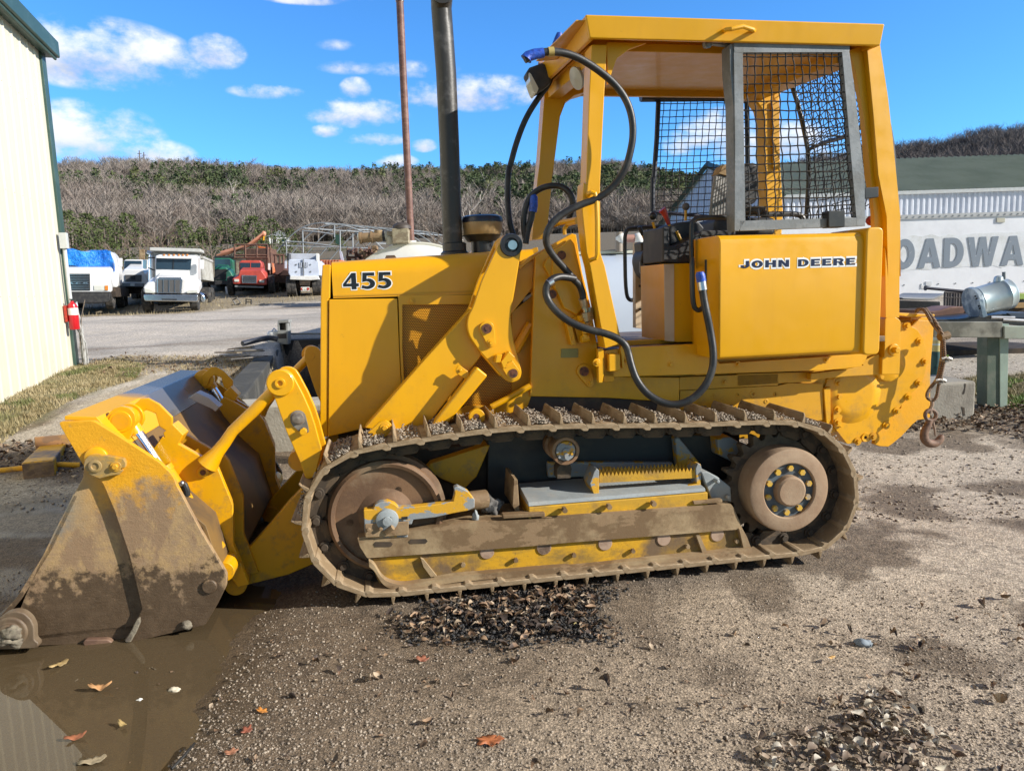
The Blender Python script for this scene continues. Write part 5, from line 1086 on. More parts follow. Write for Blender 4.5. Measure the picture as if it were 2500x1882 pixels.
# unseen broken cloud added overhead and behind the camera as neutral fill light
bk=wm('MAXIMUM',wmr(wm('ABSOLUTE',AZ),.95,1.5,0,1,True),wmr(EL,.62,.95,0,1,True));n5=wnoise(3.2,6,.6,8.0)
bm_=wm('MULTIPLY',wmr(n5,.34,.52,0,1,True),wm('MULTIPLY',bk,wmr(EL,.0,.12)))
skyf=wmix(wm('MULTIPLY',bm_,.9),skyf,(1.6,1.56,1.45))
nt.links.new(skyf,bg.inputs[0]);bg.inputs[1].default_value=.115
sc.view_settings.view_transform='Standard';sc.view_settings.look='None';sc.view_settings.exposure=.50;sc.view_settings.gamma=1;sc.view_settings.use_curve_mapping=False
sc.cycles.max_bounces=6;sc.cycles.transparent_max_bounces=12;sc.cycles.use_denoising=True;sc.cycles.caustics_reflective=False;sc.cycles.caustics_refractive=False
CR.update({20:(160,580,.17179),21:(540,760,.24024),22:(0,1000,.2402),23:(2180,560,.14467),24:(540,540,.18083),25:(860,500,.18083)})
# ------------------------------------------------ ground height
GY=[-60,5.0,6.5,9.3,11.4,14,22,31,38,44,60,95,130,200,260];GZ=[0,0,.07,.31,.44,.55,.74,.80,1.25,1.65,4.0,7.6,10.2,14.5,16]
PIT=[(-2.38,6.78),(-4.33,13.98),(-2.75,13.98),(-.95,6.78)]
def vnoise(x,y,seed=0):
    xi=np.floor(x).astype(np.int64);yi=np.floor(y).astype(np.int64);xf=x-xi;yf=y-yi
    def h(a,b):
        n=(a*374761393+b*668265263+seed*974711)&0x7fffffff;n=((n^(n>>13))*1274126177)&0x7fffffff;n=n^(n>>16);return (n%65536)/65535.
    u=xf*xf*(3-2*xf);v=yf*yf*(3-2*yf)
    return (h(xi,yi)*(1-u)+h(xi+1,yi)*u)*(1-v)+(h(xi,yi+1)*(1-u)+h(xi+1,yi+1)*u)*v-.5
def fbm(x,y,s,o=4,seed=0):
    t=0;a=1
    for k in range(o):t=t+a*vnoise(x*s,y*s,seed+k);s*=2.03;a*=.5
    return t
def sdf(P,poly):
    """signed distance (inside negative) of points to polygon"""
    x,y=P[:,0],P[:,1];d=np.full(len(x),1e9);ins=np.zeros(len(x),bool);n=len(poly)
    for i in range(n):
        ax,ay=poly[i][:2];bx,by=poly[(i+1)%n][:2];ex_,ey_=bx-ax,by-ay
        t=np.clip(((x-ax)*ex_+(y-ay)*ey_)/(ex_*ex_+ey_*ey_+1e-12),0,1);d=np.minimum(d,np.hypot(x-ax-t*ex_,y-ay-t*ey_))
        c=((ay>y)!=(by>y))&(x<(bx-ax)*(y-ay)/(by-ay+1e-12)+ax);ins^=c
    return np.where(ins,-d,d)
def gpoly(s,z=0.):return [ground(*map(float,p.split(',')),z)[:2] for p in s.split()]
def gz_at(u,v):
    r=ray(u,v);lo,hi=.8,200.
    for _ in range(60):
        m_=(lo+hi)/2
        if EYE+r[2]*m_>float(np.interp(r[1]*m_,GY,GZ)):lo=m_
        else:hi=m_
    return Vector((r[0]*lo,r[1]*lo,EYE+r[2]*lo))
def gp2(s):return [tuple(gz_at(*map(float,p.split(',')))[:2]) for p in s.split()]
PUD=gpoly('640,1505 612,1565 576,1626 542,1682 508,1739 470,1795 420,1850 330,1960 -200,2300 -900,1900 -900,1560 -300,1500 0,1490 200,1480 420,1440 560,1420 640,1450 660,1480')
WETB=gpoly('-900,1560 -900,1320 -300,1240 40,1235 190,1225 330,1190 420,1250 540,1330 610,1400 700,1450 400,1520 -200,1580')
CONC=gp2('-500,1010 0,1068 120,1040 200,990 300,945 380,915 470,905 440,930 330,985 280,1030 130,1080 60,1120 -100,1150 -500,1180')
CONC2=gp2('-600,1165 0,1165 60,1160 120,1172 220,1180 300,1182 260,1300 0,1300 -600,1300')
GRASS=gp2('-700,1000 -300,985 0,955 186,892 300,880 360,890 330,925 200,975 60,1045 0,1090 -400,1200')
DRY=gp2('190,890 300,872 500,872 640,880 760,900 700,960 560,985 470,960 400,905 300,930')
PILE=gp2('-80,1100 60,1085 200,1075 330,1075 380,1140 300,1180 150,1172 60,1158 -80,1162')
TRKST=[( -40,29.0),(-24,28.4),(-14.4,28.8),(-9,35.0),(-5,35.2),(-3,40),(-6,60),(-50,60)]
RLEAF=gp2('2120,1020 2300,985 2560,985 2560,1075 2400,1045 2250,1050 2150,1055')
RGRS=gp2('2240,925 2420,915 2560,905 2560,1000 2420,985 2380,960 2260,955')
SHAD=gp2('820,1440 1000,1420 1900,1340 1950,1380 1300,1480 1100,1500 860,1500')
def Gz(x,y,micro=True):
    z=np.interp(y,GY,GZ);z=z-.045*np.clip((x-.0)/2.0,0,1)*np.clip((7.5-y)/2,0,1)
    P=np.stack([x,y],1);d=sdf(P,PUD);near=np.clip((9-y)/4,0,1)
    if micro:
        z=z+near*(fbm(x,y,1.1,4,3)*.022+fbm(x,y,9,3,9)*.006)+(1-near)*fbm(x,y,.35,4,5)*.10*np.clip((60-y)/30,0,1)+fbm(x,y,38,2,21)*.004*np.clip((6-y)/3,0,1)
    basin=np.clip(.5-(d+fbm(x,y,2.6,4,31)*(.22+.5*np.clip((y-3.7)*2,0,1)))/.35,0,1);basin=basin*basin*(3-2*basin)
    z=z-basin*.036
    dq=sdf(P,PIT);z=z-1.3*np.clip(.0-dq/.12,0,1)
    dp=sdf(P,PILE);z=z+np.clip(-dp/.5,0,1)*(.05+fbm(x,y,6,3,77)*.05)
    return z,d
na,nr=640,680
ang=np.linspace(rad(-112),rad(112),na);rr_=.55*np.exp(np.linspace(0,math.log(240/.55),nr))
A_,R_=np.meshgrid(ang,rr_);gx=(R_*np.sin(A_)).ravel();gy=(R_*np.cos(A_)).ravel();gz,dpud=Gz(gx,gy)
idx=np.arange(na*nr).reshape(nr,na);Fq=np.stack([idx[:-1,:-1],idx[:-1,1:],idx[1:,1:],idx[1:,:-1]],-1).reshape(-1,4)
# albedo of the different surfaces (dirt, yard gravel, concrete, grass, wet), plus shade painted below the track
Pp=np.stack([gx,gy],1);n1_=fbm(gx,gy,.55,5,101);n2_=fbm(gx,gy,2.7,4,55);n3_=fbm(gx*.25,gy,.9,4,77)
def lerp(a,b,t):return a+(b-a)*np.clip(t,0,1)[:,None]
colA=np.tile(np.array([[.47,.375,.27]]),(len(gx),1))
colA=lerp(colA,np.array([[.21,.155,.105]]),.62+(-gx-.0)*.6+n1_*1.7+n2_*.5)      # browner, damper to the left
colA=lerp(colA,np.array([[.62,.52,.40]]),(gx-.7)*.38+n1_*1.6+n2_*.5-.05)
colA=lerp(colA,np.array([[.24,.185,.13]]),(n2_+n1_*.8-.13)*5)
yard=np.array([[.58,.52,.44]]);t_=np.clip((gy-7.6)/1.6,0,1);colA=lerp(colA,yard,t_)
far_=np.clip((gy-9)/3,0,1);colA=lerp(colA,np.array([[.73,.64,.53]]),far_*(n3_*2.2+.30));colA=lerp(colA,np.array([[.36,.29,.22]]),far_*(n3_*-2.2-.2))
def zone(poly,c,w=.25,nz=.3,amt=1):
    global colA
    d=sdf(Pp,poly);t=np.clip(.5-(d+n2_*nz)/w,0,1)*amt;colA=lerp(colA,np.array([c]),t);return t
zone(DRY,(.30,.24,.16),.5,.8,.75);zc=zone(CONC,(.50,.43,.335),.06,.12);zc2=zone(CONC2,(.46,.40,.31),.06,.06);zone(GRASS,(.22,.20,.10),.3,.3);zone(PILE,(.20,.155,.115),.15,.3)
colA=lerp(colA,np.array([[.21,.17,.11]]),np.clip((gy-50)/8,0,1))
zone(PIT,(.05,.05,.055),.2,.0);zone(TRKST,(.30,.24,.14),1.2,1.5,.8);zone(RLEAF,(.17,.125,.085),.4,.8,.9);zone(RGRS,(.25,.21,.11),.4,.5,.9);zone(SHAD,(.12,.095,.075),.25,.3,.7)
damp=np.clip(1-(dpud+n2_*.5+n1_*.3)/1.3,0,1)*np.clip((5.2-gy),0,1);colA=lerp(colA,np.array([[.165,.118,.075]]),damp*.85)
dwb=sdf(Pp,WETB);wet=np.clip(.55-(dpud+n2_*.25)/.55,0,1);wet=np.maximum(wet,np.clip(.5-(dwb+n2_*.3)/.3,0,1)*np.clip(.75+n2_*1.6+fbm(gx*.7,gy*2.2,3.,4,19)*1.8,.25,1));shal=np.clip(wet*1.2,0,1);colA=lerp(colA,np.array([[.115,.080,.045]]),shal*.9)
bck=np.clip((gy-3.9)/.6,0,1)*wet;colA=lerp(colA,np.array([[.15,.135,.11]]),bck)
g=rawmesh('ground',np.stack([gx,gy,gz],1),Fq,None,smooth=True) if False else None
t=NT('yard_ground');at=t.n('ShaderNodeAttribute',attribute_name='tone');aw=t.n('ShaderNodeAttribute',attribute_name='wet')
vo=t.n('ShaderNodeTexVoronoi');vo.inputs['Scale'].default_value=105;t.l(*t.pos(),vo,'Vector');vb=t.n('ShaderNodeTexVoronoi');vb.inputs['Scale'].default_value=38;t.l(*t.pos(),vb,'Vector')
nz1=t.noise(260,3,.7,world=True);nz2=t.noise(16,6,.65,world=True);nz3=t.noise(2.3,5,.6,world=True)
sp1=t.n('ShaderNodeSeparateColor');t.l(vo,'Color',sp1,'Color');sp2=t.n('ShaderNodeSeparateColor');t.l(vb,'Color',sp2,'Color')
bright=t.math('ADD',t.math('MULTIPLY',sp1.outputs[0],.62),t.math('MULTIPLY',sp2.outputs[1],.34));bright=t.math('ADD',bright,t.math('MULTIPLY',nz2.outputs['Fac'],.55));bright=t.math('ADD',bright,t.math('MULTIPLY',nz3.outputs['Fac'],.25));bright=t.math('ADD',bright,.03)
# crevices between stones
cre=t.ramp(vo,'Distance',.25,.75);bright=t.math('MULTIPLY',bright,t.math('SUBTRACT',1.06,t.math('MULTIPLY',cre.outputs[0],.42)))
wetf=t.math('SUBTRACT',1.0,t.math('MULTIPLY',aw.outputs['Fac'],.62));bright2=t.math('ADD',t.math('MULTIPLY',bright,wetf),t.math('MULTIPLY',t.math('SUBTRACT',1.0,wetf),.85))
vm=t.n('ShaderNodeVectorMath',operation='SCALE');t.l(at,'Color',vm,0);t.t.links.new(bright2,vm.inputs['Scale']);t.t.links.new(vm.outputs[0],t.b.inputs['Base Color'])
rg=t.n('ShaderNodeMapRange');rg.inputs['To Min'].default_value=.92;rg.inputs['To Max'].default_value=.33;t.t.links.new(aw.outputs['Fac'],rg.inputs['Value']);t.sets(Roughness=rg.outputs[0])
t.b.inputs['Specular IOR Level'].default_value=.35
b1=t.bump(t.math('SUBTRACT',1.0,vo.outputs['Distance']),.55,.006);b2=t.bump(t.math('ADD',t.math('MULTIPLY',nz1.outputs['Fac'],.5),t.math('MULTIPLY',nz2.outputs['Fac'],1.2)),.5,.012,b1);GROUND=t.m
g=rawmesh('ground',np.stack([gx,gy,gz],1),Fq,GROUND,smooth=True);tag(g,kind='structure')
ca=g.data.attributes.new('tone','FLOAT_COLOR','POINT');ca.data.foreach_set('color',np.concatenate([colA,np.ones((len(gx),1))],1).astype(np.float32).ravel())
wa_=g.data.attributes.new('wet','FLOAT','POINT');wa_.data.foreach_set('value',np.clip(wet,0,1).astype(np.float32))
# ------------------------------------------------ puddle water
t=NT('muddy_water');t.t.nodes.remove(t.b);fr_=t.n('ShaderNodeFresnel');fr_.inputs[0].default_value=1.55;tr=t.n('ShaderNodeBsdfTransparent');tr.inputs[0].default_value=(.62,.52,.38,1);gl=t.n('ShaderNodeBsdfGlossy');gl.inputs['Roughness'].default_value=.015
mx=t.n('ShaderNodeMixShader');t.l(fr_,0,mx,0);df=t.n('ShaderNodeBsdfDiffuse');df.inputs[0].default_value=(.15,.108,.06,1);mt=t.n('ShaderNodeMixShader');mt.inputs[0].default_value=.62;t.l(tr,0,mt,1);t.l(df,0,mt,2);t.l(mt,0,mx,1);t.l(gl,0,mx,2);t.l(mx,0,t.out,'Surface')
bn=t.n('ShaderNodeBump');bn.inputs['Strength'].default_value=.03;bn.inputs['Distance'].default_value=.004;wn_=t.noise(9,2,.5,world=True);t.l(wn_,'Fac',bn,'Height');t.l(bn,'Normal',gl,'Normal');t.l(bn,'Normal',fr_,'Normal')
pp=[Vector((p[0],p[1])) for p in PUD];cc_=sum(pp,Vector((0,0)))/len(pp);m=MB()
pv=[(p[0]+(p-cc_).normalized()[0]*.25,p[1]+(p-cc_).normalized()[1]*.25,-.016) for p in pp]
pv=chaikin(pv,2);ar=sum(pv[i][0]*pv[(i+1)%len(pv)][1]-pv[(i+1)%len(pv)][0]*pv[i][1] for i in range(len(pv)))
if ar<0:pv=pv[::-1]
me_=bpy.data.meshes.new('puddle_water');me_.from_pydata(pv,[],[tuple(range(len(pv)))]);me_.materials.append(t.m);wo=bpy.data.objects.new('puddle_water',me_);COL.objects.link(wo);tag(wo,kind='structure')
def zg(x,y):return float(Gz(np.array([float(x)]),np.array([float(y)]))[0][0])
# ------------------------------------------------ loose stones (gravel)
rg_=np.random.default_rng(11)
def scatter(n,fn):
    """sample pixels, drop onto ground"""
    out=[]
    for _ in range(n):
        u=rg_.uniform(-60,2560);v=fn();r=ray(u,v)
        out.append((r[0],r[1],r[2]))
    return out
N=52000;v_=1385+ (1960-1385)*rg_.random(N)**.8;u_=rg_.uniform(-80,2580,N)
a=(u_-CX)/F;b=-(v_-CY)/F;X=a*cr+b*sr;Yv=-a*sr+b*cr;rx,ry,rz=X,cp+sp*Yv,-sp+cp*Yv;tt=-EYE/rz;sx_,sy_=rx*tt,ry*tt
keep=(fbm(sx_,sy_,3.1,3,64)+fbm(sx_,sy_,.8,2,12)+.25*np.sign(sx_+1.0)>-.02+.10*np.clip(sx_,-1,1.5)+rg_.uniform(-.4,.4,N))
dd=sdf(np.stack([sx_,sy_],1),PUD);keep&=(dd>-.02)|(rg_.random(N)<.08)
sx_,sy_=sx_[keep],sy_[keep];sz_,_=Gz(sx_,sy_);rad_=.0014+.0050*rg_.random(len(sx_))**5
t=NT('gravel_stones');q=t.n('ShaderNodeTexVoronoi');q.inputs['Scale'].default_value=120;t.l(*t.pos(),q,'Vector');sp3=t.n('ShaderNodeSeparateColor');t.l(q,'Color',sp3,'Color')
t.setc(t.mix(sp3.outputs[0],(.13,.10,.075),(.42,.35,.27)));t.sets(Roughness=.9);STONE=t.m
tag(pebbles('gravel',np.stack([sx_,sy_,sz_+rad_*.25,rad_],1),STONE,seed=5,flat=.7),kind='stuff')
# mid distance gravel behind the machine
N=9000;v_=905+(1200-905)*rg_.random(N);u_=rg_.uniform(0,2560,N);a=(u_-CX)/F;b=-(v_-CY)/F;X=a*cr+b*sr;Yv=-a*sr+b*cr;tt=-(EYE-.15)/(-sp+cp*Yv);sx_,sy_=X*tt,(cp+sp*Yv)*tt;sz_,_=Gz(sx_,sy_);rad_=.004+.010*rg_.random(N)**4
tag(pebbles('gravel',np.stack([sx_,sy_,sz_+rad_*.2,rad_],1),STONE,seed=6),kind='stuff')
# ------------------------------------------------ fallen leaves
def leafmesh(n,xy,size,seed,mat,name,curl=.5,zoff=.004,z_fn=None):
    """many curled leaves: each 2x4 grid strip shaped like a leaf"""
    rg=np.random.default_rng(seed);xs=np.array([-1,-.6,-.15,.35,.8,1.05]);wd=np.array([.05,.42,.55,.42,.2,.03]);base=[]
    for x,w_ in zip(xs,wd):base+=[(x,-w_,0),(x,0,0),(x,w_,0)]
    base=np.array(base)*.5;nb=len(base);fc=[]
    for i in range(5):
        for k in range(2):fc.append((i*3+k,i*3+k+1,(i+1)*3+k+1,(i+1)*3+k))
    fc=np.array(fc);sz=size*rg.uniform(.55,1.3,n);c1=rg.uniform(-1,1,n)*curl*2.2;c2=rg.uniform(.1,1.5,n)*curl*2
    B=np.repeat(base[None],n,0);x,y=B[:,:,0],B[:,:,1]*rg.uniform(.6,1.2,(n,1));z=c1[:,None]*x*x+c2[:,None]*np.abs(y)*1.0+rg.uniform(-.06,.06,(n,nb))
    a3=rg.uniform(-.5,.5,(n,1))*curl*1.6;y2=y*np.cos(a3)-z*np.sin(a3);z2=y*np.sin(a3)+z*np.cos(a3);a2=rg.uniform(-.6,.6,(n,1))*curl*1.3;x3=x*np.cos(a2)+z2*np.sin(a2);z3=-x*np.sin(a2)+z2*np.cos(a2)
    th=rg.uniform(0,6.283,(n,1));X3=x3*np.cos(th)-y2*np.sin(th);Y3=x3*np.sin(th)+y2*np.cos(th)
    V=np.stack([X3,Y3,z3-z3.min(1,keepdims=True)],2)*sz[:,None,None];gz_,_=Gz(xy[:,0],xy[:,1]);
    lift=z_fn(n,rg) if z_fn else 0;V+=np.stack([xy[:,0],xy[:,1],gz_+zoff+lift],1)[:,None,:]
    FF=fc[None]+(np.arange(n)*nb)[:,None,None];return rawmesh(name,V.reshape(-1,3),FF.reshape(-1,4),mat)
def leafmat(name,cs,sc_=14):
    t=NT(name);q=t.n('ShaderNodeTexVoronoi');q.inputs['Scale'].default_value=sc_;t.l(*t.pos(),q,'Vector');s=t.n('ShaderNodeSeparateColor');t.l(q,'Color',s,'Color')
    c=cs[0]
    for i,k in enumerate(cs[1:]):c=t.mix(t.ramp(s,0,(i+.4)/len(cs),(i+.6)/len(cs)).outputs[0],c,k)
    n=t.noise(120,4,.6,world=True);c=t.mix(t.math('MULTIPLY',t.ramp(n,'Fac',.4,.7).outputs[0],.4),c,tuple(x*.45 for x in cs[0]));t.setc(c);t.sets(Roughness=.7);return t.m
LITT=leafmat('dry_leaf_litter',[(.10,.065,.04),(.34,.22,.13),(.20,.12,.07),(.46,.36,.25),(.07,.05,.04)],34)
PALEL=leafmat('pale_dry_leaves',[(.50,.44,.33),(.30,.22,.15),(.58,.52,.42),(.16,.11,.075)],26)
def inpoly(poly,n,z=0.):
    xs=[p[0] for p in poly];ys=[p[1] for p in poly];o=np.zeros((0,2))
    while len(o)<n:
        q=np.stack([rg_.uniform(min(xs),max(xs),n*2),rg_.uniform(min(ys),max(ys),n*2)],1);o=np.concatenate([o,q[sdf(q,poly)<0]])
    return o[:n]
L1p=gpoly('1010,1500 1080,1465 1250,1440 1420,1430 1500,1440 1440,1480 1490,1540 1460,1565 1340,1560 1240,1590 1150,1570 1060,1560 990,1545')
def spread_(q,lo=.65,hi=1.28):
    c=q.mean(0);return c+(q-c)*rg_.uniform(lo,hi,(len(q),1))
tag(leafmesh(420,spread_(inpoly(L1p,420)),.045,1,LITT,'leaf_litter',z_fn=lambda n,r:r.random(n)**2*.02),'heap of dry brown leaves and black grit in front of the track','leaf litter',kind='stuff')
BLG=simple('black_grit',(.02,.021,.024),(.07,.06,.05),rough=.8,scale=90)
q=spread_(inpoly(L1p,5200),.5,1.25);qz,_=Gz(q[:,0],q[:,1]);tag(pebbles('black_grit',np.stack([q[:,0],q[:,1],qz+rg_.random(len(q))**2*.018,.004+.006*rg_.random(len(q))**2],1),BLG,seed=9),kind='stuff')
L2p=gpoly('2080,1700 2140,1660 2190,1690 2250,1760 2270,1800 2230,1830 2300,1882 2280,1930 1900,1930 1850,1850 1900,1790 2000,1780 2040,1740')
tag(leafmesh(330,spread_(inpoly(L2p,330),.7,1.35),.040,2,PALEL,'leaf_litter',z_fn=lambda n,r:r.random(n)**2*.016),'drift of pale curled dry leaves at the lower right corner','leaf litter',kind='stuff')
q=inpoly(gpoly('0,1600 640,1560 900,1520 1400,1560 2500,1480 2500,1882 0,1882'),150);tag(leafmesh(150,q,.022,3,LITT,'leaf_litter'),'small broken leaf bits scattered over the damp gravel','leaf litter',kind='stuff')
q=inpoly(gpoly('700,1560 1400,1600 2500,1420 2500,1882 600,1882'),70);tag(leafmesh(70,q,.04,31,LITT,'leaf_litter',curl=.8),'curled dark leaves dotted over the open gravel','leaf litter',kind='stuff')
q=np.concatenate([inpoly(RLEAF,700),inpoly(PILE,500),inpoly(DRY,260)]);tag(leafmesh(len(q),q,.05,4,LITT,'leaf_litter',curl=.6,z_fn=lambda n,r:r.random(n)**2*.03),'brown leaf litter lying along the edges of the yard','leaf litter',kind='stuff')
q=inpoly(gpoly('0,1590 420,1570 400,1620 200,1660 0,1640'),60);tag(leafmesh(60,q,.05,14,leafmat('soaked_leaves',[(.07,.055,.04),(.14,.11,.07),(.22,.18,.12)],30),'leaf_litter',curl=.12),'soaked dull leaves lying at the foot of the bucket','leaf litter',kind='stuff')
def oneleaf(u,v,size,label,cs,lobes=0,rot=0,curl=.2,cat='leaf'):
    p=ground(u,v);x0_,y0_=p[0],p[1];z0_=max(zg(x0_,y0_),-.016)+.004;bm=bmesh.new();n=26;ctr=bm.verts.new((0,0,size*.08));vs=[]
    for i in range(n):
        t_=2*math.pi*i/n;r=size*(.5*(1 if not lobes else (.62+.38*abs(math.cos(t_*lobes/2))))) ;x=r*math.cos(t_)*1.15;y=r*math.sin(t_)*(.75 if lobes else .42)
        vs.append(bm.verts.new((x,y,curl*(x*x+1.8*y*y)/size*1.4+R.uniform(0,.05)*size)))
    for i in range(n):bm.faces.new((ctr,vs[i],vs[(i+1)%n]))
    bmesh.ops.subdivide_edges(bm,edges=bm.edges[:],cuts=1)
    for v_ in bm.verts:v_.co.z+=noise.noise(v_.co*60)*size*.10
    me=bpy.data.meshes.new('fallen_leaf');bm.to_mesh(me);bm.free();me.materials.append(simple('leaf_'+label[:6],cs,tuple(c*.6 for c in cs),rough=.6,scale=50));me.polygons.foreach_set('use_smooth',[True]*len(me.polygons))
    o=bpy.data.objects.new('fallen_leaf',me);COL.objects.link(o);o.location=(x0_,y0_,z0_);o.rotation_euler=(R.uniform(-.15,.15),R.uniform(-.15,.15),rad(rot));s=o.modifiers.new('th','SOLIDIFY');s.thickness=.0008;return tag(o,label,cat,'single fallen leaves on the wet gravel')
OR=(.42,.14,.05);oneleaf(1195,1812,.085,'large orange brown oak leaf at the bottom centre of the gravel',OR,5,10)
oneleaf(245,1675,.070,'pale orange curled leaf lying in the shallow puddle below the bucket',(.52,.28,.12),0,15,.9)
oneleaf(185,1793,.060,'rust red leaf floating near the edge of the bright puddle reflection',(.36,.13,.06),0,20,.5)
oneleaf(603,1790,.045,'dark red oak leaf beside the black twig',(.28,.09,.05),5,80,.5)
oneleaf(640,1745,.040,'small orange and red leaf right of the puddle edge',(.55,.22,.04),5,-20,.4)
oneleaf(142,1617,.070,'long yellow brown leaf just in front of the bucket corner',(.40,.28,.12),0,65,.3)
oneleaf(300,1765,.045,'small folded yellow leaf between the puddle leaves',(.42,.30,.12),0,-40,.9)
oneleaf(1030,1612,.050,'reddish brown leaf alone on gravel under the front of the track',(.30,.11,.06),5,10,.5)
oneleaf(2030,1598,.035,'bright tan leaf on the pale gravel at the right',(.60,.36,.12),0,30,.4)
oneleaf(2215,1720,.030,'tiny orange leaf above the drift of pale leaves',(.55,.30,.12),0,0,.5)
oneleaf(1402,1523,.035,'small cream leaf standing in the heap by the track',(.60,.50,.22),0,70,.6)
oneleaf(565,1840,.040,'short brown leaf near the bottom edge right of the twig',(.34,.15,.08),5,30,.4)
oneleaf(225,1850,.075,'long pale tan leaf in the bottom left puddle corner',(.40,.32,.20),0,12,.2)
p=ground(455,1845);m=MB().tube([(0,0,.006),(.015,.05,.012),(.022,.09,.016),(.020,.12,.01)],[.005,.0045,.005,.004],7);o=m.done('twig',simple('black_twig',(.02,.018,.016)));o.location=(p[0]-.02,p[1]-.06,zg(p[0],p[1]));tag(o,'short black curved twig lying on the damp gravel','twig')
def stone(u,v,r_,label,mat,seed):
    p=ground(u,v);o=clod('stone',(p[0],p[1],zg(p[0],p[1])+r_*.35),r_,mat,None,seed,(1.3,.8,.7));return tag(o,label,'stone')
stone(2110,1558,.026,'bluish grey stone alone on the gravel at the right',simple('blue_stone',(.22,.26,.29),rough=.8),3)
stone(425,1674,.017,'small round cream pebble in the shallow puddle',simple('cream_stone',(.62,.55,.42)),5)
stone(340,1697,.012,'tiny white chip lying in the puddle',simple('white_chip',(.75,.74,.70)),6)
# ------------------------------------------------ grass
def grass(name,poly,n,h,mat,seed=1,label=None):
    rg=np.random.default_rng(seed);q=inpoly(poly,n);z,_=Gz(q[:,0],q[:,1]);cl=.5+.9*np.clip(fbm(q[:,0],q[:,1],2.4,3,5)+.4,0,1);th=rg.uniform(0,6.28,n);hh=h*cl*rg.uniform(.4,1.2,n);w_=.004+.004*rg.random(n);w_*=max(1,h/.09)
    dx,dy=np.cos(th),np.sin(th);lean=rg.uniform(.1,.9,n)*hh
    b0=np.stack([q[:,0]-dy*w_,q[:,1]+dx*w_,z-.005],1);b1=np.stack([q[:,0]+dy*w_,q[:,1]-dx*w_,z-.005],1);tp_=np.stack([q[:,0]+dx*lean,q[:,1]+dy*lean,z+hh],1)
    V=np.stack([b0,b1,tp_],1).reshape(-1,3);o=rawmesh(name,V,np.arange(n*3).reshape(-1,3),mat);return tag(o,label,'grass' if label else None,kind='stuff')
GR=leafmat('mixed_grass',[(.32,.26,.13),(.15,.17,.05),(.38,.31,.17),(.28,.24,.11),(.34,.27,.14)],3);DG=leafmat('dry_grass',[(.34,.27,.14),(.26,.19,.10),(.40,.33,.19)],3)
grass('grass',GRASS,26000,.05,GR,1,'patchy green and straw coloured grass along the foot of the metal building')
grass('dry_grass',DRY,6000,.04,DG,2,'thin dry grass behind the bucket')
grass('grass',RGRS,4200,.06,leafmat('green_grass',[(.10,.20,.03),(.20,.26,.06),(.30,.24,.12)],3),3,'green grass around the foot of the guard rail post')
grass('dry_grass',TRKST,16000,.16,DG,4,'brown dry grass under the parked trucks')
# weed by the concrete kerb
def weed(u,v,label,h=.12):
    p=gz_at(u,v);m=MB()
    for i in range(14):
        a=2*math.pi*i/14+R.random();l=h*R.uniform(.6,1.1);w_=.008;dx,dy=math.cos(a),math.sin(a);k=R.uniform(.4,.9)
        pts=[(0,0,0),(dx*l*.4*k,dy*l*.4*k,l*.6),(dx*l*k,dy*l*k,l*R.uniform(.5,.8))]
        m.add([(pts[0][0]-dy*w_,pts[0][1]+dx*w_,0),(pts[0][0]+dy*w_,pts[0][1]-dx*w_,0),(pts[1][0]+dy*w_,pts[1][1]-dx*w_,pts[1][2]),pts[2],(pts[1][0]-dy*w_,pts[1][1]+dx*w_,pts[1][2])],[(0,1,2,3,4)])
    o=m.done('weed',simple('weed_green',(.16,.30,.04),(.30,.36,.08)));o.location=p;return tag(o,label,'weed')
weed(670,1100,'bright green weed tuft growing at the foot of the concrete kerb',.10)
weed(2300,880,'small green weed growing behind the concrete block on the right',.10)
# ------------------------------------------------ generic frames
class Fr:
    def __init__(s,o,yaw):s.o=o;s.a=rad(yaw);s.ex=(math.cos(s.a),math.sin(s.a));s.ey=(-math.sin(s.a),math.cos(s.a))
    def loc(s,u,v,y):
        r=ray(u,v);r0=r[0]*s.ey[0]+r[1]*s.ey[1];o=s.o[0]*s.ey[0]+s.o[1]*s.ey[1];t=(o+y)/r0;p=(r[0]*t,r[1]*t,EYE+r[2]*t)
        return ((p[0]-s.o[0])*s.ex[0]+(p[1]-s.o[1])*s.ex[1],p[2]-s.o[2])
    def K(s,c,st,y):return [s.loc(u,v,y) for u,v in K(c,st)]
    def p(s,c,x,yy,y):
        a=s.loc(CR[c][0]+x*CR[c][2],CR[c][1]+yy*CR[c][2],y);return (a[0],y,a[1])
def thing(name,label,cat,o,yaw,group=None):
    e=empty(name,o,label,cat,rad(yaw),group);return e,Fr(o,yaw)
CONCR=simple('weathered_concrete',(.30,.275,.23),(.15,.13,.105),rough=.9,scale=3.5,th=(.45,.7),bump=.6,bscale=50,bd=.008)
CONCL=simple('pale_concrete',(.40,.37,.31),(.22,.19,.15),rough=.9,scale=4,th=(.5,.75),bump=.6,bscale=40,bd=.008)
CONCD=simple('mossy_dark_concrete',(.045,.044,.04),(.10,.095,.08),rough=.9,scale=3,th=(.5,.7),bump=.6,bscale=30,bd=.01)
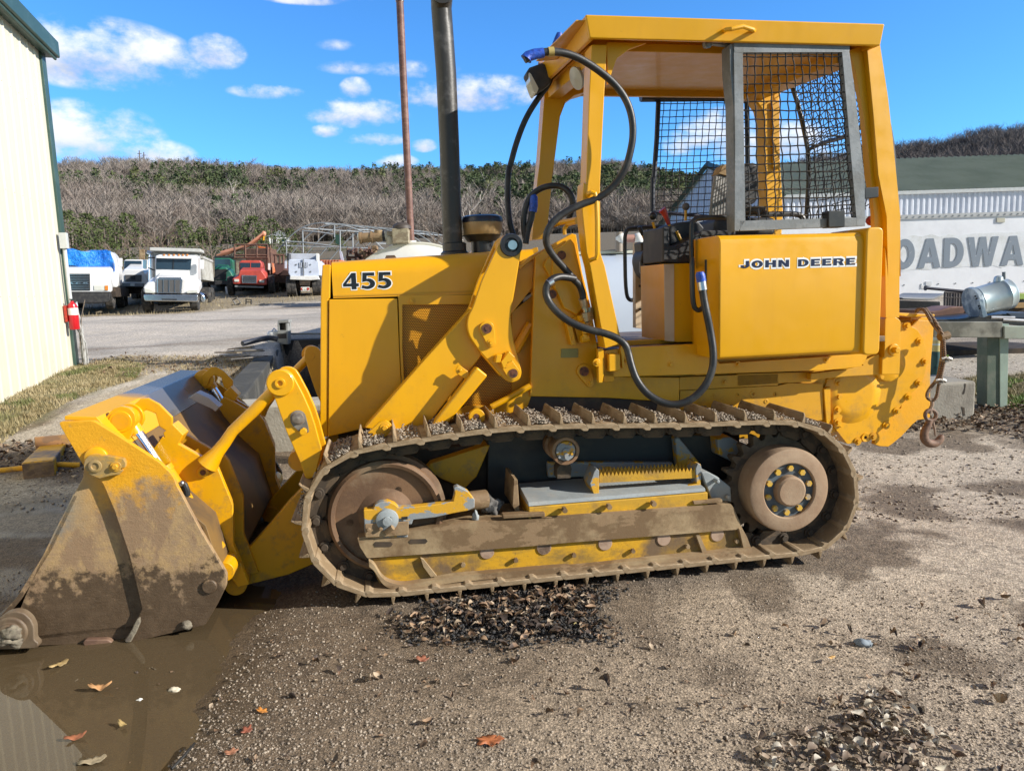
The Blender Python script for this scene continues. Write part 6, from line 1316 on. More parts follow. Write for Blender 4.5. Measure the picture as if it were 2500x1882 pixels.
# ------------------------------------------------ metal building on the left
c0=atY(116,134,11.4);DW=Vector((.276,-.961));yawb=math.degrees(math.atan2(DW.y,DW.x))
zb0=atY(184,890,11.4).z
bl,fb=thing('metal_building','cream corrugated metal building with dark green roof trim at the left edge','building',(-6.74,11.4,zb0),yawb)
cx0,_=-7.0,0
CRM=simple('cream_metal',(.62,.58,.46),(.55,.515,.41),rough=.45,scale=1.2,th=(.5,.9));GRN=simple('dark_green_trim',(.035,.075,.06),(.05,.095,.08),rough=.4,scale=3)
HT=c0.z-zb0;n=int(12.5/.025);prof=[]
for i in range(n+1):
    s_=i*.025;ph=(s_%.30)/.30;d=0
    if ph<.12:d=.016*min(1,ph/.05)
    elif ph<.16:d=.016*(1-(ph-.12)/.04)
    elif .50<ph<.58:d=.004
    prof.append((s_,d))
m=MB()
for (s_,d) in prof:m.v+=[(s_,d,-.4),(s_,d,HT+.05)]
m.f=[(2*i,2*i+2,2*i+3,2*i+1) for i in range(n)];wl=m.done('metal_wall',CRM,bl,ang=25)
m=MB()
for zz in (1.05,2.35,3.7):
    for i in range(40):m.cyl((.10+i*.30,.029,zz),(.10+i*.30,.034,zz),.006,n=6)
m.done('wall_screws',simple('rusty_screw',(.25,.2,.14)),wl)
m=MB();m.box(-.10,.10,-.03,.035,-.4,HT+.02);m.box(-.10,-.04,-.16,.0,-.4,HT+.02);m.done('corner_trim',GRN,bl,.004)
m=MB();m.prism([(-.22,HT+.02),(12.5,HT+.02),(12.5,HT+.26),(-.22,HT+.26)],-.12,.20);m.prism([(-.20,HT-.02),(12.5,HT-.02),(12.5,HT+.03),(-.20,HT+.03)],.12,.16);m.done('eave_trim',GRN,bl,.02,2)
m=MB();m.hexa([(-.2,.0,HT+.2),(12.5,.0,HT+.2),(12.5,-6,HT+1.4),(-.2,-6,HT+1.4)],[(-.2,.0,HT+.25),(12.5,.0,HT+.25),(12.5,-6,HT+1.45),(-.2,-6,HT+1.45)]);m.done('metal_roof',GRN,bl)
MB().prism([(-6,-.4),(0,-.4),(0,HT+.2),(-6,HT+1.4)],0,.05).xf(Matrix(((0,1,0,-.06),(1,0,0,0),(0,0,1,0),(0,0,0,1)))).done('gable_wall',CRM,bl)
m=MB();m.box(.16,.27,.04,.14,1.75,1.98);m.tube([(.21,.085,1.8),(.21,.085,1.3),(.19,.085,.62)],.028,10);m.done('conduit_pipe',simple('pale_grey_pvc',(.55,.57,.55),rough=.4),bl,.004)
m=MB()
for k,(dx,h) in enumerate(((.05,.95),(-.02,.85),(.10,.75),(.02,.55))):m.tube([(dx,.13+.02*k,-.05),(dx+.02*(k%2),.13+.02*k,h*.6),(dx+.08*(k-1.5)*.5,.10,h)],.02-.003*k,8)
m.done('pipe_bundle',simple('weathered_pipe',(.42,.42,.40),(.2,.19,.17),rough=.6,scale=12),bl)
MB().tube([(.12,.12,.25),(-.02,.16,.75),(-.12,.2,.98)],.006,6).done('dead_vine',simple('dead_vine',(.18,.14,.10)),bl)
ex_=Vector((-6.74+DW.x*.30,11.4+DW.y*.30,zb0));fe=empty('fire_extinguisher',(ex_.x,ex_.y,ex_.z+.55),'red fire extinguisher with white label hanging on the corner of the metal building','fire extinguisher',rad(yawb))
fe.scale=(.8,.8,.8);RED=simple('extinguisher_red',(.55,.012,.02),rough=.3,spec=.6)
MB().lathe((0,.16,.0),(0,0,1),[(0,0),(.075,0),(.085,.015),(.085,.42),(.07,.47),(.03,.50),(.028,.53),(0,.53)],24).done('cylinder_body',RED,fe)
MB().lathe((0,.16,.27),(0,0,1),[(.0862,0),(.0862,.13)],24).done('white_label',simple('paper_label',(.75,.74,.70)),fe)
m=MB();m.cyl((0,.16,.52),(0,.16,.57),.02);m.box(-.02,.10,.145,.175,.55,.57);m.tube([(-.03,.17,.54),(-.10,.18,.48),(-.10,.19,.3),(-.09,.2,.16)],.011,8);m.done('valve_and_hose',BLK,fe)
m=MB().box(-.07,.07,.03,.07,.15,.45);m.done('wall_bracket',REDP,fe)
m=MB();m.hexa([(-.22,.20,.44),(-.08,.21,.40),(-.08,.205,.46),(-.20,.195,.52)],[(-.22,.198,.44),(-.08,.208,.40),(-.08,.203,.46),(-.20,.193,.52)]);m.done('paper_tag',simple('tag_paper',(.62,.74,.78)),fe)
# ------------------------------------------------ concrete kerb, pit walls, railing behind the machine
def wthing(name,label,cat,m,mat,bev=.02,group=None,loc=(0,0,0)):
    o=m.done(name,mat,None,bev,2);return tag(o,label,cat,group)
k0=atY(540,985,6.35);m=MB().box(k0.x,2.3,6.3,6.75,-.1,.475);wthing('concrete_kerb','long low weathered concrete kerb wall just behind the machine','kerb',m,CONCL,.025)
A0=Vector((atY(600,1000,6.75).x,6.75));A1=Vector((atY(688,842,14.0).x,14.0));d=(A1-A0).normalized();nn=Vector((-d.y,d.x));zt0=.50;zt1=atY(688,842,14).z
m=MB();w_=.28
ca=[(A0.x,A0.y),(A1.x,A1.y),(A1.x+nn.x*w_,A1.y+nn.y*w_),(A0.x+nn.x*w_,A0.y+nn.y*w_)]
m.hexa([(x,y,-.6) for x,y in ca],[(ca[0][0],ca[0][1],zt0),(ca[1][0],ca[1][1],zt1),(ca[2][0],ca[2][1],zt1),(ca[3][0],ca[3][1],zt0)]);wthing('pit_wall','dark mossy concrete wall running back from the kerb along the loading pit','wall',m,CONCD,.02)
m=MB().box(A1.x-.05,A1.x+5.5,14.0,14.3,-.8,atY(740,829,14).z);wthing('pit_wall','black shaded concrete back wall of the loading pit behind the machine','wall',m,simple('shade_black_wall',(.035,.035,.037),(.06,.06,.06),rough=.9,scale=2),.02)  # the wall's shade is put into its near-black colour
e,f=thing('pit_post','square grey steel post with open top box at the pit corner','post',(A1.x,13.9,zt1),0)
q=f.K(21,'583,90 690,84 692,130 680,330 592,330 596,230 588,130',0);MB().prism(q,0,.02).done('post_back',CONCD,e)
m=MB();m.prism(f.K(21,'583,90 690,84 692,112 583,118',-.05),-.10,.12);m.prism(f.K(21,'588,118 602,118 606,225 592,225',0),-.10,.0);m.prism(f.K(21,'672,118 690,118 692,330 678,330',0),-.10,.12);m.prism(f.K(21,'592,190 678,190 680,222 592,224',0),-.11,.0);m.prism(f.K(21,'592,275 676,275 680,330 594,330',0),-.11,.0);m.done('post_frame',simple('galvanised_grey',(.30,.31,.30),rough=.5),e)
m=MB();m.prism(f.K(21,'588,226 680,222 680,272 590,274',0),-.105,.0);m.done('post_band',simple('dark_band',(.035,.03,.03)),e)
e,f=thing('gas_cylinder','small white upright tank beside the grey pit post','tank',(A1.x-.28,13.95,zt1-.02),0)
a=f.p(21,550,345,0);b=f.p(21,552,205,0);MB().lathe((a[0],0,a[2]-.1),(0,0,1),[(0,0),(.13,0),(.13,b[2]-a[2]+.07),(.10,b[2]-a[2]+.11),(0,b[2]-a[2]+.12)],20).done('tank_shell',WHITE,e);MB().tube([(a[0]-.05,0,b[2]),(a[0],0,b[2]+.06),(a[0]+.05,0,b[2])],.012,6).done('tank_valve',STEEL,e)
e,f=thing('pipe_railing','thin grey pipe handrail crossing behind the pit post','railing',(A1.x,14.1,zt1),0)
rl=lambda *a:[f.p(21,x,y,0) for x,y in a]
MB().tube(rl((520,345),(516,255)),.02,8).done('rail_post',GUARD,e);MB().tube(rl((458,385),(455,290),(465,255),(490,235),(520,232)),.018,8).done('rail_loop',GUARD,e);MB().tube(rl((585,230),(1005,228),(1300,226)),.018,8).done('rail_bar',GUARD,e)
# shingles and pipe heap on the wall
SH=[simple('grey_shingle',(.10,.095,.09),(.20,.18,.16),rough=.9,scale=8),simple('brown_board',(.13,.10,.07),(.22,.18,.13),rough=.9,scale=8)]
pc=Vector(((A0.x+A1.x)/2,(A0.y+A1.y)/2,0));
for i in range(9):
    t_=.50+.36*R.random();c_=A0.lerp(A1,t_)+nn*(.25+.35*R.random());zz=zt0+(zt1-zt0)*t_+.02+.018*i
    o=MB().box(-.17-.08*R.random(),.17+.10*R.random(),-.06,.06,-.008,.008).done('roof_shingle',SH[i%2]);o.location=(c_.x,c_.y,zz);o.rotation_euler=(R.uniform(-.08,.08),R.uniform(-.10,.10),R.uniform(-.5,.9))
    tag(o,'broken grey shingle in the scrap stack on the pit wall','shingle','shingles stacked on the pit wall')
c_=A0.lerp(A1,.80)+nn*.25;pth=[(-.34,-.55,.0),(-.12,-.2,.05),(.05,.05,.09),(.22,.2,.09),(.38,.22,.04)];o=MB().tube(chaikin([(a*.6,b*.6,c*.6) for a,b,c in pth],2,False),.045,14).done('rubber_pipe',simple('blue_black_pipe',(.035,.04,.055),(.09,.09,.10),rough=.4,scale=5));o.location=(c_.x,c_.y,zt0+(zt1-zt0)*.80+.16);tag(o,'thick bent blue black pipe lying on the shingles at the pit wall','pipe')
# ------------------------------------------------ yellow scrap bracket left of the bucket
pb=gz_at(97,1168);pq=gz_at(150,1083);e,f=thing('scrap_beam','short yellow box beam with burnt paint lying in the leaves left of the bucket','steel beam',tuple(pb),-math.degrees(math.atan2(pq.x-pb.x,pq.y-pb.y)))
SCY=chipped('burnt_yellow',(.70,.36,.01),(.40,.22,.06),(.10,.08,.09),.5,.6,4);m=MB()
h_=.14;m.hexa([(-.11,0,0),(.11,0,0),(.11,0,h_),(-.11,0,h_)],[(-.10,.72,.0),(.10,.72,.0),(.10,.72,h_),(-.10,.72,h_)]);m.done('beam_box',SCY,e,.012)
m=MB().box(-.105,.105,-.012,0,.0,h_-.01);m.done('rusty_end_plate',chipped('rusty_end',(.22,.14,.08),(.13,.08,.05),(.42,.26,.05)),e)
m=MB();m.cyl((-.42,.12,.075),(-.11,.12,.075),.022);m.cyl((.11,.12,.075),(.27,.12,.05),.022);m.done('cross_pin',SCY,e);m=MB().box(-.13,.13,.72,.75,.0,.22);m.done('flange_plate',chipped('rusty_flange',(.30,.16,.07),(.20,.12,.07),(.45,.25,.05)),e,.006)
# ------------------------------------------------ white tank end and horizontal tank behind the machine
WT=simple('white_tank_paint',(.80,.80,.76),(.72,.71,.66),rough=.35,scale=1.5)
tc=atY(1003,590,9.8);rt=1.18;e,f=thing('tank_trailer','white round ended tank standing behind the yellow engine hood','tank',(tc.x,9.8,0),0)
m=MB().lathe((0,.35,tc.z-rt),(0,1,0),[(0,-.30),(.4,-.27),(.8,-.16),(1.0,-.07),(rt-.03,.0),(rt,.04),(rt,6.0),(0,6.2)],64);m.done('tank_shell',WT,e,ang=40)
MB().lathe((0,.36,tc.z-rt),(0,1,0),[(rt+.004,.0),(rt+.018,.01),(rt+.018,.05),(rt+.004,.06)],64).done('tank_seam',simple('cream_seam',(.70,.68,.58)),e)
for s_ in (-.75,.75):
    for yy in (1.5,4.8):MB().box(s_-.08,s_+.08,yy-.08,yy+.08,0,tc.z-rt-.75).done('tank_leg',GRYD,e)
q=[f.loc(*p,0) for p in K(25,'428,745 455,684 565,680 602,732')];MB().prism(q,.02,.06).done('lifting_bracket',simple('brown_bracket',(.14,.08,.05)),e)
st0=atY(1003,592,10.3);e,f=thing('vent_pipe','tall thin rust brown pipe rising from the white tank out of the picture','pipe',tuple(st0),0)
tp0=f.loc(978,-60,0);m=MB().tube([(0,0,-.1),(0,0,.02)],.075,12);m.done('pipe_collar',WT,e);r_=atY(1014,500,10.3).x-atY(995,500,10.3).x
a=f.loc(1003,585,0);b=f.loc(976,4,0);MB().tube([(a[0],0,a[1]-.1),(b[0],0,b[1])],r_*.5*.92,16).done('pipe_shaft',chipped('rust_pipe',(.16,.075,.055),(.23,.12,.09),(.12,.06,.05)),e);c_=f.loc(975.4,-20,0);MB().tube([(b[0],0,b[1]),(c_[0],0,c_[1]+.3)],r_*.55,16).done('pipe_coupling',STEEL,e)
e,f=thing('pump_valve','rusty pipe elbow and valve body on top of the white tank','valve',(tc.x-.5,10.2,0),0)
m=MB();m.cyl(f.p(25,75,440,0),f.p(25,125,435,0),.055);m.done('white_flange',WT,e);m=MB();m.cyl(f.p(25,110,452,0),f.p(25,420,425,0),.068,n=18);m.cyl(f.p(25,100,452,0),f.p(25,130,450,0),.08,n=18);m.cyl(f.p(25,255,440,0),f.p(25,280,438,0),.08,n=18);m.cyl(f.p(25,355,430,0),f.p(25,350,345,0),.055,n=14);m.done('rusty_pipe_body',RUSTP,e)
m=MB();m.cyl(f.p(25,415,425,0),f.p(25,450,425,0),.072,n=16);m.done('black_ring',BLK,e);m=MB().tube([f.p(25,450,425,0),f.p(25,500,420,0),f.p(25,530,470,0),f.p(25,530,540,0)],.075,14);m.done('elbow_pipe',simple('cream_elbow',(.46,.44,.36)),e)
m=MB();a=f.p(25,680,530,0);m.box(a[0]-.12,a[0]+.10,-.12,.12,a[2],a[2]+.20);m.box(a[0]-.19,a[0]-.02,-.1,.1,a[2]+.11,a[2]+.17);m.done('valve_block',chipped('tan_cast',(.38,.33,.22),(.25,.2,.13),(.15,.11,.08)),e,.01);MB().lathe((a[0]-.0,0,a[2]+.20),(0,0,1),[(.13,0),(.12,.04),(.07,.08),(0,.09)],20).done('valve_dome',simple('dark_dome',(.07,.055,.045)),e)
th_=atY(1500,610,9.6);e,f=thing('storage_tank','long bluish white horizontal tank seen under the canopy behind the floor','tank',(th_.x,9.6,0),4)
m=MB().lathe((-.75,1.2,th_.z-1.2),(1,0,0),[(0,-.3),(.6,-.22),(1.05,-.05),(1.2,0),(1.2,2.9),(1.05,3.0),(0,3.2)],56);m.done('tank_shell',simple('blue_white_tank',(.48,.54,.63),rough=.22,scale=1),e)
MB().box(-.7,2.0,.95,1.45,th_.z-.01,th_.z+.03).done('tank_catwalk',simple('catwalk_cream',(.62,.62,.50)),e)
m=MB();a=f.loc(*K(12,'1500,1090')[0],.9);m.cyl((a[0],.9,a[1]-.1),(a[0],.9,a[1]+.17),.05,n=14);b=f.loc(*K(12,'1545,1010')[0],.9);c_=f.loc(*K(12,'1760,1010')[0],.9);m.done('riser',simple('riser',(.3,.25,.2)),e);MB().cyl((b[0],.9,b[1]),(c_[0],.9,c_[1]),.055,n=16).done('pink_pipe',simple('pink_rust_pipe',(.42,.22,.17)),e);MB().sphere((b[0]-.02,.9,b[1]),.08,14).done('elbow',WT,e);MB().sphere((c_[0],.9,c_[1]),.08,14).done('elbow',WT,e)
for s_ in (0.,1.8):MB().box(s_-.1,s_+.1,.7,1.7,.2,th_.z-2.2).done('tank_leg',GRYD,e)
# ------------------------------------------------ trucks
TW=simple('truck_white',(.80,.80,.80),(.72,.72,.70),rough=.3,scale=1,coat=.4);CHR=simple('truck_chrome',(.75,.77,.80),rough=.15,metal=1,var=.1);HL=simple('headlight_lens',(.65,.66,.60),rough=.12);AMB=simple('amber_lens',(.65,.22,.03),rough=.3);GRL=simple('grille_grey',(.10,.10,.10),rough=.5);WSH=NT('windscreen');WSH.setc((.025,.05,.075));WSH.sets(Roughness=.06);WSH.b.inputs['Specular IOR Level'].default_value=.8;WSH=WSH.m
def wheel(e,x,y,r,w_,rim=WHITE):
    o=MB().lathe((x,y,r),(1,0,0),[(r*.55,-w_/2),(r*.9,-w_/2),(r,-w_*.38),(r,w_*.38),(r*.9,w_/2),(r*.55,w_/2),(r*.55,-w_/2)],28).done('wheel',TYRE,e)
    MB().lathe((x,y,r),(1,0,0),[(0,-w_*.3),(r*.3,-w_*.42),(r*.56,-w_*.3),(r*.56,w_*.3),(r*.3,w_*.42),(0,w_*.3)],20).done('rim',rim,o);return o
def pr(f,e,c,st,y,t,mat,name,bev=.02,par=None):return MB().prism(f.K(c,st,y),y,y+t).done(name,mat,par or e,bev)
def taper(f,e,c,st,y0,y1,sc_,dz,mat,name,bev=.03):
    a=f.K(c,st,y0);cx_=sum(p[0] for p in a)/len(a);b=[(cx_+(p[0]-cx_)*sc_,p[1]+dz) for p in a];n=len(a)
    if sum(a[i][0]*a[(i+1)%n][1]-a[(i+1)%n][0]*a[i][1] for i in range(n))<0:a=a[::-1];b=b[::-1]
    m=MB().add([(x,y0,z) for x,z in a]+[(x,y1,z) for x,z in b],[tuple(range(n)),tuple(range(2*n-1,n-1,-1))]+[(i,i+n,(i+1)%n+n,(i+1)%n) for i in range(n)]);return m.done(name,mat,e,bev)
# white dump truck
e,f=thing('dump_truck','white dump truck with chrome bumper and grey dump body, facing the camera','dump truck',tuple(atY(415,762,31)),16.5)
pr(f,e,20,'1105,820 1130,805 1880,812 1882,900 1860,915 1130,905 1110,880',-.05,.3,CHR,'front_bumper',.04)
pr(f,e,20,'1362,870 1586,874 1580,892 1370,888',-.06,.01,BLK,'bumper_slot',0)
taper(f,e,20,'1285,560 1660,568 1890,700 1900,800 1830,806 1640,806 1290,795 1150,800 1105,780 1110,700 1160,640 1270,625',.12,1.5,1.0,.25,TW,'hood',.06)
pr(f,e,20,'1300,590 1330,565 1640,568 1665,600 1650,790 1300,790',.05,.1,CHR,'grille_surround',.02)
gr=pr(f,e,20,'1315,600 1625,603 1620,780 1318,778',.03,.03,GRL,'grille',0)
for x in (1387,1470,1553):pr(f,e,20,f'{x-6},598 {x+6},598 {x+6},780 {x-6},780',.01,.03,CHR,'grille_bar',0,gr)
for s_ in ('1120,720 1200,735 1265,775 1260,792 1130,785','1712,770 1760,750 1870,745 1878,785 1730,792'):pr(f,e,20,s_,.04,.1,HL,'headlight',.01)
taper(f,e,20,'1275,262 1330,245 1820,255 1870,290 1880,620 1870,720 1275,700 1270,460',1.3,2.7,1.0,.1,TW,'cab',.05)
pr(f,e,20,'1290,293 1790,300 1775,462 1282,450',1.27,.05,WSH,'windscreen',.01);pr(f,e,20,'1525,295 1537,295 1535,455 1523,455',1.25,.04,BLK,'windscreen_divider',0)
pr(f,e,20,'1290,262 1800,270 1795,302 1288,294',1.10,.2,TW,'sun_visor',.01)
m=MB()
for x in (1400,1470,1540,1610,1670,1730):m.sphere(f.p(20,x,250,1.3),.05,8)
m.done('roof_lamps',AMB,e)
for x in (1125,1935):pr(f,e,20,f'{x-28},315 {x+28},320 {x+26},450 {x-26},445',1.0,.12,CHR if x<1500 else TW,'side_mirror',.02)
m=MB();m.tube([f.p(20,1175,430,1.5),f.p(20,1270,470,1.5)],.03,6);m.tube([f.p(20,1175,290,1.5),f.p(20,1270,285,1.5)],.03,6);m.done('mirror_arms',BLK,e)
for x in (1215,):m=MB().cyl(f.p(20,x,620,2.8),f.p(20,x,300,2.8),.11,n=14);m.tube([f.p(20,x,300,2.8),f.p(20,x,235,2.8),f.p(20,x-60,215,2.8)],.11,12);m.done('exhaust_stack',CHR,e)
DB=simple('dump_body_grey',(.50,.50,.47),(.40,.39,.36),rough=.5,scale=3)
pr(f,e,20,'1195,140 1920,160 1925,205 1195,188',2.2,1.4,DB,'cab_shield',.02)
q0=f.K(20,'1225,190 1915,205 1925,640 1240,620',3.3);q=[(min(p[0] for p in q0),q0[3][1]),(max(p[0] for p in q0),q0[3][1]),(max(p[0] for p in q0),q0[0][1]-.05),(min(p[0] for p in q0),q0[0][1]-.05)]
x0_,x1_=q[0][0],q[1][0];zl,zh=q[0][1],q[2][1]
m=MB();m.box(x0_,x1_,3.3,3.4,zl,zh);m.box(x0_,x0_+.08,3.3,7.9,zl,zh-.25);m.box(x1_-.08,x1_,3.3,7.9,zl,zh-.25);m.box(x0_,x1_,7.85,7.95,zl,zh-.25);m.box(x0_,x1_,3.3,7.9,zl,zl+.1)
for k in range(9):m.box(x1_,x1_+.09,3.45+k*.52,3.55+k*.52,zl,zh-.3);m.box(x0_-.09,x0_,3.45+k*.52,3.55+k*.52,zl,zh-.3)
m.box(x1_-.02,x1_+.12,3.3,7.9,zh-.33,zh-.22);m.done('dump_body',DB,e,.01)
MB().box(-.45,.45,.6,7.6,.55,.85).done('chassis_frame',DKIN,e)
xl_=f.loc(*K(20,'1180,1040')[0],.9)[0];xr2=f.loc(*K(20,'1850,1050')[0],.9)[0]
for yy,ws in ((.9,(xl_,xr2)),(5.4,(xl_+.05,xr2-.02)),(6.7,(xl_+.05,xr2-.02))):
    for x in ws:wheel(e,x,yy,.52,.32 if yy<1 else .6,WHITE)
pr(f,e,20,'1880,760 1960,800 1990,860 1985,940 1910,930',1.6,1.2,CHR,'fuel_tank',.08)
# white tractor with blue tarp
e,f=thing('parked_truck','white truck cab with wide black bumper and its windscreen wrapped in a blue tarp','truck',tuple(atY(222,757,30)),22)
taper(f,e,20,'-170,430 590,430 620,470 650,690 650,780 -170,780',0,1.7,1.0,.12,TW,'hood',.06)
pr(f,e,20,'-170,785 640,785 635,880 600,925 450,940 -170,935',-.12,.35,BLKM,'front_bumper',.05)
gr=pr(f,e,20,'-60,515 345,515 350,755 -60,755',-.02,.05,BLK,'grille',.01)
for k in range(9):pr(f,e,20,f'-55,{530+k*25} 335,{530+k*25} 335,{537+k*25} -55,{537+k*25}',-.04,.03,CHR,'grille_slat',0,gr)
aa=f.loc(*K(20,'-40,668')[0],-.06);bb=f.loc(*K(20,'335,632')[0],-.06)
lettering('badge_lettering',"MACK",aa[0]-.15,bb[0],aa[1],bb[1],-.06,CHR,gr,t=.02,sp=.25)
pr(f,e,20,'400,682 605,680 608,752 402,750',-.03,.06,HL,'headlight',.01);pr(f,e,20,'556,684 605,682 606,750 558,748',-.045,.03,AMB,'indicator_lamp',.005)
taper(f,e,20,'-150,190 640,200 700,260 760,470 750,690 640,780 -150,780',1.7,3.2,1.0,.05,TW,'cab',.05)
pr(f,e,20,'740,292 805,295 805,420 750,420',1.2,.12,TW,'side_mirror',.02)
MB().box(-1.0,.9,.5,6.5,.5,.9).done('chassis_frame',DKIN,e)
for yy in (1.0,4.9,6.2):
    for x in (f.loc(*K(20,'640,960')[0],1.0)[0],-1.25):wheel(e,x,yy,.52,.32)
tq=f.K(20,'-150,170 560,178 640,210 655,300 660,560 640,590 625,540 610,430 100,410 -150,410',1.45)
BT=NT('blue_tarp');BT.setc(BT.mix(BT.ramp(BT.noise(1.6,5,.6,world=True),'Fac',.35,.7).outputs[0],(.01,.17,.70),(.02,.30,.85)));BT.sets(Roughness=.35);BT.bump(BT.noise(2.2,6,.6,world=True).outputs['Fac'],1.0,.3);BT=BT.m
o=MB().prism(tq,1.45,3.1).done('tarp_cover',BT,None,.0)
bm=bmesh.new();bm.from_mesh(o.data);bmesh.ops.triangulate(bm,faces=bm.faces[:]);bmesh.ops.subdivide_edges(bm,edges=bm.edges[:],cuts=5,use_grid_fill=True)
for v in bm.verts:v.co+=Vector((noise.noise(v.co*1.7),noise.noise(v.co*1.9+Vector((5,0,0))),noise.noise(v.co*1.5+Vector((0,9,0)))))*.16
bm.to_mesh(o.data);bm.free();o.location=e.location;o.rotation_euler=e.rotation_euler;tag(o,'bright blue tarp tied over the cab of the leftmost white truck','tarp')
# small white truck between
e,f=thing('cab_chassis','smaller white truck with grey grille standing between the tarped truck and the dump truck','truck',tuple(atY(328,742,36)),14)
taper(f,e,20,'830,450 1090,455 1190,640 1185,700 760,700 760,560',0,1.3,1.0,.3,TW,'hood',.06)
pr(f,e,20,'758,648 1110,648 1105,700 760,698',-.1,.2,GUARD,'front_bumper',.02);gr=pr(f,e,20,'845,530 1080,530 1078,630 848,625',-.05,.05,GRL,'grille',.01);pr(f,e,20,'925,545 990,545 995,600 935,600',-.07,.03,BLK,'grille_badge',.0,gr)
taper(f,e,20,'828,325 860,312 1200,316 1210,700 820,690',1.3,3.0,1.0,.05,TW,'cab',.05);pr(f,e,20,'840,330 1080,332 1082,450 832,445',1.26,.05,WSH,'windscreen',.01)
pr(f,e,20,'920,655 980,655 980,690 920,690',-.12,.02,HL,'number_plate',0)
MB().box(-.8,.8,.4,7,.5,.9).done('chassis_frame',DKIN,e)
for yy in (.9,5.0,6.2):
    for x in (-1.0,1.0):wheel(e,x,yy,.48,.3)
pr(f,e,20,'1048,172 1118,172 1118,330 1048,330',3.2,.15,RUSTP,'rear_frame',.01)
# green truck
e,f=thing('green_truck','dark green truck half hidden behind the red truck','truck',tuple(atY(545,715,44)),14)
GT=simple('green_paint',(.02,.16,.10),(.03,.11,.08),rough=.4,scale=2)
taper(f,e,24,'-90,620 60,625 130,690 180,780 175,840 -90,830',0,1.4,1,.2,GT,'hood',.05);pr(f,e,24,'-90,650 70,650 70,790 -90,790',-.05,.06,BLK,'grille',.01);taper(f,e,24,'-90,500 100,500 160,530 170,720 -90,720',1.4,3,1,.05,GT,'cab',.05);pr(f,e,24,'-90,515 120,515 130,620 -90,610',1.35,.06,WSH,'windscreen',.01);pr(f,e,24,'-90,800 150,800 148,860 -90,860',-.1,.2,BLKM,'front_bumper',.02);pr(f,e,24,'125,742 158,742 158,780 125,780',-.08,.05,AMB,'indicator_lamp',0)
for x in (-1,1):wheel(e,x,.9,.5,.3);wheel(e,x,5,.5,.5)
MB().box(-.8,.8,.4,7,.5,.9).done('chassis_frame',DKIN,e);pr(f,e,24,'-90,470 200,470 200,500 -90,500',2.5,4,BLK,'rear_rack',.02)
# red truck with rusty rack
e,f=thing('red_truck','red truck with chrome grille under a rusty open steel rack','truck',tuple(atY(612,720,40)),14)
RT=simple('faded_red',(.52,.075,.05),(.40,.06,.045),rough=.45,scale=2)
taper(f,e,24,'250,665 540,665 600,740 615,860 580,865 160,850 150,780 230,740',0,1.5,1,.2,RT,'hood',.05)
pr(f,e,24,'280,728 480,735 478,840 283,836',-.05,.08,CHR,'grille_surround',.01);gr=pr(f,e,24,'290,740 470,745 470,830 290,828',-.07,.03,BLK,'grille',0)
for k in range(5):pr(f,e,24,f'292,{752+k*16} 468,{756+k*16} 468,{761+k*16} 292,{757+k*16}',-.09,.03,CHR,'grille_slat',0,gr)
for s_ in ('175,782 240,784 238,820 178,818','515,795 582,797 580,832 518,830'):pr(f,e,24,s_,-.06,.08,HL,'headlight',.01)
pr(f,e,24,'180,868 575,882 572,905 182,893',-.15,.15,GUARD,'front_bumper',.02)
taper(f,e,24,'240,560 270,530 520,530 550,570 565,680 240,680',1.5,3.1,1,.05,RT,'cab',.05);pr(f,e,24,'255,562 530,565 525,662 262,655',1.45,.06,WSH,'windscreen',.01);pr(f,e,24,'392,560 400,560 400,660 392,660',1.43,.03,RT,'windscreen_divider',0)
pr(f,e,24,'632,570 662,570 662,660 632,660',1.3,.1,WHITE,'side_mirror',.01)
MB().box(-.8,.8,.4,7,.5,.9).done('chassis_frame',DKIN,e)
for x in (-1.05,1.05):wheel(e,x,.9,.52,.32,GRYD);wheel(e,x,5,.52,.5,GRYD)
RK=simple('dark_rust',(.11,.055,.04),(.17,.09,.06),rough=.8,scale=6)
m=MB();t3=lambda *a:[f.p(24,x,y,d) for x,y,d in a]
for x in (180,325,480,625):m.tube(t3((x,320,2.2),(x,500,2.2)),.05,4);m.tube(t3((x,330,4.5),(x,500,4.5)),.05,4)
for y in (320,460,495):
    m.tube(t3((175,y,2.2),(630,y,2.2)),.05,4);m.tube(t3((175,y,4.5),(630,y,4.5)),.05,4)
    for x in (180,625):m.tube(t3((x,y,2.2),(x,y,4.5)),.05,4)
for x in (640,655,690):m.tube(t3((x-30,330,3),(x,900,3)),.05,4)
m.done('steel_rack',RK,e)
# orange crane parts behind
OC=simple('orange_crane_paint',(.62,.14,.03),(.70,.25,.12),rough=.5,scale=3);PC=simple('salmon_boom',(.66,.30,.19),(.55,.24,.14),rough=.5,scale=3)
e,f=thing('crane_boom','orange lattice crane boom pointing up above the red truck','crane',tuple(atY(620,700,47)),0)
m=MB()
for d_ in (0,-.35,.35):m.tube([f.p(24,-30,470,0)[:1]+(d_,)+f.p(24,-30,470,0)[2:],f.p(24,400,315,0)[:1]+(d_,)+f.p(24,400,315,0)[2:],f.p(24,572,165,0)[:1]+(d_*.3,)+f.p(24,572,165,0)[2:]],.065,6)
m.tube([f.p(24,0,430,0),f.p(24,180,380,0),f.p(24,330,370,0)],.12,6);m.sphere(f.p(24,572,170,0),.17,10);m.done('lattice_boom',PC,e)
MB().tube([f.p(24,575,190,0),f.p(24,570,260,0)],.06,6).done('hoist_block',YEL,e)
m=MB();m.prism(f.K(24,'520,340 640,360 665,440 640,470 540,460',0),-.4,.6);m.done('turret',OC,e,.05);m=MB();m.tube([f.p(24,640,470,0),f.p(24,690,640,0),f.p(24,735,830,0)],.15,6);m.tube([f.p(24,665,740,-1),f.p(24,700,820,-1)],.12,6);m.done('outrigger',OC,e)
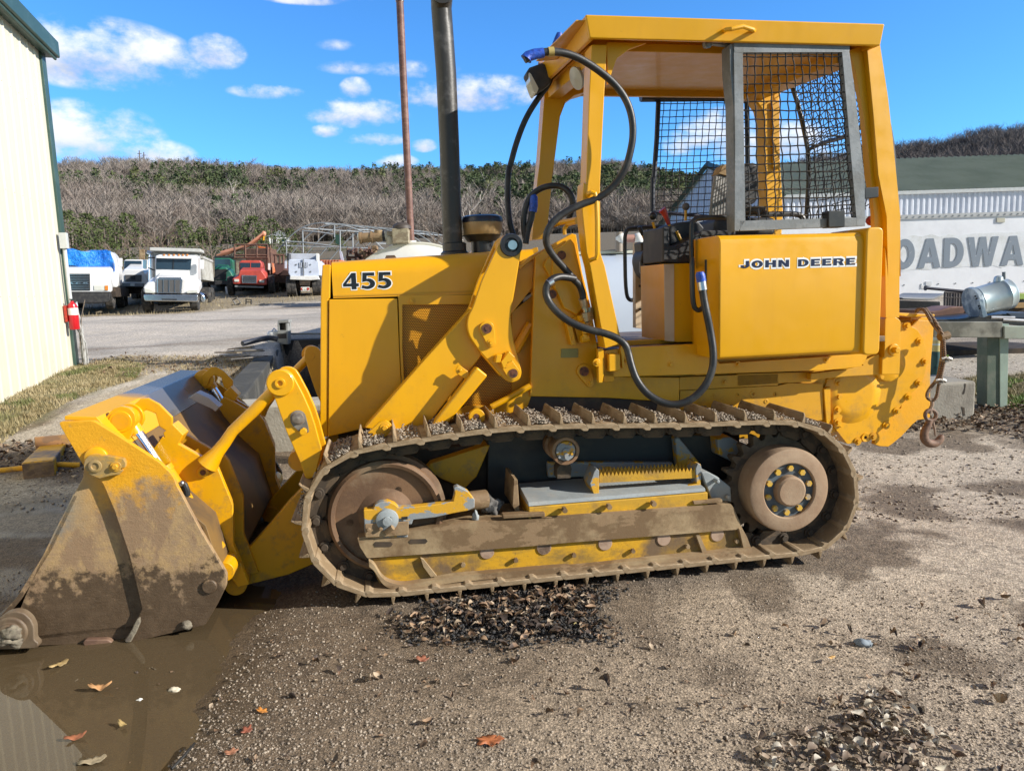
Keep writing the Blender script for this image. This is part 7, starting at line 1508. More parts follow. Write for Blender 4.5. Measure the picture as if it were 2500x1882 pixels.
MB().box(f.loc(*K(24,'400,470')[0],0)[0],f.loc(*K(24,'690,470')[0],0)[0],-1,1,.0,2.3).done('crane_base',RK,e,.05)
p_=f.p(24,520,425,0);MB().lathe((p_[0],-.6,p_[2]-.5),(0,0,1),[(0,0),(.3,0),(.22,.2),(.22,.45),(.3,.6),(0,.6)],14).done('winch_drum',simple('pale_orange_drum',(.7,.42,.2)),e)
# rusty truck bed
e,f=thing('flatbed_body','brown steel truck bed with stake posts right of the red truck','truck bed',tuple(atY(685,712,42)),10)
pr(f,e,24,'725,560 850,570 850,660 765,730 728,720',0,5,simple('brown_bed',(.12,.06,.05)),'bed_side',.03);m=MB()
for x in (730,790,840):m.tube([f.p(24,x,450,0),f.p(24,x,570,0)],.06,4)
m.tube([f.p(24,700,455,0),f.p(24,850,460,0)],.06,4);m.done('stake_posts',RK,e);MB().box(-.6,1.0,0,5,.5,.9).done('chassis_frame',DKIN,e)
for yy in (.6,4):
    for x in (-.3,1.1):wheel(e,x,yy,.5,.4,GRYD)
# white dump body seen from behind
e,f=thing('rear_dump_truck','white dump truck seen from its back end with mud flaps and a small plate','dump truck',tuple(atY(745,724,38)),10)
BW=simple('bluish_white_body',(.62,.68,.80),(.55,.60,.72),rough=.35,scale=2)
pr(f,e,24,'905,530 920,515 1300,520 1320,560 1330,730 1300,745 930,745 905,700',0,4.5,BW,'dump_body',.05);pr(f,e,24,'930,740 1310,742 1330,790 1200,800 925,790',-.1,.3,WHITE,'tail_sill',.03)
pr(f,e,24,'905,435 1295,440 1290,520 915,520',1.0,.1,simple('grey_headboard',(.5,.52,.56)),'headboard',.02)
for x in (900,1295):m=MB().prism(f.K(24,f'{x-12},435 {x+12},435 {x+12},530 {x-12},530',0),-.02,1.0);m.done('corner_post',BLK if x<1000 else WHITE,e)
gq=f.loc(*K(24,'1050,560')[0],0);gw=f.loc(*K(24,'1168,625')[0],0);MB().box(gq[0],gw[0],-.02,.02,gw[1],gq[1]).done('louvre',GRL,e)
m=MB()
for k in range(5):x=gq[0]+(gw[0]-gq[0])*(k+.5)/5;m.box(x-.02,x+.02,-.04,-.01,gw[1],gq[1])
m.done('louvre_bars',BW,e)
for (x,y) in ((1012,588),(1205,588),(1015,683),(1208,683)):MB().cyl(f.p(24,x,y,-.01),f.p(24,x,y,-.025),.04,n=12).done('body_bolt',GUARD,e)
MB().tube([f.p(24,1110,510,-.05),f.p(24,1115,780,-.05)],.03,6).done('chain',GUARD,e)
pr(f,e,24,'1050,790 1205,795 1190,880 1060,870',-.05,1,DKIN,'hitch_beam',.03);pr(f,e,24,'1075,890 1192,888 1192,942 1075,945',-.15,.03,WHITE,'rear_plate',.005)
for x in (1092,1112,1145,1172):MB().cyl(f.p(24,x,915,-.15),f.p(24,x,915,-.17),.07,n=10).done('tail_lamp',REDP if x in(1092,1172) else HL,e)
x_=[f.loc(*K(24,f'{x},900')[0],.5)[0] for x in (925,990,1272,1330)]
for x in x_:
    for yy in (.55,1.9):wheel(e,x,yy,.52,.26,GRYD)
MB().box(x_[0],x_[3],.3,2.2,.45,.75).done('axle_beam',DKIN,e)
for x,s_ in ((870,-1),(1350,1)):pr(f,e,24,f'{x-14},540 {x+14},540 {x+14},640 {x-14},640',4.6,.1,BW,'side_mirror',.01)
# orange container and junk by the hoop house
e,f=thing('orange_dumpster','orange red container showing behind the grille housing','container',tuple(atY(810,700,46)),0)
pr(f,e,24,'1335,525 1610,525 1610,700 1335,700',0,2,OC,'container_side',.03);m=MB()
for k in range(7):x=f.loc(*K(24,f'{1350+k*40},560')[0],0)[0];m.box(x-.04,x+.04,-.06,0,f.loc(*K(24,'1350,690')[0],0)[1],f.loc(*K(24,'1350,530')[0],0)[1])
m.done('container_rib',simple('orange_rib',(.66,.25,.14)),e)
e,f=thing('scrap_machinery','tangle of brown rusty machinery left of the white tank','machinery',tuple(atY(890,690,32)),0)
m=MB()
for k in range(34):
    x=1690+R.random()*420;y=370+R.random()*170;x2=x+R.uniform(-70,70);y2=y+R.uniform(-60,60);m.tube([f.p(24,x,y,R.uniform(-.8,.8)),f.p(24,x2,y2,R.uniform(-.8,.8))],R.uniform(.02,.07),5)
for x in (1705,1812,1830,1880,2000):m.tube([f.p(24,x,360,0),f.p(24,x,600,0)],.04,4)
m.tube([f.p(24,1690,490,0),f.p(24,1900,492,0)],.05,4);m.tube([f.p(24,1690,545,0),f.p(24,1900,545,0)],.05,4);m.done('rusty_framework',RK,e)
m=MB();m.prism(f.K(24,'2040,340 2075,325 2110,340 2115,385 2035,385',0),-.2,.2);m.prism(f.K(24,'1870,390 1920,390 1915,480 1865,480',0),-.2,.2);m.prism(f.K(24,'1920,420 2090,380 2090,470 1920,520',0),-.2,.3);m.done('rusty_box',RUSTP,e,.03)
MB().box(-1.2,3.2,-1,1,0,.25).done('machinery_skid',RK,e)
# hoop frame of an open greenhouse
e,f=thing('hoop_frame','bare white tube hoop greenhouse frame behind the trucks','greenhouse frame',tuple(atY(790,690,48)),0)
HOOP=simple('galvanised_tube',(.34,.37,.39),(.25,.28,.30),rough=.5,scale=2)
p0=f.K(24,'600,600 700,480 830,330 960,190 1100,95 1250,50 1390,35',0);p1=f.K(24,'1390,35 1600,60 1800,110 1950,180 2100,300 2250,450 2330,600',0)
base=p0+p1[1:]
m=MB()
for k in range(9):
    dy=k*1.6;sh=k*-.10;pts=[(x*1.0+dy*.36,dy,z*1.02+dy*.02) for x,z in base];m.tube(chaikin(pts,1,False),.034,5)
for idx_ in (2,4,6,8,10):
    x,z=base[idx_];m.tube([(x,0,z),(x+8*1.6*.36,8*1.6,z*1.02+.26)],.035,5)
hp=m.done('hoop_ribs',HOOP,e)
m=MB();tt_=lambda *a:[f.p(24,x,y,-.1) for x,y in a]
for a_ in (((1100,130),(1108,430)),((880,280),(885,470)),((1605,130),(1610,560)),((1775,170),(1780,420)),((1100,130),(1330,150),(1530,180)),((870,275),(1100,285),(1600,350)),((1530,60),(1530,220))):m.tube(tt_(*a_),.045,5)
m.done('end_posts',HOOP,e)
pr(f,e,24,'1595,400 1625,410 1660,560 1625,560 1605,480',-.2,.1,BW,'torn_plastic',.0)
pr(f,e,24,'1540,180 1600,190 1600,330 1545,300',3,.02,simple('dark_green_mesh',(.04,.10,.07)),'shade_net',0)
# small scrap frame on the yard
pz=gz_at(587,746);e,f=thing('scrap_steel','small black bent steel frame lying on the open yard','steel frame',tuple(pz),0)
m=MB();q3=lambda *a:[f.p(24,x,y,.0) for x,y in a]
m.tube(q3((155,1065),(215,1038),(262,1105),(200,1130),(155,1065)),.035,4);m.tube(q3((335,1135),(335,1055),(405,1060),(405,1140)),.035,4);m.tube(q3((150,1138),(415,1138)),.05,4);m.tube(q3((335,1090),(405,1095)),.02,4);m.done('frame_bars',BLK,e)
tag(stone(-10,0,.01,'',WHITE,1) if False else pebbles('white_pail',[(0,0,0,.001)],WHITE),'x','pail') if False else None
e,f=thing('white_bucket','small white plastic pail on the grass left of the red truck','pail',tuple(gz_at(560,718)),0);MB().lathe((0,0,0),(0,0,1),[(0,0),(.16,0),(.19,.42),(.20,.42),(.17,.03)],18).done('pail_body',WHITE,e)
# ------------------------------------------------ far white building on the right
ROOF=NT('olive_ribbed_roof');ROOF.setc(ROOF.mix(ROOF.ramp(ROOF.noise(.6,4,world=True),'Fac',.4,.7).outputs[0],(.46,.45,.29),(.38,.375,.23)));ROOF.sets(Roughness=.5);ROOF=ROOF.m
WLL=simple('bluish_white_siding',(.70,.73,.80),(.62,.65,.72),rough=.5,scale=1)
YB=40.;n0=atY(1913,478,YB);n1b=atY(2700,463,YB);r0=atY(1734,404,50.);
e=empty('white_warehouse',(n0.x,YB,0),'long white metal warehouse with olive green ribbed roof behind the trailer','warehouse')
ez=n0.z;rz=r0.z;Lx=45.;Wd=2*(50.-YB);rx_=r0.x-n0.x   # ridge x offset so that the gable follows the picture
m=MB();nn_=460
sh=rx_/(50-YB)
def wx(x,y):return x+(y)*sh
for k in range(nn_):
    x=k*Lx/nn_;dz=.09 if k%4==0 else 0
    m.v+=[(wx(x,0),-.06,ez-.02+dz),(wx(x,10),10,rz+dz)];
m.f=[(2*i,2*i+2,2*i+3,2*i+1) for i in range(nn_-1)];n9=len(m.v)
m.add([(wx(0,10),10,rz),(wx(Lx,10),10,rz),(wx(Lx,20),20,ez),(wx(0,20),20,ez)],[(0,1,2,3)]);m.done('ribbed_roof',ROOF,e,smooth=False)
m=MB();nn2=900
for k in range(nn2):x=k*Lx/nn2;m.v+=[(x,-.02-(.05 if (k//3)%2 else 0),0),(x,-.02-(.05 if (k//3)%2 else 0),ez)]
m.f=[(2*i,2*i+2,2*i+3,2*i+1) for i in range(nn2-1)];m.done('front_wall',WLL,e,smooth=False)
g0=(0,0);m=MB();m.add([(0,0,0),(wx(0,20),20,0),(wx(0,20),20,ez),(wx(0,10),10,rz),(0,0,ez)],[(0,1,2,3,4)])
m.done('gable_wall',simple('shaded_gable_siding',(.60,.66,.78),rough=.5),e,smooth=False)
m=MB();
for k in range(44):
    y=20*(k+.5)/44;zz=ez+(rz-ez)*(1-abs(y-10)/10);m.box(wx(0,y)-.06,wx(0,y)-.0,y-.05,y+.05,0,zz-.1)
m.done('gable_rib',WLL,e)
m=MB();m.box(-.2,Lx,-.20,-.06,ez-.16,ez+.02);m.done('gutter',simple('pale_gutter',(.55,.57,.56)),e)
m=MB();m.tube([(wx(-.2,-.2),-.3,ez),(wx(-.2,10),10,rz+.05),(wx(-.2,20.2),20.3,ez)],.22,4);m.done('rake_trim',GRN,e)
# box trailer with lettering
YT=22.;e,f=thing('box_trailer','long white box trailer with large grey block letters and patched paint','trailer',tuple(atY(1900,720,YT)),1.2)
TR_=NT('trailer_white');TR_.setc(TR_.mix(TR_.ramp(TR_.noise(.9,5,.6),'Fac',.45,.7).outputs[0],(.80,.81,.84),(.68,.69,.72)));TR_.sets(Roughness=.45);TR_.bump(TR_.noise(3,3).outputs['Fac'],.2,.03);TR_=TR_.m
zt_=f.loc(2300,524,0)[1];zb_2=f.loc(2300,722,0)[1];x0_=f.loc(1700,600,0)[0];x1_=f.loc(2560,600,0)[0]+5
MB().box(x0_,x1_,0,2.5,zb_2,zt_).done('trailer_body',TR_,e,.03)
m=MB();m.box(x0_,x1_,-.04,.02,zt_-.10,zt_+.02)
m.done('top_rail',simple('rail_grey',(.45,.46,.46)),e);m=MB()
for k in range(80):x=x0_+(x1_-x0_)*k/80;m.cyl((x,-.04,zt_-.05),(x,-.055,zt_-.05),.02,n=6)
for k in range(30):x=x0_+(x1_-x0_)*k/30;m.cyl((x,0,zb_2+.35),(x,-.015,zb_2+.35),.02,n=6)
m.done('rivets',GUARD,e)['kind']='stuff'
PG=NT('patched_grey_band');PG.setc(PG.mix(PG.ramp(PG.noise(2.2,6,.7),'Fac',.38,.55).outputs[0],(.60,.61,.60),(.72,.74,.76)));PG.sets(Roughness=.6);PG=PG.m
pt=[];xs_=[f.loc(u,600,0)[0] for u in range(1700,2640,22)];top=[(x,f.loc(2300,576,0)[1]+R.uniform(-.04,.06)) for x in xs_];btm=[(x,f.loc(2300,656,0)[1]+R.uniform(-.05,.05)) for x in xs_]
MB().prism(top+btm[::-1],-.006,.0).done('patch_band',PG,e,smooth=False)
a=f.loc(*K(23,'845,645')[0],-.01);b=f.loc(*K(23,'1262,135')[0],-.01)   # the D
LG=NT('faded_grey_letters');LG.setc(LG.mix(LG.ramp(LG.noise(3.5,7,.75),'Fac',.60,.68).outputs[0],(.20,.24,.29),(.47,.49,.50)));LG.sets(Roughness=.6);LG=LG.m
glx,wt=glyphs("ROADWAY",.13);pos=0;offs={};W_={'R':.8,'O':.84,'A':.9,'D':.8,'W':1.25,'Y':.86};xq=0;lst=[]
for ch in "ROADWAY":lst.append((ch,xq,xq+W_[ch]));xq+=W_[ch]+.13
dD=lst[3];dA=lst[5];xa=f.loc(*K(23,'1808,640')[0],0)[0];xd=a[0];k_=(xa-xd)/(dA[1]-dD[1]);X0=xd-dD[1]*k_
lettering('faded_lettering',"ROADWAY",X0,X0+wt*k_,a[1],b[1],-.012,LG,e,t=.01,sp=.13,slope=.0)
pr(f,e,23,'558,880 655,880 655,948 558,950',-.02,.02,simple('pale_patch',(.66,.67,.69)),'small_patch',0);pr(f,e,23,'480,945 560,945 560,1000 480,1000',-.02,.02,simple('pale_patch2',(.70,.71,.73)),'small_patch',0)
pr(f,e,8,'2050,1308 2098,1308 2098,1335 2050,1335',-.03,.03,simple('beige_lamp',(.5,.48,.38)),'marker_lamp',.005)
m=MB().box(x0_+.3,x1_,.2,2.3,zb_2-.25,zb_2);m.done('trailer_frame',DKIN,e)
for x in (x1_-1.5,x1_-2.8):
    for y in (.3,2.2):wheel(e,x,y,.5,.4)
m=MB();xx=f.loc(2000,700,0)[0];m.box(xx-.06,xx+.06,.5,.62,-.2,zb_2-.2);m.box(xx-.06,xx+.06,1.9,2.02,-.2,zb_2-.2);m.done('landing_leg',GRYD,e)
# ------------------------------------------------ scrap row right: dark bin, cage, pole, fender, drum
def fthing(name,label,cat,u,v,Y,yaw=0):
    return thing(name,label,cat,tuple(atY(u,v,Y)),yaw)
e,f=fthing('scrap_bin','long black steel bin with a pale rim below the trailer','bin',2250,760,13.5)
pr(f,e,23,'-100,1190 800,1220 800,1400 -100,1400',0,1.5,BLK,'bin_side',.01);pr(f,e,23,'140,1150 680,1160 860,1080 870,1105 700,1185 600,1200 180,1178',.02,1.4,simple('pale_rim',(.45,.45,.44)),'bin_rim',.01)
MB().box(-1,1.2,.2,1.3,-1.3,-.05).done('bin_stand',DKIN,e)
e,f=fthing('steel_cage','dark steel bar cage standing behind the brown fender','cage',2325,755,12.5)
m=MB()
for x in (880,930,970,1025,1060,1110,1160,1210):m.tube([f.p(23,x,1060,0),f.p(23,x-10,1360,0)],.02,5)
for y in (1065,1150,1310):m.tube([f.p(23,870,y,0),f.p(23,1250,y+5,0)],.02,5)
m.prism(f.K(23,'985,1045 1040,1050 1010,1340 950,1330',.1),.05,.12);m.done('cage_bars',simple('cage_steel',(.07,.06,.06)),e);pr(f,e,23,'865,1070 1240,1070 1240,1350 860,1350',.4,.02,simple('cage_back',(.25,.22,.21)),'cage_panel',0)
MB().box(-.6,.5,.1,.9,-1.2,0).done('cage_stand',DKIN,e)
e,f=fthing('long_pole','thin dark blue black pipe leaning level over the cage and drum','pipe',2300,705,10.0)
MB().cyl(f.p(23,548,990,0),f.p(23,1300,1058,0),.02,n=10).done('pole_shaft',FR,e);MB().cyl(f.p(23,540,990,0),f.p(23,560,991,0),.035,n=10).done('pole_end',FR,e)
e,f=fthing('rusty_fender','brown rusted curved sheet fender lying in the scrap beside the drum','fender',2320,770,10.2)
q=f.K(23,'600,1390 800,1365 980,1310 1100,1300 1250,1305 1270,1400 1200,1410 1170,1450 900,1490 800,1510 700,1470',0);m=MB().prism(q,0,.5);m.done('fender_sheet',simple('brown_rust_sheet',(.17,.085,.06),(.24,.13,.09),rough=.6,scale=6),e,.03,3)
e,f=fthing('steel_drum','tilted galvanised steel drum with a bolted flange on the scrap pile','drum',2410,770,9.6)
DR=NT('galvanised_drum');DR.setc(DR.mix(DR.ramp(DR.noise(5,6),'Fac',.4,.65).outputs[0],(.42,.50,.52),(.55,.60,.58)));DR.sets(Roughness=.38,Metallic=.55);DR=DR.m
q=lambda x,y,y_=0:Vector(f.p(23,x,y,y_))
ca_=q(1345,1240);cb_=q(1975,1080);ax=(cb_-ca_);ln=ax.length;rd_=(q(1690,860)-q(1810,1370)).length*.49;axn=ax.normalized()
m=MB().lathe(ca_,axn,[(0,.02),(rd_*.86,.02),(rd_*.9,0),(rd_*.93,0),(rd_*.93,ln*.10),(rd_*.95,ln*.12),(rd_*.93,ln*.14),(rd_*.97,ln*.75),(rd_*1.03,ln*.80),(rd_*.97,ln*.84),(rd_*.97,ln*.97),(rd_*.9,ln),(0,ln)],40);dr_=m.done('drum_shell',DR,e)
m=MB().lathe(ca_,axn,[(rd_*.93,-.02),(rd_*1.02,-.02),(rd_*1.02,.03),(rd_*.93,.03)],30);m.prism(f.K(23,'1205,1190 1270,1175 1350,1450 1275,1475',0),-.30,-.24);m.done('flange_ring',simple('blue_grey_flange',(.18,.24,.30),(.5,.58,.62),rough=.4,metal=.4,scale=8),dr_,.005)
m=MB();
for (x,y) in ((1390,1130),(1410,1170),(1450,1295),(1465,1335)):m.cyl(q(x,y,-.31),q(x,y,-.29),.013,n=6)
m.done('drum_bolt',BLK,dr_)
MB().lathe(q(1780,860),(0,0,1),[(.06,-.02),(.05,.04),(.02,.06),(0,.06)],12).done('drum_cap',DR,dr_)
MB().tube([q(1872,720,.1),q(1875,860,.1)],.022,8).done('drum_spout',GUARD,dr_);
e,f=fthing('scrap_truck_bed','low black flat deck carrying the drum and other scrap parts','flatbed',2400,790,9.9)
m=MB();m.prism(f.K(23,'330,1500 800,1490 1260,1440 1750,1390 1900,1385 2300,1400 2300,1640 1300,1560 700,1555 330,1560',0),-.4,1.6);m.done('deck',BLK,e,.01);pr(f,e,23,'1920,1410 2300,1400 2300,1500 2050,1500',-.42,.02,simple('dark_blue_panel',(.05,.07,.11),rough=.4),'deck_panel',.005)
m=MB();m.tube([f.p(23,1650,1485,-.45),f.p(23,2050,1490,-.45)],.02,6);m.tube([f.p(23,1850,1520,-.45),f.p(23,2210,1540,-.45)],.02,6);m.done('deck_bars',STEEL,e);MB().box(-1.5,2.2,.0,1.2,-1.0,-.35).done('deck_stand',DKIN,e)
e,f=fthing('green_machine','light green and brown machine hood at the right edge behind the drum','machine',2480,740,15.)
pr(f,e,23,'1990,1080 2300,1080 2300,1180 2020,1190',0,1.4,simple('lime_green_paint',(.30,.42,.08),(.24,.34,.06)),'green_hood',.02);pr(f,e,23,'2020,1190 2300,1185 2300,1240 2030,1240',.05,1.3,BLK,'dark_band',.01);pr(f,e,23,'2060,1240 2300,1235 2300,1330 2060,1330',.0,1.3,simple('ochre_box',(.36,.22,.08)),'ochre_box',.01);MB().box(-.6,2.,.1,1.2,-1.6,-.1).done('machine_base',DKIN,e)
# guard rail
GRP=simple('green_grey_timber',(.10,.135,.10),(.15,.17,.13),rough=.8,scale=7,bump=.4);PG2=simple('pale_green_face',(.33,.42,.34),(.27,.34,.28),rough=.7,scale=5)
pb=gz_at(2440,992);e,f=thing('guard_rail','weathered grey concrete and timber guard rail on a dark green post at the right','guard rail',(pb.x,pb.y,pb.z),0)
po=MB().prism(f.K(17,'1460,1000 1610,1030 1615,1240 1610,1665',.0)[:0]+f.K(0,'2133,697 2160,697 2160,880 2131,878',0),0,.16).done('rail_post',GRP,e,.006)
MB().prism(f.K(0,'2160,700 2180,700 2176,878 2160,880',-.01),-.01,.15).done('post_face',PG2,e,.004)
MB().prism(f.K(17,'700,1030 1640,1030 1625,1245 880,1240 700,1236',-.06),-.08,-.0).done('rail_beam',simple('stained_concrete_beam',(.13,.125,.10),(.28,.27,.22),rough=.85,scale=5,th=(.45,.6)),e,.008)
MB().prism(f.K(17,'1635,1085 2300,1090 2300,1262 1635,1258',-.05),-.09,-.0).done('rail_beam',simple('pale_beam',(.36,.40,.32),(.30,.32,.26),rough=.8,scale=5),e,.008)
# concrete block and pail
pb=gz_at(2340,1018);e,f=thing('concrete_block','cracked grey concrete block behind the tow hook','concrete block',(pb.x,pb.y,pb.z-.05),6)
q=f.K(16,'1330,905 1850,920 1850,1290 1330,1250',0);zt=q[0][1];m=MB().box(q[0][0]-.6,q[1][0]+.02,0,.55,0,zt);m.done('block',CONCR,e,.03,3)
m=MB();m.prism(f.K(16,'1738,910 1752,910 1740,1000 1728,1030 1715,1020 1735,960',-.004),-.003,.01);m.prism(f.K(16,'1700,1170 1735,1180 1742,1270 1722,1275 1712,1210',-.004),-.003,.01);m.done('crack',DKIN,e,smooth=False)
pb=gz_at(2285,925);e,f=thing('grease_pail','dark green and yellow striped pail standing on the concrete block','pail',(pb.x-.02,pb.y+.2,0),0)
a=f.p(16,1395,840,0);b=f.p(16,1395,345,0);w_=abs(f.p(16,1450,500,0)[0]-f.p(16,1345,500,0)[0])*.5;H_=b[2]-a[2]
for z0,z1,mt,nm in ((0,.60,simple('pail_green',(.03,.10,.10),(.015,.05,.06),scale=20),'pail_body'),(.60,.74,simple('pail_yellow',(.66,.55,.22)),'yellow_band'),(.74,.78,simple('pail_white',(.6,.68,.66)),'white_band'),(.78,.86,simple('pail_yellow2',(.62,.52,.24)),'yellow_band'),(.86,.93,simple('pail_cream',(.6,.66,.6)),'rim_band'),(.93,1.,simple('pail_lid',(.08,.42,.55)),'pail_lid')):
    MB().lathe((a[0],0,a[2]+H_*z0),(0,0,1),[(0,0),(w_,0),(w_*1.005,H_*(z1-z0)),(0,H_*(z1-z0))],26).done(nm,mt,e)
MB().lathe((a[0],0,a[2]-.02),(0,0,1),[(0,0),(w_*1.1,0),(w_*1.1,.02),(0,.02)],26).done('pail_base',BLK,e)
# ------------------------------------------------ hills
def hill(name,us,rv,R0,R1,z0,nu=120,nr=36,seed=1,mat=None):
    azs=[math.atan2(*(lambda r:(r[0],r[1]))(ray(u,700))) for u in us];V=[];A=np.linspace(azs[0],azs[-1],nu);
    ridge=[]
    for u,v in zip(us,rv):
        r=ray(u,v);ridge.append(EYE+r[2]/math.hypot(r[0],r[1])*R1)
    rz_=np.interp(A,azs,ridge);rr=np.linspace(R0,R1*1.25,nr);AA,RRR=np.meshgrid(A,rr);X=RRR*np.sin(AA);Yy=RRR*np.cos(AA);t=(RRR-R0)/(R1-R0)
    Z_=None;prof=np.where(t<1,np.clip(t,0,1)**1.12,1-(t-1)*.4);Z=z0+(np.interp(AA,azs,ridge)-z0)*prof+fbm(X.ravel(),Yy.ravel(),.02,4,seed).reshape(X.shape)*13*np.clip(t*2,0,1)*np.clip((1.05-t)*5,0.3,1)
    Z0_=Z.copy();Z0_[0]=-4
    i=np.arange(nu*nr).reshape(nr,nu);Fq=np.stack([i[:-1,:-1],i[:-1,1:],i[1:,1:],i[1:,:-1]],-1).reshape(-1,4)
    o=rawmesh(name,np.stack([X.ravel(),Yy.ravel(),Z0_.ravel()],1),Fq,mat,smooth=True);tag(o,kind='structure');return A,rr,Z
LIT=simple('forest_floor',(.115,.085,.06),(.17,.13,.095),rough=.95,scale=.15)
TRH=12.
us=[-900,-300,160,300,450,560,700,830,1000,1180,1300,1400,1500,1580,1700,1850,2100,2500];rv=[440,447,462,452,440,456,450,447,444,448,442,442,436,452,478,512,555,590]
HA=hill('hill',us,rv,195,480,14.0,150,44,3,LIT)
us2=[1500,1850,1990,2108,2183,2260,2330,2400,2500,2900,3600];rv2=[600,500,450,424,408,400,390,378,370,330,300]
HB=hill('far_hill',us2,rv2,230,470,15.0,110,36,8,LIT)
def zhill(H,az_,r):
    A,rr,Z=H;fi=np.interp(az_,A,np.arange(len(A)));fj=np.interp(r,rr,np.arange(len(rr)));i=fi.astype(int).clip(0,len(A)-2);j=fj.astype(int).clip(0,len(rr)-2);a=fi-i;b=fj-j
    return (Z[j,i]*(1-a)+Z[j,i+1]*a)*(1-b)+(Z[j+1,i]*(1-a)+Z[j+1,i+1]*a)*b
def bare_proto(seed,ntw=120,w=.05,spread=1.):
    rg=np.random.default_rng(seed);V=[];Fc=[]
    def sl(p,q,w0,w1):
        p=np.array(p);q=np.array(q);d=q-p;n=np.cross(d,rg.normal(size=3));n/=np.linalg.norm(n)+1e-9;i=len(V);V.extend([p-n*w0,p+n*w0,q+n*w1,q-n*w1]);Fc.append((i,i+1,i+2,i+3))
    top=rg.uniform(.75,.95)
    for k in range(3):sl((0,0,-.08),(rg.uniform(-.04,.04),rg.uniform(-.04,.04),top),.012,.003)
    for i in range(ntw):
        z=rg.uniform(.22,top)**.8;a=rg.uniform(0,6.28);l=rg.uniform(.12,.34)*(1.15-z*.6)*spread;p=(0,0,z*top) if i<ntw*.3 else (math.cos(a)*l*.45,math.sin(a)*l*.45,z*top+l*.25)
        up=rg.uniform(.3,1.3)*l;b=a+rg.uniform(-.7,.7);q=(p[0]+math.cos(b)*l*.7,p[1]+math.sin(b)*l*.7,min(p[2]+up,1.05));sl(p,q,.007 if i<ntw*.3 else .005,.0022)
    return np.array(V),np.array(Fc)
def pine_proto(seed,n=130,bushy=.2):
    rg=np.random.default_rng(seed);V=[];Fc=[]
    z=rg.uniform(.12,1,n);r=bushy*(1.08-z)**.7*rg.uniform(.2,1,n)**.5+.02;a=rg.uniform(0,6.28,n)
    for i in range(n):
        c=np.array([math.cos(a[i])*r[i],math.sin(a[i])*r[i],z[i]]);s=rg.uniform(.025,.06);u=rg.normal(size=3);u/=np.linalg.norm(u);v=np.cross(u,rg.normal(size=3));v/=np.linalg.norm(v);k=len(V)
        V.extend([c-u*s,c-v*s*.5,c+u*s,c+v*s*.5]);Fc.append((k,k+1,k+2,k+3))
    k=len(V);V.extend([np.array(q) for q in ((-.01,0,-.05),(.01,0,-.05),(.004,0,.95),(-.004,0,.95))]);Fc.append((k,k+1,k+2,k+3));return np.array(V),np.array(Fc)
def forest(name,H,n,azr,rr,mat,protos,hh,seed,keepf=None,wide=1.):
    rg=np.random.default_rng(seed);az_=rg.uniform(*azr,n);r=np.sqrt(rg.uniform(rr[0]**2,rr[1]**2,n));
    x,y=r*np.sin(az_),r*np.cos(az_)
    if keepf is not None:k=keepf(x,y,rg);az_,r,x,y=az_[k],r[k],x[k],y[k]
    z=zhill(H,az_,r);n=len(x);h=rg.uniform(*hh,n);th=rg.uniform(0,6.28,n);VV=[];FF_=[];off=0;pid=rg.integers(0,len(protos),n)
    for p,(V,Fc) in enumerate(protos):
        s=np.where(pid==p)[0]
        if not len(s):continue
        c,sn=np.cos(th[s])[:,None],np.sin(th[s])[:,None];hw=(h[s]*wide)[:,None];X=(V[None,:,0]*c-V[None,:,1]*sn)*hw+x[s][:,None];Y=(V[None,:,0]*sn+V[None,:,1]*c)*hw+y[s][:,None];Z=V[None,:,2]*h[s][:,None]+z[s][:,None]
        VV.append(np.stack([X,Y,Z],2).reshape(-1,3));FF_.append((Fc[None]+(np.arange(len(s))*len(V))[:,None,None]).reshape(-1,4)+off);off+=len(s)*len(V)
    o=rawmesh(name,np.concatenate(VV),np.concatenate(FF_),mat);return tag(o,kind='stuff')
def barkmat(name,a,b,c,s=.35):
    t=NT(name);n=t.noise(s,4,.6,world=True);n2=t.noise(.06,3,.5,world=True);col=t.mix(t.ramp(n,'Fac',.4,.6).outputs[0],a,b);col=t.mix(t.ramp(n2,'Fac',.5,.62).outputs[0],col,c);t.setc(col);t.sets(Roughness=.9);return t.m
BK=barkmat('grey_brown_twigs',(.22,.185,.16),(.33,.285,.25),(.26,.21,.18));BK2=barkmat('dark_brown_twigs',(.13,.112,.11),(.19,.165,.155),(.16,.135,.13))
PN=barkmat('pine_green',(.055,.08,.035),(.085,.115,.045),(.11,.125,.045),.3)
bp=[bare_proto(i,78) for i in range(7)];pp_=[pine_proto(i) for i in range(4)];pd=[pine_proto(20+i,150,.26) for i in range(3)]
aL=math.atan2(*(lambda r:(r[0],r[1]))(ray(-200,700)));aR=math.atan2(*(lambda r:(r[0],r[1]))(ray(1850,560)))
forest('bare_forest',HA,16000,(aL,aR),(200,500),BK,bp,(6,11.5),1,None,1.15)
dens=lambda x,y,rg:(fbm(x,y,.016,3,44)+.20*np.clip((y-300)/160,-1,1)*.6+.20*np.clip((x+60)/70,-1,1)>rg.uniform(-.12,.50,len(x)))
forest('pine_trees_on_hill',HA,7500,(aL,aR),(215,495),PN,pp_,(8,13),2,dens,1.2)
forest('bare_forest',HB,5200,(math.atan2(*(lambda r:(r[0],r[1]))(ray(1900,560))),HB[0][-1]*.9),(300,490),BK2,bp,(9,14),3)
forest('brushwood',HA,2600,(aL,aR),(192,250),BK,bp,(3,6.5),7,None,1.9)
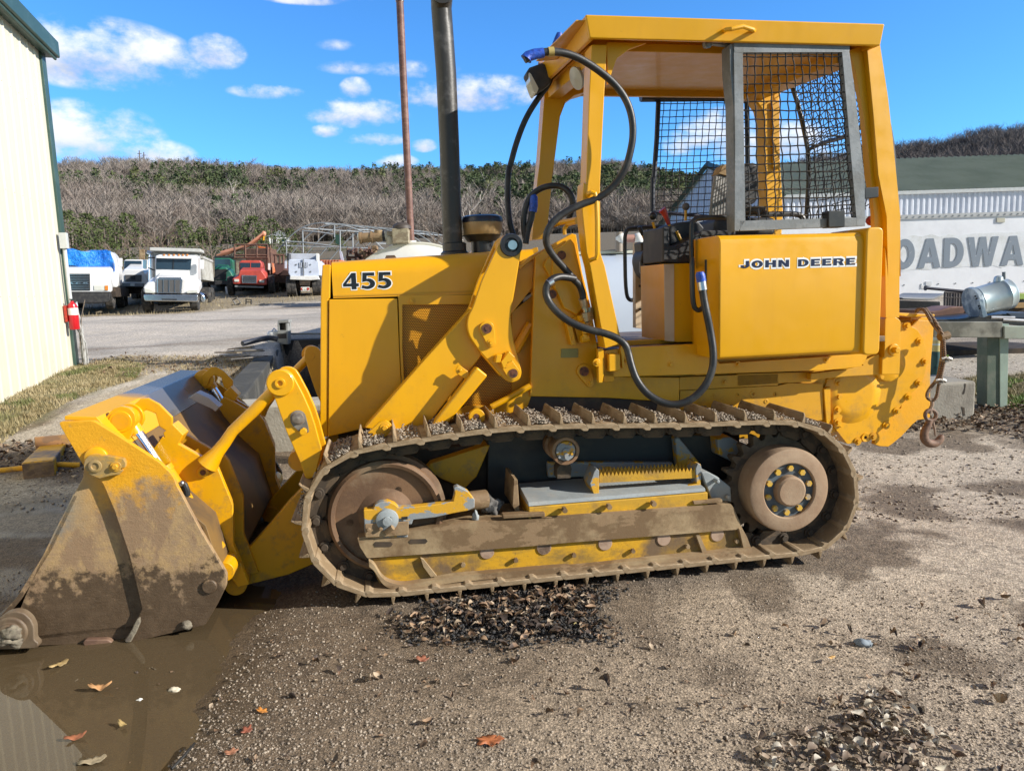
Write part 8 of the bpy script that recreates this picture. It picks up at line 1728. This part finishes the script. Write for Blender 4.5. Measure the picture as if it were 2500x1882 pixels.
# individually visible trees at the foot of the hill
def tree(u,v,Y,h,label,kind,seed,group,w=1.):
    h=h*(.60 if kind=='pine' else (.66 if kind=='bare' else .85));p=atY(u,v,Y);p.z=min(p.z,zg(p.x,p.y)) if Y<100 else p.z;e=empty('evergreen_tree' if kind=='pine' else 'bare_tree',tuple(p),label,'tree',group=group);rg=np.random.default_rng(seed)
    if kind=='pine':
        n=900;z=rg.uniform(.04,1,n)**.9;r=.34*w*(1.06-z)**.75*np.sqrt(rg.uniform(.15,1,n));lob=1+.35*np.sin(rg.integers(3,6)*rg.uniform(0,6.28,n));a=rg.uniform(0,6.28,n);r=r*(1+.3*np.sin(a*3+z*9+seed));C=np.stack([np.cos(a)*r,np.sin(a)*r,z],1)*h
        u_=rg.normal(size=(n,3));u_/=np.linalg.norm(u_,axis=1)[:,None];v_=np.cross(u_,rg.normal(size=(n,3)));v_/=np.linalg.norm(v_,axis=1)[:,None];s=(rg.uniform(.018,.045,n)*h)[:,None]
        V=np.stack([C-u_*s,C-v_*s*.4,C+u_*s,C+v_*s*.4],1).reshape(-1,3);rawmesh('crown',V,np.arange(n*4).reshape(-1,4),PNN,e)
        MB().tube([(0,0,-.3),(0,0,h*.5),(0,0,h*.95)],[h*.02,h*.014,.02],7).done('trunk',BRK,e)
    else:
        V,Fc=[],[];m=MB();m.tube([(0,0,-.4),(rg.uniform(-.03,.03)*h,0,h*.3),(rg.uniform(-.05,.05)*h,0,h*.62)],[h*.016,h*.012,h*.007],6);m.done('trunk',SYC if kind=='white' else BRK,e)
        tw=[]
        def br(p,d,l,r,dep):
            q=p+d*l;tw.append((p,q,r,r*.6))
            if dep==0:return
            for _ in range(3 if dep>1 else 4):
                nd=(d+Vector(rg.normal(size=3))*.42+Vector((0,0,.12))).normalized();br(p+d*l*rg.uniform(.45,1),nd,l*rg.uniform(.5,.75),r*.55,dep-1)
        for k in range(7):
            a=k*.9+rg.uniform(0,.5);z=h*rg.uniform(.12,.6);br(Vector((0,0,z)),Vector((math.cos(a)*.55*w,math.sin(a)*.55*w,.8)).normalized(),h*.27,h*.006,3)
        m=MB()
        for (a,b,r0_,r1_) in tw:m.tube([a,b],[max(r0_,.006 if kind=='white' else .008),max(r1_,.004 if kind=='white' else .006)],3,False)
        m.done('crown',SYC if kind=='white' else BK3,e,smooth=False)
    return e
PNN=barkmat('cedar_green',(.05,.075,.022),(.10,.125,.035),(.075,.095,.03),1.2);BRK=simple('trunk_bark',(.16,.12,.09));SYC=simple('white_bark',(.62,.56,.50),(.45,.38,.32));BK3=barkmat('shrub_twigs',(.20,.155,.12),(.30,.24,.19),(.26,.19,.15),1.)
ev=[(175,640,62,7.6,'dark evergreen at the left end of the row beside the green corner trim'),(225,640,66,7.2,'evergreen tree right above the blue tarp'),(262,640,60,6.6,'low evergreen just right of the blue tarp top'),(318,640,64,7.0,'bushy evergreen above the small white truck'),(455,650,66,6.6,'narrow olive evergreen above the dump truck body'),(500,650,78,6.6,'dull evergreen between the dump truck and the crane boom'),(560,650,70,7.2,'evergreen behind the lower part of the crane boom'),(625,650,68,7.4,'tallest evergreen right of the crane boom tip'),(668,650,64,6.6,'dark evergreen behind the rusty truck bed'),(712,650,66,5.4,'short evergreen left of the hoop frame'),(828,640,75,4.6,'small evergreen seen through the middle of the hoop frame')]
for i,(u,v,Y,h,lb) in enumerate(ev):tree(u,v,Y,h,lb,'pine',i+50,'evergreens along the back of the yard',2.0)
bt_=[(345,640,55,5.2,'leafless shrub with long arching stems left of the dump truck roof'),(400,640,60,6.4,'leafless tree above the dump truck cab'),(290,640,52,4.2,'thin bare shrub above the white truck bonnet'),(520,650,62,6.2,'brown bare tree right of the dump truck body'),(745,640,70,6.0,'bare tree behind the left half of the hoop frame'),(905,640,60,6.6,'bare tree beyond the rusty valve on the tank'),(1065,650,52,5.6,'dark bare bush between the vent pipe and the exhaust'),(1240,650,60,6.2,'bare tree above the air cleaner behind the hoses')]
for i,(u,v,Y,h,lb) in enumerate(bt_):tree(u,v,Y,h,lb,'bare',i+80,'bare trees along the back of the yard',1.3)
tree(1150,640,90,11.5,'pale white barked bare tree standing out behind the air cleaner','white',99,None,1.5)
tree(570,505,230,11,'small white barked bare tree on the hillside above the crane boom','white',98,None,1.3)
# house on the slope, power poles on the ridge
e,f=thing('white_house','tiny white house with grey roof in the trees above the rusty truck bed','house',tuple(atY(683,592,120)),15)
m=MB().box(-1.6,1.6,0,3,-.6,1.0);m.done('wall',WHITE,e);m=MB();m.prism([(-1.9,.95),(1.9,.95),(0,1.9)],-.2,3.2);m.done('roof',simple('grey_roof',(.30,.31,.33)),e);MB().box(.3,1.0,-.03,0,.1,.6).done('window',WSH,e);MB().box(-1.0,-.5,-.03,0,-.6,.6).done('door',GRYD,e)
for i,(u,v0,v1,lb) in enumerate(((340,415,368,'tall left power pole on the ridge above the tarped truck'),(351,418,372,'right power pole on the ridge with one cross arm'))):
    e,f=thing('power_pole',lb,'power pole',tuple(atY(u,v0+20,470)),0,'power poles on the ridge');tp_=f.loc(u,v1,0);MB().tube([(0,0,-6),(tp_[0],0,tp_[1])],.3,6).done('pole',BRK,e);MB().box(tp_[0]-1.4,tp_[0]+1.4,-.1,.1,tp_[1]-2.0,tp_[1]-1.7).done('cross_arm',BRK,e)
